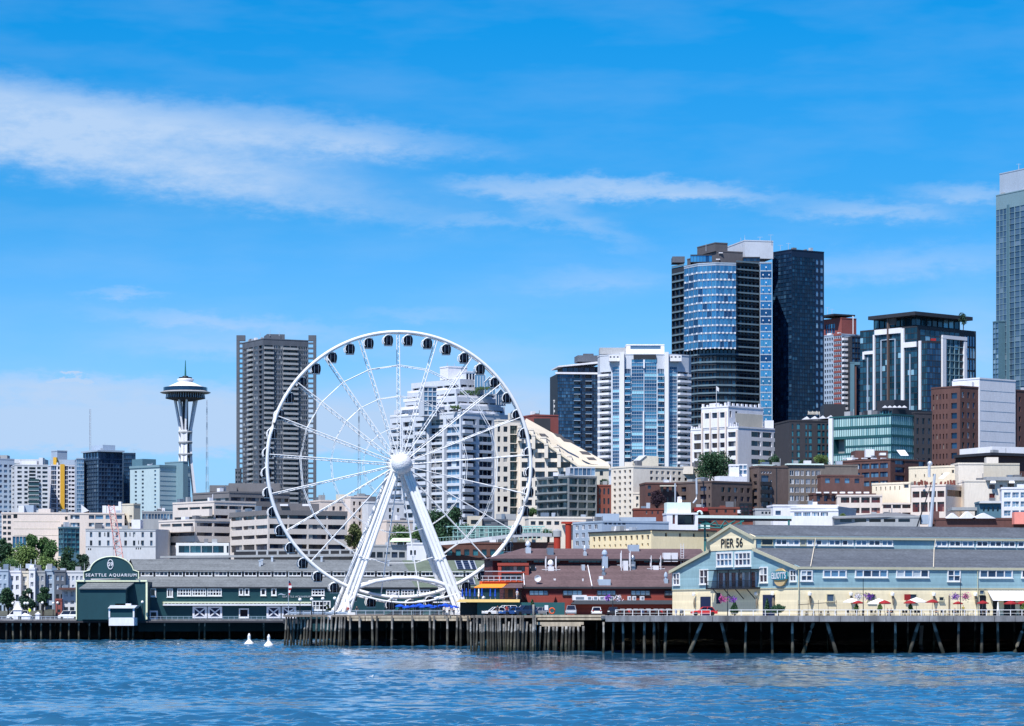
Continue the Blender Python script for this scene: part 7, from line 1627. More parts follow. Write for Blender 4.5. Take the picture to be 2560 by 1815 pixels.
    mb = MB(); qq = quad(2383, 2478, 2644, 928, 30); mb.prism(qq, Z(1138, 928), Z(1131, 928)); b.part(mb, 'fascia', ['charcoal']); b.done()
right_mid()
# ------------------------------------------------------------------ hillclimb and market buildings behind the red restaurant
def market():
    b = B('long_yellow_building', 'long pale yellow market building with many narrow windows above the brown roofs', 1600, 800)
    q = quad(1474, 1628, 1790, 800, 30)
    b.blk(q, 1326, None, 'pale_yellow', {0: [G(11, 1, .42, .6, 1333, 1352, .03, .99, 1, 1, 'w_dark'), G(11, 1, .30, .7, 1356, 1366, .03, .99)], 1: [G(4, 1, .16, .8, 1331, 1342, .12, .98, 2, 1)]})
    mb = MB()
    for p, r_ in ((q[0], q[1]), (q[1], q[2])):
        d = r_ - p; nn = Vector((d.y, -d.x)).normalized() * .5; mb.obox((p.x, p.y, Z(1327, 800)), Vector((d.x, d.y, 0)), Vector((nn.x, nn.y, 0)), (0, 0, .35))
    b.part(mb, 'cornice', ['charcoal']); b.done()
    b = B('blue_grey_hall', 'blank pale blue grey hall wall left of the white elevator pavilion', 1560, 822)
    q = quad(1432, 1505, 1672, 822, 26); b.blk(q, 1302, None, 'grey_blue', {0: [G(4, 3, .5, .6, 1306, 1366, .04, .9, 2, 1, 'w_mix', 'white_wall', .2)], 1: [G(5, 1, .7, .8, 1303, 1312, .02, .36, 2, 1, 'w_mix')]}); b.box(1490, 1548, 1284, 1303, 830, 8, 'grey_blue', 'roof_box'); b.box(1550, 1640, 1293, 1303, 836, 6, 'grey_blue', 'roof_box'); b.box(1535, 1590, 1322, 1332, 818, 3, 'white_wall', 'roof_box'); b.done()
    b = B('elevator_pavilion', 'white and mint elevator pavilion with an open landing beside the green truss bridge', 1705, 835)
    q = rect(1667, 1745, 835, 9, 4)
    b.blk(q, 1282, None, 'white_wall', {0: [G(1, 1, .9, .9, 1284, 1311, 1681, 1688, 1, 1, 'terracotta' and 'w_red'), G(1, 1, 1, 1, 1284, 1312, 1694, 1738, 2, 1, 'w_dark', None, 4)]}, roof='roof_white'); b.blk(rect(1667, 1727, 836.5, 6, 4), 1256, 1283, 'mint', part='lift_house', roof='roof_white'); b.box(1745, 1775, 1310, 1322, 837, 5, 'mint', 'landing'); mb = MB(); mb.box(X(1699, 839), 839, Z(1256, 838) - .02, 1.2, 1.2, 1.0); mb.lathe([(.01, 1.6), (.6, 1.5), (.6, 1.0)], P(1699, 1256, 839), 10); b.part(mb, 'beacon', ['white_wall'])
    mb = MB(); mb.tube([P(1749 + 6 * math.cos(q), 1286 - 8 * math.sin(q), 792) for q in [R(180 * i / 10) for i in range(11)]], .3, 6); b.part(mb, 'arch', ['mint']); b.done()
    o = thing('truss_bridge', 'green steel truss footbridge with a flat mint roof', 'footbridge', (X(1860, 800), 800, gz(X(1860, 800), 800)))
    mb = MB(); mb.hexa([P(1745, 1295, 800), P(1981, 1297, 806), P(1981, 1297, 811), P(1745, 1295, 805), P(1745, 1288, 800), P(1981, 1290, 806), P(1981, 1290, 811), P(1745, 1288, 805)]); mb.obj('roof', ['mint'], o)
    mb = MB(); mb.hexa([P(1747, 1301, 800.3), P(1979, 1303, 806.3), P(1979, 1303, 810.6), P(1747, 1301, 804.6), P(1747, 1295.2, 800.3), P(1979, 1297.2, 806.3), P(1979, 1297.2, 810.6), P(1747, 1295.2, 804.6)]); mb.obj('soffit', ['charcoal'], o)
    mb = MB()
    for a, c_ in (((1747, 1302), (1800, 1320)), ((1762, 1302), (1776, 1311)), ((1776, 1311), (1788, 1302)), ((1788, 1302), (1800, 1320)), ((1800, 1320), (1812, 1302)), ((1812, 1302), (1824, 1312)), ((1824, 1312), (1838, 1302)), ((1752, 1310), (1838, 1316)), ((1838, 1302), (1800, 1320)), ((1860, 1302), (1810, 1324)), ((1745, 1318), (1850, 1322))): mb.tube([P(*a, 801), P(*c_, 801.5)], .18, 5)
    mb.obj('truss', ['truss_teal'], o)
    for px in (1760, 1850, 1970): mb = MB(); mb.obox(P(px, 1400, 803), (.5, 0, 0), (0, .5, 0), (0, 0, Z(1301, 803) - Z(1400, 803))); mb.obj('post', ['truss_teal'], o)
    b = B('brick_low_block', 'low brick row with roof huts behind the truss bridge', 1810, 850)
    b.blk(rect(1736, 1885, 850, 10), 1268, None, 'brick_red', {0: [G(4, 1, .25, .6, 1272, 1284, .3, .9)]}); b.box(1800, 1832, 1264, 1269, 852, 4, 'brick_red', 'roof_hut'); b.box(1850, 1880, 1258, 1290, 849, 4, 'dark_metal', 'fire_stair', 0, {0: [G(3, 3, .8, .8, 1260, 1288, 0, 1, 1, 1, 'w_red')]}); b.box(1844, 1852, 1275, 1283, 849, 2, 'white_wall')
    mb = MB(); mb.extr([P(1744, 1276, 849), P(1758, 1268, 849), P(1762, 1270, 849), P(1752, 1278, 849)], (0, .3, 0)); b.part(mb, 'awning', ['white_wall']); b.box(1736, 1770, 1269, 1278, 848, 2, 'umbrella_red', 'red_canopy'); b.done()
    b = B('brick_low_block', 'low red brick wall left of the elevator pavilion under the cream block', 1626, 850); b.blk(rect(1584, 1668, 850, 8), 1271, None, 'brick_red', {0: [G(4, 1, .25, .6, 1275, 1288, .3, .98)]}); b.done()
    b = B('white_low_building', 'low white building with a blue window band right of the truss bridge', 2010, 838)
    b.blk(rect(1888, 1934, 842, 8), 1271, None, 'concrete', {0: [G(3, 1, .6, .5, 1276, 1288, .3, .9)]}, part='grey_end'); b.blk(rect(1933, 2096, 838, 10, 5), 1262, None, 'white_wall', {0: [G(1, 1, .9, .9, 1276, 1288, 1938, 1953, 1, 1, 'g_grey')]}, roof='roof_white'); b.blk(quad(1976, 2094, 2140, 826, 70), 1266, None, 'peach' if False else 'concrete_pale', part='front_wing', roof='roof_white'); b.blk(rect(1976, 2096, 824, 4, -6), 1274, None, 'white_wall', {0: [G(4, 1, .86, .9, 1280, 1291, 1984, 2072, 4, 1, 'w_blue', 'white_wall', .2)]}, part='window_wing', roof='roof_white'); b.done()
    b = B('cream_market_hall', 'long low cream market hall with square windows below the grey condominium', 1400, 840)
    b.blk(rect(1322, 1492, 840, 10, 6), 1292, None, 'cream_light', {0: [G(4, 1, .62, .56, 1299, 1316, 1323, 1402, 1, 1, 'w_dark')]}); b.box(1405, 1470, 1304, 1309, 838.5, 2, 'silo_red', 'red_fascia', 6); b.done()
    for lab, px, x0, x1, yt, ym, D_ in (('tall red cylindrical silo in front of the blue grey hall', 1421, 1413, 1430, 1309, 1309, 806), ('short red tank with grey upper half at the end of the curved ramp', 1393, 1383, 1402, 1327, 1341, 802)):
        o = thing('red_silo', lab, 'silo', (X(px, D_), D_, gz(X(px, D_), D_))); r_ = (X(x1, D_) - X(x0, D_)) / 2; mb = MB(); c0 = Vector((X(px, D_), D_, 0)); mb.lathe([(r_ * .9, gz(c0.x, D_)), (r_ * .9, Z(ym, D_)), (.01, Z(ym, D_))], c0, 20); mb.obj('tank', ['silo_red'], o)
        mb = MB(); mb.lathe([(r_ * 1.12, Z(ym, D_) - .1), (r_ * 1.12, Z(yt - (2 if yt == ym else 0), D_)), (.01, Z(yt - (2 if yt == ym else 5), D_))], c0, 20); mb.obj('cap', ['concrete' if yt != ym else 'silo_red'], o)
    # trellis / conservatory and curved ramp
    o = thing('steel_trellis', 'pale teal steel trellis with glass above the curved ramp', 'trellis', (X(1230, 836), 836, gz(X(1230, 836), 836)))
    mb = MB()
    def hz(x0, x1, y, D_, w=.18): mb.obox(P(x0, y, D_), (X(x1, D_) - X(x0, D_), 0, 0), (0, w, 0), (0, 0, w))
    hz(1108, 1362, 1318, 836, .35); hz(1130, 1354, 1322, 836); hz(1130, 1354, 1331, 836); hz(1130, 1300, 1343, 836)
    for px in [1117] + list(range(1132, 1356, 11)): mb.obox(P(px, 1350, 836.1), (.22, 0, 0), (0, .2, 0), (0, 0, Z(1318, 836) - Z(1350, 836)))
    for px in (1140, 1148): mb.obox(P(px, 1318, 836.2), (.2, 0, 0), (0, .2, 0), (0, 0, 1.2))
    mb.obj('frame', ['trellis'], o); mb = MB()
    for px in range(1132, 1345, 11): p = P(px + 1, 1346, 838); w = X(px + 10, 838) - p.x; mb.face([p, p + Vector((w, 0, 0)), p + Vector((w, 0, 2.6)), p + Vector((0, 0, 2.6))])
    mb.obj('glazing', ['g_green'], o)
    o = thing('curved_ramp', 'pale concrete curved ramp with railings above dark red shops', 'ramp', (X(1230, 815), 815, gz(X(1230, 815), 815)))
    pts = [(1085, 1364, 818), (1130, 1361, 816), (1180, 1356, 815), (1230, 1350, 815), (1280, 1344, 817), (1330, 1341, 820), (1380, 1342, 824)]
    mb = MB()
    for i in range(len(pts) - 1):
        (x0, y0, d0), (x1, y1, d1) = pts[i], pts[i + 1]; mb.hexa([P(x0, y0, d0), P(x1, y1, d1), P(x1, y1, d1 + 6), P(x0, y0, d0 + 6), P(x0, y0 - 9, d0), P(x1, y1 - 9, d1), P(x1, y1 - 9, d1 + 6), P(x0, y0 - 9, d0 + 6)])
    mb.obj('deck', ['concrete_pale'], o); mb = MB()
    for i in range(len(pts) - 1):
        (x0, y0, d0), (x1, y1, d1) = pts[i], pts[i + 1]
        for k in range(6): q = k / 6; p = P(x0 + (x1 - x0) * q, y0 - 9 + (y1 - y0) * q, d0 + (d1 - d0) * q); mb.obox(p, (.08, 0, 0), (0, .08, 0), (0, 0, 1.1))
        mb.tube([P(x0, y0 - 19, d0), P(x1, y1 - 19, d1)], .07, 4)
    mb.obj('railing', ['trellis'], o)
    b = B('dark_shops', 'shadowed dark red shop row under the curved ramp', 1230, 824)
    b.blk(rect(1085, 1400, 824, 10), 1356, None, 'brick_plum', {0: [G(14, 1, .6, .7, 1370, 1392, .02, .98, 1, 1, 'w_teal')]}); b.done()
    b = B('white_gallery', 'small white cube with two dark windows below the trees behind the wheel', 1040, 812); b.blk(rect(1018, 1066, 812, 8, 4), 1357, None, 'white_wall', {0: [G(1, 1, .7, .8, 1374, 1389, 1024, 1032), G(1, 1, .7, .8, 1374, 1389, 1034, 1041)]}); b.done()
    b = B('grey_hall', 'low grey hall with wide dark openings behind the left wheel leg', 960, 815); b.blk(rect(906, 1018, 815, 8, 2), 1362, None, 'concrete', {0: [G(5, 1, .8, .8, 1378, 1396, 922, 1014)]}); mb = MB(); mb.hexa([P(974, 1354, 814), P(1030, 1354, 814), P(1030, 1354, 821), P(974, 1354, 821), P(982, 1345, 815), P(1026, 1345, 815), P(1026, 1345, 820), P(982, 1345, 820)]); b.part(mb, 'awning', ['awning_green'])
    mb = MB()
    for px in (978, 992, 1008, 1026): mb.obox(P(px, 1362, 815), (.2, 0, 0), (0, .2, 0), (0, 0, 1.0))
    b.part(mb, 'awning_post', ['white_wall']); b.done()
    b = B('peach_apartments', 'peach and grey apartment block seen between the wheel legs', 880, 935)
    b.blk(quad(770, 800, 882, 935, 24), 1250, None, 'peach', {1: [G(4, 5, .4, .62, 1262, 1350, .1, .95, 1, 1, 'w_mix')], 0: [G(2, 5, .4, .6, 1262, 1350)]}); b.blk(quad(862, 876, 924, 930, 30), 1240, None, 'peach', {1: [G(3, 6, .4, .6, 1250, 1350, .05, .95)]}); b.blk(quad(905, 920, 1010, 925, 24), 1254, None, 'concrete_pale', {1: [G(4, 5, .3, .6, 1266, 1350, .05, .95)]}); b.box(840, 868, 1236, 1252, 945, 6, 'beige', 'penthouse'); b.box(885, 925, 1238, 1256, 944, 6, 'brick_plum', 'penthouse'); b.blk(quad(940, 966, 1032, 915, 30), 1300, None, 'peach', {1: [G(5, 3, .3, .5, 1308, 1350, .05, .95)]}); b.done()
    b = B('low_roofs', 'low brown roofed houses at the foot of the terraced condos', 1230, 855); b.blk(rect(1168, 1270, 855, 9), 1298, None, 'concrete_dark', {0: [G(3, 1, .5, .5, 1302, 1314)]}); b.box(1168, 1205, 1290, 1318, 853, 4, 'beige', 'hut', 0, {0: [G(1, 1, .5, .6, 1296, 1314)]}); b.box(1240, 1290, 1285, 1300, 858, 4, 'concrete', 'hut'); b.done()
market()
# ------------------------------------------------------------------ trees
def leafmat(name, rgb, v=.45):
    m = mat(name, rgb, var=v, scale=.5, rough=.65, spec=.25); nt = m.node_tree; b = nt.nodes['Principled BSDF']
    g = nt.nodes.new('ShaderNodeNewGeometry'); mr = nt.nodes.new('ShaderNodeMapRange'); nt.links.new(g.outputs['Random Per Island'], mr.inputs[0]); mr.inputs[3].default_value = .6; mr.inputs[4].default_value = 1.5
    src = b.inputs['Base Color'].links[0].from_socket; mx = nt.nodes.new('ShaderNodeMix'); mx.data_type = 'RGBA'; mx.blend_type = 'MULTIPLY'; mx.inputs[0].default_value = 1
    nt.links.new(src, mx.inputs[6]); nt.links.new(mr.outputs[0], mx.inputs[7]); nt.links.new(mx.outputs[2], b.inputs['Base Color'])
for n_, rgb in (('leaf_green', (.075, .150, .05)), ('leaf_deep', (.034, .082, .040)), ('leaf_light', (.13, .20, .06)), ('leaf_purple', (.03, .018, .03)), ('leaf_blue', (.035, .075, .05)), ('leaf_olive', (.09, .11, .04))): leafmat(n_, rgb)
def tree(px, yb, yt, wpx, D, label, m='leaf_green', seed=1, base=None, name='tree', lobes=15, leaf=None, n=1500, cone=False, group=None, crown0=.3):
    r_ = random.Random(seed); k = D / F; x = X(px, D); z0 = gz(x, D) if base is None else base
    root = thing(name, label, 'tree', (x, D, z0), 0, group)
    zt, zc0 = Z(yt, D), Z(yb, D); H = zt - zc0; w = wpx * k / 2; lf = (leaf or max(.22, .028 * H + .012 * w + .12)) * 1.25; n = int(n * 2.3)
    tr = MB(); top = Vector((x, D, zc0 + H * .6)); tr.tube([(x, D, z0 - .3), (x + .1, D, zc0), top], [max(.12, .022 * (zt - z0)), .018 * (zt - z0) + .05, .06], 7)
    cen = []
    for i in range(lobes):
        t = r_.random() if not cone else (i + .5) / lobes
        hz_ = zc0 + H * (.22 + .6 * t) if not cone else zc0 + H * (.06 + .86 * t)
        rad = w * (1 - t * .55) if not cone else w * (1.05 - t)
        q = r_.random() * 6.283; rr = rad * .74 * math.sqrt(r_.random()) if not cone else 0
        p = Vector((x + rr * math.cos(q), D + rr * math.sin(q), hz_)); s = (w * r_.choice((.28, .36, .44, .54)) * r_.uniform(.85, 1.15)) if not cone else rad * .9 + .1
        cen.append((p, s, min(s * r_.uniform(.75, 1.0), H * .3)))
        if not cone: tr.tube([Vector((x, D, zc0 + H * r_.uniform(0, .3))), p], [.12, .04], 5)
    tr.obj('trunk', ['trunk'], root)
    mb = MB(); tot = sum(s * s for _, s, _ in cen)
    for p, s, sz in cen:
        for i in range(int(n * s * s / tot)):
            v = Vector((r_.gauss(0, 1), r_.gauss(0, 1), r_.gauss(0, 1))).normalized() * (r_.random() ** .33) * r_.uniform(.85, 1.18)
            c_ = p + Vector((v.x * s, v.y * s, v.z * sz))
            if c_.z < zc0 - .3: continue
            a = Vector((r_.gauss(0, 1), r_.gauss(0, 1), r_.gauss(0, 1))).normalized(); b_ = a.orthogonal().normalized(); b_ = (Matrix.Rotation(r_.random() * 6, 3, a) @ b_); c2 = a.cross(b_)
            l = lf * r_.uniform(.6, 1.35)
            mb.face([c_ - b_ * l * .5, c_ + c2 * l * .32 - a * l * .1, c_ + b_ * l * .5, c_ - c2 * l * .32 - a * l * .1])
    mb.obj('crown', [m], root)
    return root
tree(10, 1440, 1330, 60, 852, 'dark dense tree cut by the left edge above the townhouses', 'leaf_deep', 1)
tree(60, 1440, 1366, 95, 848, 'bright green broad tree left of the pointed pair', 'leaf_light', 2, n=2200)
tree(80, 1420, 1324, 44, 858, 'tall narrow pointed green tree, left one of the pair', 'leaf_green', 3, lobes=12)
tree(104, 1420, 1326, 46, 860, 'tall narrow pointed green tree, right one of the pair', 'leaf_green', 4, lobes=12)
tree(128, 1440, 1340, 60, 852, 'green tree just left of the dark teal glass box', 'leaf_green', 5)
tree(32, 1445, 1395, 70, 842, 'bushy green tree low above the townhouse roofs at left', 'leaf_green', 6)
tree(105, 1445, 1390, 90, 840, 'wide light green tree directly above the townhouse roofs', 'leaf_light', 7, n=2200)
tree(174, 1440, 1368, 60, 845, 'dark round tree below the dark teal glass box', 'leaf_deep', 8)
tree(204, 1440, 1372, 44, 850, 'dark small tree against the pale grey hall', 'leaf_blue', 9)
for i, (px, w, lab) in enumerate(((20, 46, 'dark street tree at the left edge in front of the townhouses'), (68, 40, 'dark street tree in front of the beige townhouse'), (108, 38, 'dark street tree in front of the blue grey townhouse bay'))):
    tree(px, 1532, 1460, w, 790, lab, ('leaf_deep', 'leaf_blue', 'leaf_deep')[i], 20 + i, base=5.6, group='street trees left of the aquarium')
tree(1788, 1204, 1124, 112, 905, 'large round green tree in front of the white crenellated block', 'leaf_deep', 30, n=3000)
tree(1935, 1168, 1138, 36, 899, 'round dark tree on the brick house roof', 'leaf_deep', 31, base=Z(1166, 899), n=900)
tree(1905, 1168, 1148, 26, 897, 'pale green shrub on the brick house roof', 'leaf_light', 32, base=Z(1166, 897), n=500, name='shrub')
tree(2050, 1164, 1138, 46, 900, 'bright yellow green bamboo clump on the grey brick roof', 'leaf_light', 33, base=Z(1163, 900), n=900, name='shrub')
tree(2010, 1164, 1150, 40, 900, 'low dark green planting on the grey brick roof', 'leaf_deep', 34, base=Z(1163, 900), n=500, name='shrub')
tree(2408, 820, 776, 26, 1342, 'small tree under the winged roof of the framed glass tower', 'leaf_blue', 35, base=Z(824, 1342), n=500)
tree(1642, 1272, 1222, 46, 874, 'dark purple leaved tree in front of the small brick block', 'leaf_purple', 36, n=1200)
tree(1100, 1368, 1272, 110, 838, 'broad dark green tree behind the right wheel leg', 'leaf_deep', 40, n=2600)
tree(1050, 1372, 1300, 70, 834, 'green tree between the wheel legs', 'leaf_green', 41, n=1800)
tree(1003, 1370, 1312, 70, 838, 'green tree left of the white cube between the wheel legs', 'leaf_green', 42, n=1600)
tree(1140, 1340, 1262, 70, 850, 'dark green tree right of the wheel leg below the terraced condos', 'leaf_deep', 43, n=1600)
tree(884, 1385, 1296, 50, 842, 'green grey tree left of the left wheel leg', 'leaf_olive', 44)
tree(1330, 1296, 1268, 34, 880, 'green tree between the wheel rim and the grey condominium', 'leaf_green', 45, n=800)
tree(1370, 1346, 1322, 40, 828, 'dark green bush beside the curved ramp', 'leaf_deep', 46, n=700, name='shrub')
tree(1512, 1216, 1198, 26, 912, 'small tree over the narrow red brick house', 'leaf_blue', 47, n=500)
tree(2106, 1300, 1280, 22, 815, 'small yellow green bush at the end of the long grey shed', 'leaf_light', 48, n=400, name='shrub')
tree(1331, 1522, 1497, 10, 530, 'narrow dark cypress behind the tall mooring pile', 'leaf_deep', 50, base=DZ, cone=True, lobes=7, n=400, leaf=.22)
tree(1836, 1532, 1500, 20, 508, 'dark cone shaped shrub in the shade of the balcony', 'leaf_deep', 51, base=DZ, cone=True, lobes=6, n=500, leaf=.2, name='shrub')
tree(1918, 1532, 1492, 14, 507, 'tall dark shrub beside the right gable door', 'leaf_deep', 52, base=DZ, cone=True, lobes=6, n=500, leaf=.2, name='shrub')
tree(1945, 1533, 1511, 44, 505, 'low round green hedge right of the gable door', 'leaf_deep', 53, base=DZ, lobes=10, n=900, leaf=.2, name='shrub')
for i, (px, lab) in enumerate(((2141, 'pale green conical planter shrub under the first red parasol'), (2200, 'pale green conical planter shrub under the second red parasol'), (2276, 'pale green conical planter shrub under the third red parasol'), (2558, 'pale green planter shrub at the right edge'))):
    tree(px, 1524, 1507, 12, 501, lab, 'leaf_light', 60 + i, base=DZ, cone=True, lobes=5, n=260, leaf=.16, name='shrub')
for i, px in enumerate((1000, 1028, 1160, 1180, 820)):
    tree(px, 1532, 1508 + 4 * (i % 2), 18, 588 if px > 1100 else 603, 'small potted tree ' + ('left of the blue parasols', 'among the blue parasols', 'under the terrace fascia, left one', 'under the terrace fascia, right one', 'beside the left wheel foot')[i], 'leaf_deep', 70 + i, base=DZ, lobes=5, n=260, leaf=.25, name='shrub')
# far wooded hill between the towers
# ------------------------------------------------------------------ small things on the piers
def lamp(px, D, yg, label, base, grp='globe street lamps along the waterfront'):
    x = X(px, D); z1_ = Z(yg, D); r = thing('street_lamp', label, 'street lamp', (x, D, base), 0, grp)
    mb = MB(); mb.tube([(x, D, base), (x, D, base + .8), (x, D, z1_ - .3)], [.14, .09, .07], 6); mb.obj('pole', ['iron'], r)
    mb = MB(); mb.sphere((x, D, z1_), .34, 8); mb.obj('globe', ['lamp_white'], r, True)
for px, yg, D, w in ((32, 1508, 745, 'far left one before the street trees'), (62, 1508, 745, 'left one of the close pair by the beige townhouse'), (69, 1508, 747, 'right one of the close pair by the beige townhouse'), (106, 1507, 745, 'in front of the blue grey bay townhouse'), (133, 1508, 746, 'left of the orange corner house'), (144, 1507, 745, 'in front of the orange corner house'),
                     (217, 1498, 726, 'taller of the pair on the green pavilion wall'), (221, 1505, 725, 'lower of the pair on the green pavilion wall'), (280, 1505, 724, 'behind the small white booth'), (356, 1505, 725.5, 'right of the small white booth')): lamp(px, D, yg, 'white globe street lamp ' + w, ZA)
for px, yg, w in ((750, 1499, 'before the barn doors left of the wheel'), (779, 1498, 'second left of the wheel foot'), (807, 1497, 'nearest left of the gondola by the wheel foot'), (837, 1496, 'beside the left wheel foot'), (979, 1495, 'left of the blue parasols'), (1094, 1495, 'above the blue parasols'), (1209, 1494, 'before the pale terrace fascia')): lamp(px, 599, yg, 'white globe street lamp ' + w, DZ)
# railings
def railing(label, x0, x1, D, y0, y1, step, m, base, mid=1, thick=.07, panel=None):
    r = thing('railing', label, 'railing', (X((x0 + x1) / 2, D), D, base)); mb = MB(); k = D / F; z0_, z1_ = base, Z(y0, D)
    w = X(x1, D) - X(x0, D); mb.obox((X(x0, D), D, z1_ - thick), (w, 0, 0), (0, thick, 0), (0, 0, thick))
    for i in range(mid): z_ = z0_ + (z1_ - z0_) * (i + .6) / (mid + .4); mb.obox((X(x0, D), D + .01, z_ - .05), (w, 0, 0), (0, thick * .6, 0), (0, 0, .05))
    n = int((x1 - x0) / step)
    for i in range(n + 1): mb.obox((X(x0 + (x1 - x0) * i / n, D), D + .005, z0_), (thick, 0, 0), (0, thick, 0), (0, 0, z1_ - z0_ - thick))
    mb.obj('rail', [m], r)
    if panel: mb = MB(); mb.obox((X(x0, D), D + .1, z0_ + .1), (w, 0, 0), (0, .03, 0), (0, 0, z1_ - z0_ - .3)); mb.obj('mesh_panel', [panel], r)
railing('pale railing on the wheel pier edge with dark infill', 868, 1188, 598.4, 1525.5, 1537, 22, 'galv', DZ, 2, .09)
railing('grey blue panelled railing left of the wheel foot', 722, 866, 599.5, 1527, 1538, 18, 'grey_blue', DZ, 1, .08, 'grey_blue')
railing('white rail on the concrete pier before the gable, left piece', 1538, 1775, 498.2, 1524, 1537, 21, 'white_paint', DZ, 1, .10)
railing('white rail on the concrete pier before the gable, right piece', 1822, 2003, 498.2, 1524, 1537, 30, 'white_paint', DZ, 1, .10)
railing('white rail before the red parasols', 2006, 2492, 498.2, 1524, 1537, 27, 'white_paint', DZ, 1, .10)
railing('white rail at the right edge before the white awning', 2497, 2640, 498.2, 1524, 1537, 27, 'white_paint', DZ, 1, .10)
railing('pale railing along the left quay in front of the townhouses', -40, 268, 728.3, 1541, 1549, 11, 'galv', ZA, 1, .09)
railing('pale railing before the aquarium wall', 345, 712, 728.3, 1541, 1549, 14, 'grey_blue', ZA, 1, .07)
# parasols
def parasol(px, D, ytip, wpx, m, label, grp, base=DZ, closed=False):
    x = X(px, D); zt = Z(ytip, D); w = wpx * D / F / 2; r = thing('closed_parasol' if closed else 'parasol', label, 'parasol', (x, D, base), 0, grp)
    mb = MB(); mb.tube([(x, D, base), (x, D, zt - .1)], .035, 5); mb.obj('pole', ['timber_pale' if m != 'umbrella_blue' else 'galv'], r); mb = MB()
    if closed: mb.lathe([(.01, zt), (.10, zt - .2), (.20, zt - 1.4), (.12, zt - 1.6)], (x, D, 0), 8)
    else:
        h = w * .42; n = 8; v = [(x + w * math.cos(2 * math.pi * i / n), D + w * math.sin(2 * math.pi * i / n)) for i in range(n)]
        for i in range(n):
            a, c_ = v[i], v[(i + 1) % n]; am = ((a[0] + x) / 2, (a[1] + D) / 2); cm = ((c_[0] + x) / 2, (c_[1] + D) / 2)
            mb.face([(a[0], a[1], zt - h), (c_[0], c_[1], zt - h), (cm[0], cm[1], zt - h * .42), (am[0], am[1], zt - h * .42)]); mb.face([(am[0], am[1], zt - h * .42), (cm[0], cm[1], zt - h * .42), (x, D, zt)])
            mb.face([(a[0], a[1], zt - h), (a[0], a[1], zt - h - .15), (c_[0], c_[1], zt - h - .15), (c_[0], c_[1], zt - h)])
    mb.obj('canopy', [m], r); return r
wh = ('leftmost, beside the wooden fence', 'second from the left near a white parasol', 'third from left beside the red wall banner', 'middle one under a hanging board', 'by the right hanging flower pole', 'left of the white awning', 'below the white awning', 'at the far right edge')
for i, (px, y, w) in enumerate(((2145, 1501, 28), (2211, 1500, 34), (2275, 1500, 32), (2331, 1498, 32), (2395, 1503, 26), (2457, 1501, 30), (2527, 1501, 36), (2556, 1502, 30))): parasol(px, 501 + (i % 2), y, w, 'umbrella_red', 'open red parasol on the restaurant deck, ' + wh[i], 'red parasols on the restaurant deck')
for px, y, w, l in ((2130, 1495, 44, 'open white parasol left of the first red parasol'), (2197, 1496, 58, 'open white parasol behind the second red parasol'), (2291, 1493, 54, 'open white parasol right of the red wall banner')): parasol(px, 503.5, y, w, 'umbrella_white', l, 'white parasols on the restaurant deck')
for i, (px, y) in enumerate(((1000, 1510), (1018, 1513), (1034, 1511), (1050, 1508), (1059, 1512), (1073, 1510), (1087, 1513), (1100, 1511), (1113, 1508), (1124, 1511), (1135, 1513))):
    parasol(px, 586 - (i % 3) * 1.2 + 16, y, 25, 'umbrella_blue', 'open blue parasol in the crowded row between the wheel feet', 'blue parasols between the wheel feet')
for px, y in ((1156, 1471), (1166, 1470), (1175, 1472), (1187, 1471), (1205, 1470), (1226, 1471), (1238, 1472)): parasol(px, 557, y, 12, 'umbrella_blue', 'closed blue parasol on the terrace under the orange awning', 'closed blue parasols on the terrace', Z(1498, 557), True)
parasol(1197, 557.5, 1471, 12, 'umbrella_white', 'closed white parasol on the terrace among the blue ones', 'closed parasols on the terrace', Z(1498, 557), True); parasol(1293, 556, 1471, 14, 'umbrella_blue', 'closed blue parasol at the right end of the terrace', 'closed parasols on the terrace', Z(1498, 556), True); parasol(2495, 500.5, 1504, 10, 'umbrella_white', 'closed white parasol right of the left red parasol by the awning', 'closed parasols on the deck', DZ, True)
# flower basket poles and flag poles
for px, D, yt, yf, m0, m1, lab in ((1819, 498.6, 1427, 1498, 'flower_pink', 'flower_purple', 'pole with pink and purple flower baskets in front of the balcony'), (1532, 498.6, 1478, 1494, 'flower_purple', 'flower_white', 'pole with purple and white flower baskets before the red restaurant'), (2158, 498.9, 1446, 1491, 'flower_white', 'flower_purple', 'pole with dark flower baskets by the first red parasol'), (2401, 498.9, 1446, 1492, 'flower_purple', 'flower_pink', 'pole with dark flower baskets by the fifth red parasol')):
    x = X(px, D); r = thing('flower_pole', lab, 'flower pole', (x, D, DZ)); mb = MB(); mb.tube([(x, D, DZ), (x, D, Z(yt, D))], [.09, .05], 6); mb.obox((x - 1.2, D - .03, Z(yf - 6, D)), (2.4, 0, 0), (0, .06, 0), (0, 0, .06)); mb.obj('pole', ['iron'], r)
    for s, m in ((-1, m0), (1, m1)):
        mb = MB(); c_ = Vector((x + s * .85, D, Z(yf, D)))
        for i in range(130):
            v = Vector((rnd.gauss(0, .30), rnd.gauss(0, .3), rnd.gauss(0, .24))); a = rnd.random() * 6; l = .17; p = c_ + v; mb.face([p, p + Vector((l * math.cos(a), -.05, l * math.sin(a))), p + Vector((l * math.cos(a + 1.3), .05, l * math.sin(a + 1.3)))], 0 if rnd.random() < .75 else 1)
        mb.obj('flower_basket', [m, 'leaf_deep'], r)
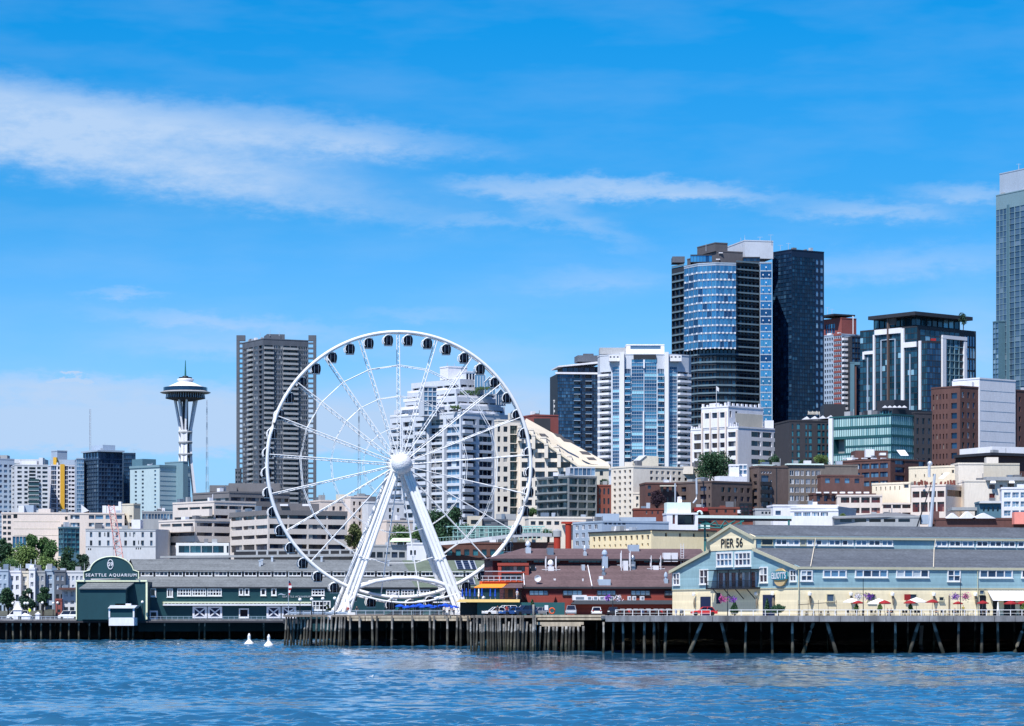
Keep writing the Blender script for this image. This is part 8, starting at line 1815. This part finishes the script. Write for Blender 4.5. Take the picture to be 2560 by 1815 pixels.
# national flag on the aquarium quay
x = X(721, 727); r = thing('flag_pole', 'slim pole with a limp red and white striped flag left of the wheel', 'flagpole', (x, 727, ZA)); mb = MB(); mb.tube([(x, 727, ZA), (x, 727, Z(1430, 727))], [.09, .05], 6); mb.obj('pole', ['galv'], r); mb = MB()
for i in range(6):
    y0, y1 = 1452 + i * 6, 1458 + i * 6; s = (.3, .55, .75, .7, .5, .35, .2); mb.face([(x + .05, 726.9, Z(y0, 727)), (x + .05 + s[i], 726.7, Z(y0, 727)), (x + .05 + s[i + 1], 726.7, Z(y1, 727)), (x + .05, 726.9, Z(y1, 727))], 0 if i == 0 else 1 + i % 2)
mb.obj('flag', ['navy', 'white_wall', 'umbrella_red'], r)
# sailing boat masts seen over the shed
for px0, y0, px1, y1, rr, m, lab in ((2337, 1185, 2327, 1303, .42, 'galv', 'thick white leaning sailing mast above the blue pier shed'), (2330, 1204, 2297, 1303, .14, 'dark_metal', 'thin dark leaning boom beside the white mast')):
    o = thing('sail_mast', lab, 'mast', (X(px1, 640), 640, 0)); mb = MB(); a_, c_ = P(px0, y0, 640), P(px1, y1, 640); d = c_ - a_; mb.tube([a_, c_, a_ + d * (a_.z / -d.z if d.z else 1)], [rr * .6, rr, rr], 7); mb.obj('spar', [m], o)
# life ring, notice boards, white signs
def ring(): 
    mb = MB(); c_ = P(1380, 1527, 521.4); mb.tube([c_ + Vector((.48 * math.cos(q), 0, .48 * math.sin(q))) for q in [R(30 * i) for i in range(12)]], .13, 6, closed=True); o = mb.obj('life_ring', ['life_orange'], None, True, at=c_); tag(o, 'orange life ring hanging between the parked cars', 'life ring')
ring()
for px, y0, y1, w, D, lab, m in ((1366, 1513, 1525, 9, 521.6, 'plain white notice board left of the life ring', 'white_wall'), (825, 1539, 1549, 12, 597.2, 'square white sign on the wheel pier edge', 'white_wall'), (1174, 1528, 1534, 6, 598.2, 'small white sign at the right end of the wheel pier railing', 'white_wall'), (74, 1520, 1531, 8, 727, 'yellow diamond road sign on the left quay', 'sign_yellow')):
    o = thing('sign_board', lab, 'sign', (X(px, D), D, DZ if D < 700 else ZA)); c_ = P(px, (y0 + y1) / 2, D); k = D / F; h, ww = (y1 - y0) * k / 2, w * k / 2; mb = MB()
    pts = [(-ww, -h), (ww, -h), (ww, h), (-ww, h)] if m == 'white_wall' else [(0, -h), (ww, 0), (0, h), (-ww, 0)]
    mb.extr([c_ + Vector((a, 0, b_)) for a, b_ in pts], (0, .06, 0)); mb.obj('panel', [m], o)
    mb = MB(); mb.tube([(c_.x, D + .1, o.location.z), (c_.x, D + .1, c_.z)], .04, 5); mb.obj('post', ['galv'], o)
# ------------------------------------------------------------------ cars
CARB = {}
def car_meshes(kind):
    if kind in CARB: return CARB[kind]
    L_, W_, H_ = {'car': (4.4, 1.8, 1.45), 'suv': (4.7, 1.9, 1.75), 'van': (5.2, 2.0, 2.1)}[kind]
    hw = W_ / 2; bh = H_ * .56
    sec = [(-L_ / 2, .35, .62), (-L_ / 2 + .1, .30, bh * .92), (-L_ * .28, .28, bh), (0, .28, bh), (L_ * .30, .28, bh), (L_ / 2 - .1, .30, bh * .86), (L_ / 2, .36, .60)]
    if kind == 'van': sec = [(-L_ / 2, .35, bh), (-L_ / 2 + .1, .3, bh), (0, .28, bh), (L_ * .36, .28, bh), (L_ / 2 - .1, .3, bh * .8), (L_ / 2, .36, .6)]
    mb = MB()
    for i in range(len(sec) - 1):
        (x0, a0, b0), (x1, a1, b1) = sec[i], sec[i + 1]
        for y0, y1 in ((-hw, hw),):
            mb.face([(x0, -hw, a0), (x1, -hw, a1), (x1, -hw, b1 * .9), (x0, -hw, b0 * .9)]); mb.face([(x0, -hw, b0 * .9), (x1, -hw, b1 * .9), (x1, -hw * .9, b1), (x0, -hw * .9, b0)]); mb.face([(x0, -hw * .9, b0), (x1, -hw * .9, b1), (x1, hw * .9, b1), (x0, hw * .9, b0)])
            mb.face([(x1, hw, a1), (x0, hw, a0), (x0, hw, b0 * .9), (x1, hw, b1 * .9)]); mb.face([(x1, hw, b1 * .9), (x0, hw, b0 * .9), (x0, hw * .9, b0), (x1, hw * .9, b1)]); mb.face([(x1, -hw, a1), (x0, -hw, a0), (x0, hw, a0), (x1, hw, a1)])
    for i, s in ((0, -1), (-1, 1)): x, a, b_ = sec[i]; mb.face([(x, -hw * s, a), (x, hw * s, a), (x, hw * s * .9, b_), (x, -hw * s * .9, b_)][::1])
    r0, r1, t0, t1 = (-L_ * .40, L_ * .22, -L_ * .30, L_ * .04) if kind != 'van' else (-L_ * .49, L_ * .38, -L_ * .47, L_ * .24)
    if kind == 'suv': r0, t0 = -L_ * .47, -L_ * .40
    mb.hexa([(t0, -hw * .70, H_ - .05), (t1, -hw * .70, H_ - .05), (t1, hw * .70, H_ - .05), (t0, hw * .70, H_ - .05), (t0 + .05, -hw * .64, H_), (t1 - .05, -hw * .64, H_), (t1 - .05, hw * .64, H_), (t0 + .05, hw * .64, H_)])
    for x0, x1 in ((r0, t0), ((r0 + r1) / 2, (t0 + t1) / 2), (r1, t1)):
        for s in (-1, 1): mb.tube([(x0, s * hw * .86, bh), (x1, s * hw * .68, H_ - .03)], .055, 4)
    body = mb.mesh('body', ['car_white'])
    g = MB(); g.hexa([(r0, -hw * .84, bh - .02), (r1, -hw * .84, bh - .02), (r1, hw * .84, bh - .02), (r0, hw * .84, bh - .02), (t0, -hw * .67, H_ - .06), (t1, -hw * .67, H_ - .06), (t1, hw * .67, H_ - .06), (t0, hw * .67, H_ - .06)]); gl = g.mesh('windows', ['w_dark'])
    wm = MB(); wm.lathe([(.01, -.1), (.20, -.11), (.32, -.10), (.33, 0), (.32, .10), (.01, .1)], (0, 0, 0), 14, [1, 1, 0, 0, 0], axis='y'); wh_ = wm.mesh('wheel', ['tyre', 'steel'])
    hl = MB(); hl.box(0, 0, -.08, .08, .34, .15); h_ = hl.mesh('headlight', ['lens']); tl = MB(); tl.box(0, 0, -.1, .08, .26, .2); t_ = tl.mesh('tail_light', ['umbrella_red'])
    CARB[kind] = (body, gl, wh_, h_, t_, L_, W_, H_); return CARB[kind]
def car(px, D, rot, kind, m, label, base=DZ):
    body, gl, wh_, h_, t_, L_, W_, H_ = car_meshes(kind); r = thing('parked_car' if kind != 'van' else 'parked_van', label, 'car' if kind != 'van' else 'van', (X(px, D), D, base + .01), R(rot), 'cars parked on the piers')
    o = bpy.data.objects.new('body', body); col.objects.link(o); o.parent = r; o.material_slots[0].link = 'OBJECT'; o.material_slots[0].material = M(m)
    def ad(nm, me, loc): q = bpy.data.objects.new(nm, me); col.objects.link(q); q.parent = r; q.location = loc
    ad('windows', gl, (0, 0, 0))
    for x in (-L_ * .31, L_ * .31):
        for y in (-W_ * .46, W_ * .46): ad('wheel', wh_, (x, y, .33))
    for y in (-W_ * .36, W_ * .36): ad('headlight', h_, (L_ / 2 - .02, y, .72)); ad('tail_light', t_, (-L_ / 2 + .02, y, .82))
    return r
car(1238, 531, 200, 'car', 'car_white', 'white parked car at the left end of the row by the green wall'); car(1262, 533, 205, 'suv', 'car_white', 'white parked minivan left of the blue cars'); car(1278, 528, 212, 'car', 'car_blue', 'bright blue parked car between the white minivan and the navy car'); car(1310, 529, 215, 'suv', 'car_navy', 'dark navy parked car beside the tall mooring pile'); car(1345, 534, 215, 'car', 'car_silver', 'silver parked car half hidden by the mooring pile')
car(1428, 529, 268, 'suv', 'car_silver', 'silver parked car right of the life ring'); car(1491, 527, 90, 'car', 'car_white', 'white parked car seen from behind beside the concrete pier'); car(1533, 512, 265, 'car', 'car_dark', 'dark parked car beside the flower basket pole'); car(1760, 502.2, 180, 'car', 'car_red', 'red parked car in front of the gable door')
car(173, 734, 178, 'van', 'car_white', 'white parked van left of the green pavilion', ZA); car(240, 725.2, 180, 'car', 'car_silver', 'silver car in front of the green pavilion annex', ZA); car(45, 742, 180, 'van', 'car_white', 'white parked van at the far left quay', ZA)
# motorbikes behind the white rail
def bike(px, D, rot, label, m):
    r = thing('parked_motorbike', label, 'motorbike', (X(px, D), D, DZ), R(rot), 'motorbikes parked behind the white rail')
    for x in (-.7, .7): mb = MB(); mb.tube([Vector((x + .28 * math.cos(q), 0, .33 + .28 * math.sin(q))) for q in [R(36 * i) for i in range(10)]], .06, 5, closed=True); mb.local('wheel', ['tyre'], r)
    mb = MB(); mb.hexa([(-.5, -.16, .35), (.45, -.16, .35), (.45, .16, .35), (-.5, .16, .35), (-.75, -.14, .82), (.5, -.14, .95), (.5, .14, .95), (-.75, .14, .82)]); mb.tube([(.7, 0, .35), (.45, 0, 1.05)], .05, 5); mb.local('frame', [m], r); mb = MB(); mb.tube([(.42, -.4, 1.08), (.42, .4, 1.08)], .035, 5); mb.local('handlebar', ['steel'], r)
for i, px in enumerate((1558, 1574, 1590, 1606, 1622, 1640, 1656, 1672, 1690, 1704)):
    bike(px, 503.5, 250 + 7 * (i % 3), 'parked motorbike in the row behind the white rail at the red restaurant', ('car_dark', 'car_red', 'iron', 'car_blue', 'steel')[i % 5])
# ------------------------------------------------------------------ people
def person_mesh(seated, top, bottom, skin='skin', hair='hair'):
    bm = bmesh.new()
    J = {'pel': (0, 0, .95, .15), 'wst': (0, 0, 1.12, .13), 'cst': (0, 0, 1.32, .16), 'nck': (0, 0, 1.50, .065), 'hed': (0, -.02, 1.60, .09), 'top': (0, -.01, 1.72, .085)}
    if seated: J = {k: (a, b_, z - .42, r_) for k, (a, b_, z, r_) in J.items()}
    zp = J['pel'][2]
    for s, n in ((-1, 'l'), (1, 'r')):
        J['hip' + n] = (.10 * s, 0, zp - .08, .10)
        if seated: J['kne' + n] = (.12 * s, -.45, zp - .05, .07); J['ank' + n] = (.12 * s, -.48, .08, .05); J['toe' + n] = (.12 * s, -.64, .04, .045)
        else: J['kne' + n] = (.11 * s, -.02, .50, .075); J['ank' + n] = (.12 * s, .02, .08, .05); J['toe' + n] = (.13 * s, -.14, .04, .045)
        zc = J['cst'][2]
        J['sho' + n] = (.20 * s, 0, zc + .08, .07); J['elb' + n] = (.26 * s, .02 if not seated else -.08, zc - .20, .05); J['wri' + n] = (.25 * s, -.08 if not seated else -.34, zc - .44 if not seated else zc - .24, .038); J['han' + n] = (.24 * s, -.12 if not seated else -.43, zc - .54 if not seated else zc - .22, .04)
    E_ = [('pel', 'wst'), ('wst', 'cst'), ('cst', 'nck'), ('nck', 'hed'), ('hed', 'top')] + [(a + n, b_ + n) for n in 'lr' for a, b_ in (('hip', 'kne'), ('kne', 'ank'), ('ank', 'toe'), ('sho', 'elb'), ('elb', 'wri'), ('wri', 'han'))] + [('pel', 'hip' + n) for n in 'lr'] + [('cst', 'sho' + n) for n in 'lr']
    V = {k: bm.verts.new(v[:3]) for k, v in J.items()}
    for a, b_ in E_: bm.edges.new((V[a], V[b_]))
    bm.verts.index_update(); idx = {k: v.index for k, v in V.items()}
    me = bpy.data.meshes.new('person'); bm.to_mesh(me); bm.free()
    o = bpy.data.objects.new('tmp', me); col.objects.link(o); o.modifiers.new('s', 'SKIN'); o.modifiers.new('u', 'SUBSURF').levels = 1
    for k, v in J.items(): sv = me.skin_vertices[0].data[idx[k]]; sv.radius = (v[3], v[3] * .8); sv.use_root = (k == 'pel')
    bpy.context.view_layer.update(); r = bpy.data.meshes.new_from_object(o.evaluated_get(bpy.context.evaluated_depsgraph_get())); bpy.data.objects.remove(o); bpy.data.meshes.remove(me)
    r.materials.clear()
    for m in (bottom, top, skin, hair): r.materials.append(M(m))
    zn, zh = J['nck'][2], J['top'][2]
    for p in r.polygons:
        c_ = p.center; i = 0
        if c_.z > zn - .02: i = 3 if (c_.z > zh - .06 or (c_.y > .02 and c_.z > zn + .06)) else 2
        elif abs(c_.x) > .19 and c_.z < J['cst'][2] - .12: i = 2
        elif c_.z > zp + .02: i = 1
        p.material_index = i; p.use_smooth = True
    r.name = 'person'; return r
PM = {}
def person(px, D, rot, seated, top, label, base=DZ, bottom='trousers'):
    k = (seated, top, bottom)
    if k not in PM: PM[k] = person_mesh(*k)
    o = bpy.data.objects.new('person', PM[k]); col.objects.link(o); o.location = (X(px, D), D, base); o.rotation_euler = (0, 0, R(rot)); tag(o, label, 'person', 'people on the piers' if False else None)
person(2408, 502, 15, False, 'shirt_yellow', 'standing person in a yellow top by the fifth red parasol'); person(2454, 502.5, 80, True, 'shirt_white', 'seated person in white under the sixth red parasol'); person(2466, 502, -70, True, 'shirt_blue', 'seated person in blue under the sixth red parasol')
person(2219, 501, 60, True, 'shirt_dark', 'seated person in dark clothes right of the second red parasol'); person(2228, 501, -60, True, 'shirt_dark', 'seated person in dark clothes facing left near the second red parasol'); person(2340, 501, 40, True, 'shirt_dark', 'seated person in black right of the middle red parasol'); person(2387, 501, 30, True, 'shirt_dark', 'seated person in black left of the fifth red parasol')
person(1293, 555.6, 20, False, 'shirt_white', 'person in white standing at the right end of the terrace', Z(1498.3, 555.6), 'shirt_white'); person(1110, 597, 0, False, 'shirt_white', 'person in white standing right of the blue parasols', DZ); person(1123, 597, 30, False, 'shirt_white', 'person in a white shirt near the terrace post', DZ, 'shirt_dark'); person(1135, 597.5, -30, False, 'shirt_white', 'person in white beside the wheel foot', DZ, 'trousers')
person(870, 603, 20, False, 'shirt_red', 'person in red walking by the left wheel foot'); person(892, 603, -20, False, 'shirt_dark', 'person in dark clothes by the left wheel foot'); person(1267, 526, 10, False, 'shirt_red', 'person in red standing between the parked cars'); person(1244, 525.5, -10, False, 'shirt_dark', 'person in dark clothes at the first parked car')
# tables and chairs along the deck
def table_set(px, D, label):
    r = thing('cafe_table', label, 'table', (X(px, D), D, DZ), 0, 'cafe tables on the restaurant deck'); mb = MB(); mb.lathe([(.01, .72), (.45, .72), (.45, .76), (.01, .76)], (0, 0, 0), 14); mb.local('table_top', ['dark_metal'], r); mb = MB(); mb.lathe([(.25, 0), (.25, .03), (.04, .06), (.04, .72)], (0, 0, 0), 10); mb.local('base', ['iron'], r)
def chair(px, D, rot):
    r = thing('cafe_chair', 'dark metal cafe chair at the tables behind the white rail', 'chair', (X(px, D), D, DZ), R(rot), 'cafe chairs on the restaurant deck'); mb = MB(); mb.box(0, 0, .42, .44, .44, .05); mb.local('seat', ['dark_metal'], r); mb = MB(); mb.box(0, .21, .49, .44, .04, .45); mb.local('backrest', ['dark_metal'], r)
    for x in (-.18, .18):
        for y in (-.18, .18): mb = MB(); mb.box(x, y, 0, .04, .04, .415); mb.local('leg', ['iron'], r)
for px in (2133, 2148, 2186, 2224, 2262, 2282, 2300, 2334, 2360, 2390, 2420, 2460, 2520, 2545): table_set(px, 501.2, 'small dark round cafe table behind the white rail')
for px in (2122, 2140, 2156, 2180, 2192, 2216, 2232, 2256, 2268, 2276, 2290, 2296, 2308, 2328, 2342, 2354, 2366, 2384, 2397, 2414, 2430, 2470, 2512, 2528, 2540, 2552): chair(px, 501.4 + (px % 3) * .2, (px * 37) % 360)
# picnic benches beside the blank cream wall, a low fence
def bench(px, D, label):
    r = thing('picnic_bench', label, 'bench', (X(px, D), D, DZ), R(10), 'wooden picnic benches beside the cream wall'); mb = MB(); mb.box(0, 0, .72, 1.8, .75, .06); mb.local('table_top', ['timber'], r)
    for y in (-.65, .65): mb = MB(); mb.box(0, y, .42, 1.8, .28, .05); mb.local('seat', ['timber'], r)
    for x in (-.7, .7): mb = MB(); mb.obox((x, -.75, 0), (.08, 0, 0), (0, .1, 0), (0, .55, .72)); mb.obox((x + .09, .75, 0), (.08, 0, 0), (0, -.1, 0), (0, -.55, .72)); mb.obox((x + .02, -.75, .36), (.06, 0, 0), (0, 1.5, 0), (0, 0, .06)); mb.local('leg', ['timber'], r)
for px in (2006, 2024, 2042, 2060, 2078): bench(px, 502, 'wooden picnic bench in the row behind the rail at the cream wall')
r = thing('glass_fence', 'low timber framed glass fence sloping up beside the picnic benches', 'fence', (X(2050, 503), 503.5, DZ)); mb = MB(); mb.hexa([P(1995, 1513, 503.5), P(2092, 1506, 503.5), P(2092, 1506, 503.6), P(1995, 1513, 503.6), P(1995, 1511, 503.5), P(2092, 1504, 503.5), P(2092, 1504, 503.6), P(1995, 1511, 503.6)])
for px in (1995, 2020, 2046, 2070, 2091): mb.obox((X(px, 503.5), 503.5, DZ), (.07, 0, 0), (0, .07, 0), (0, 0, Z(1500, 503.5) - DZ))
mb.obj('frame', ['timber'], r)
# crowd of bins, ticket huts by the wheel
b = B('ticket_hut', 'dark glazed ticket hut behind the blue parasols between the wheel feet', 1060, 620, 'hut', DZ); b.box(960, 1130, 1502, None, 620, 5, 'fish_teal', 'wall', 0, {0: [G(8, 1, .8, .7, 1505, 1530, .02, .98, 1, 1, 'w_teal')]}); b.done()
for px, w, lab in ((1105, 40, 'white flat canopy over the right of the blue parasols'), (1022, 24, 'white rounded canopy above the left blue parasols')):
    mb = MB(); mb.hexa([P(px - w, 1507, 612), P(px + w, 1507, 612), P(px + w, 1507, 617), P(px - w, 1507, 617), P(px - w * .8, 1504, 612), P(px + w * .8, 1504, 612), P(px + w * .8, 1504, 617), P(px - w * .8, 1504, 617)]); o = thing('canopy', lab, 'canopy', (X(px, 614), 614, DZ)); mb.obj('cover', ['white_wall'], o); mb = MB()
    for s in (-.7, .7): mb.tube([(X(px + s * w, 614), 614, DZ), (X(px + s * w, 614), 614, Z(1507, 614))], .06, 5)
    mb.obj('post', ['galv'], o)
# booths, walls, clutter at the left quay
for px, w, y, lab in ((45, 20, 1519, 'white pointed tent on the left quay'), (62, 30, 1533, 'white kiosk box low on the left quay'), (95, 10, 1530, 'narrow white kiosk box on the left quay')):
    o = thing('kiosk', lab, 'kiosk', (X(px, 735), 735, ZA)); mb = MB(); mb.box(X(px, 735), 735, ZA, w * .0967, 2, Z(y + 6, 735) - ZA); mb.obj('wall', ['white_wall'], o); mb = MB(); q = w * .0967 / 2 + .15; x = X(px, 735); zt = Z(y + 6, 735); zp = Z(y - (12 if w == 20 else 1), 735)
    for i in range(4): c4 = [(-q, -1.2), (q, -1.2), (q, 1.2), (-q, 1.2)]; a_, c_ = c4[i], c4[(i + 1) % 4]; mb.face([(x + a_[0], 735 + a_[1], zt), (x + c_[0], 735 + c_[1], zt), (x, 735, zp)])
    mb.obj('roof', ['white_wall'], o)
# ------------------------------------------------------------------ buoys and gulls
def buoy(px, yw, label):
    D = CH * F / (yw - HY); x = X(px, D); k = D / F; r = thing('buoy', label, 'buoy', (x, D, 0), 0, 'white buoys left of the wheel pier'); mb = MB(); mb.lathe([(.01, -.5), (10 * k, -.4), (12.5 * k, .1), (12 * k, .35), (8 * k, .65), (4.2 * k, 1.0), (3.5 * k, 1.15)], (x, D, 0), 18); mb.obj('float', ['white_paint'], r, True)
    mb = MB(); mb.lathe([(3.6 * k, 1.1), (4.2 * k, 1.4), (3.6 * k, 1.65), (4.4 * k, 1.75), (3.0 * k, 2.05), (1.8 * k, 2.3), (.01, 2.4)], (x, D, 0), 14); mb.obj('top_mark', ['white_paint'], r, True)
buoy(623, 1612, 'white buoy with a round float, left one of the pair'); buoy(672, 1616, 'white buoy with a round float, right one of the pair nearer the wheel pier')
def gull(px, yw, label):
    D = CH * F / (yw - HY); x = X(px, D); s = .9; mb = MB()
    mb.tube([(-.22 * s, 0, .16 * s), (-.12 * s, 0, .12 * s), (.02 * s, 0, .11 * s), (.14 * s, 0, .13 * s), (.18 * s, 0, .22 * s), (.20 * s, 0, .27 * s), (.25 * s, 0, .27 * s), (.31 * s, 0, .255 * s)], [.015, .07, .10, .08, .045, .05, .035, .008], 8)
    for v in (-1, 1): mb.hexa([(-.26 * s, v * .05, .16 * s), (.08 * s, v * .07, .14 * s), (.08 * s, v * .10, .14 * s), (-.26 * s, v * .06, .17 * s), (-.24 * s, v * .05, .19 * s), (.06 * s, v * .07, .21 * s), (.06 * s, v * .09, .2 * s), (-.24 * s, v * .06, .19 * s)])
    o = mb.obj('seagull', ['white_paint'], None, True); o.location = (x, D, 0); tag(o, label, 'gull')
gull(85, 1612, 'white gull floating below the left quay'); gull(445, 1611, 'white gull floating left of the buoys'); gull(928, 1694, 'white gull floating in the open water near the centre')
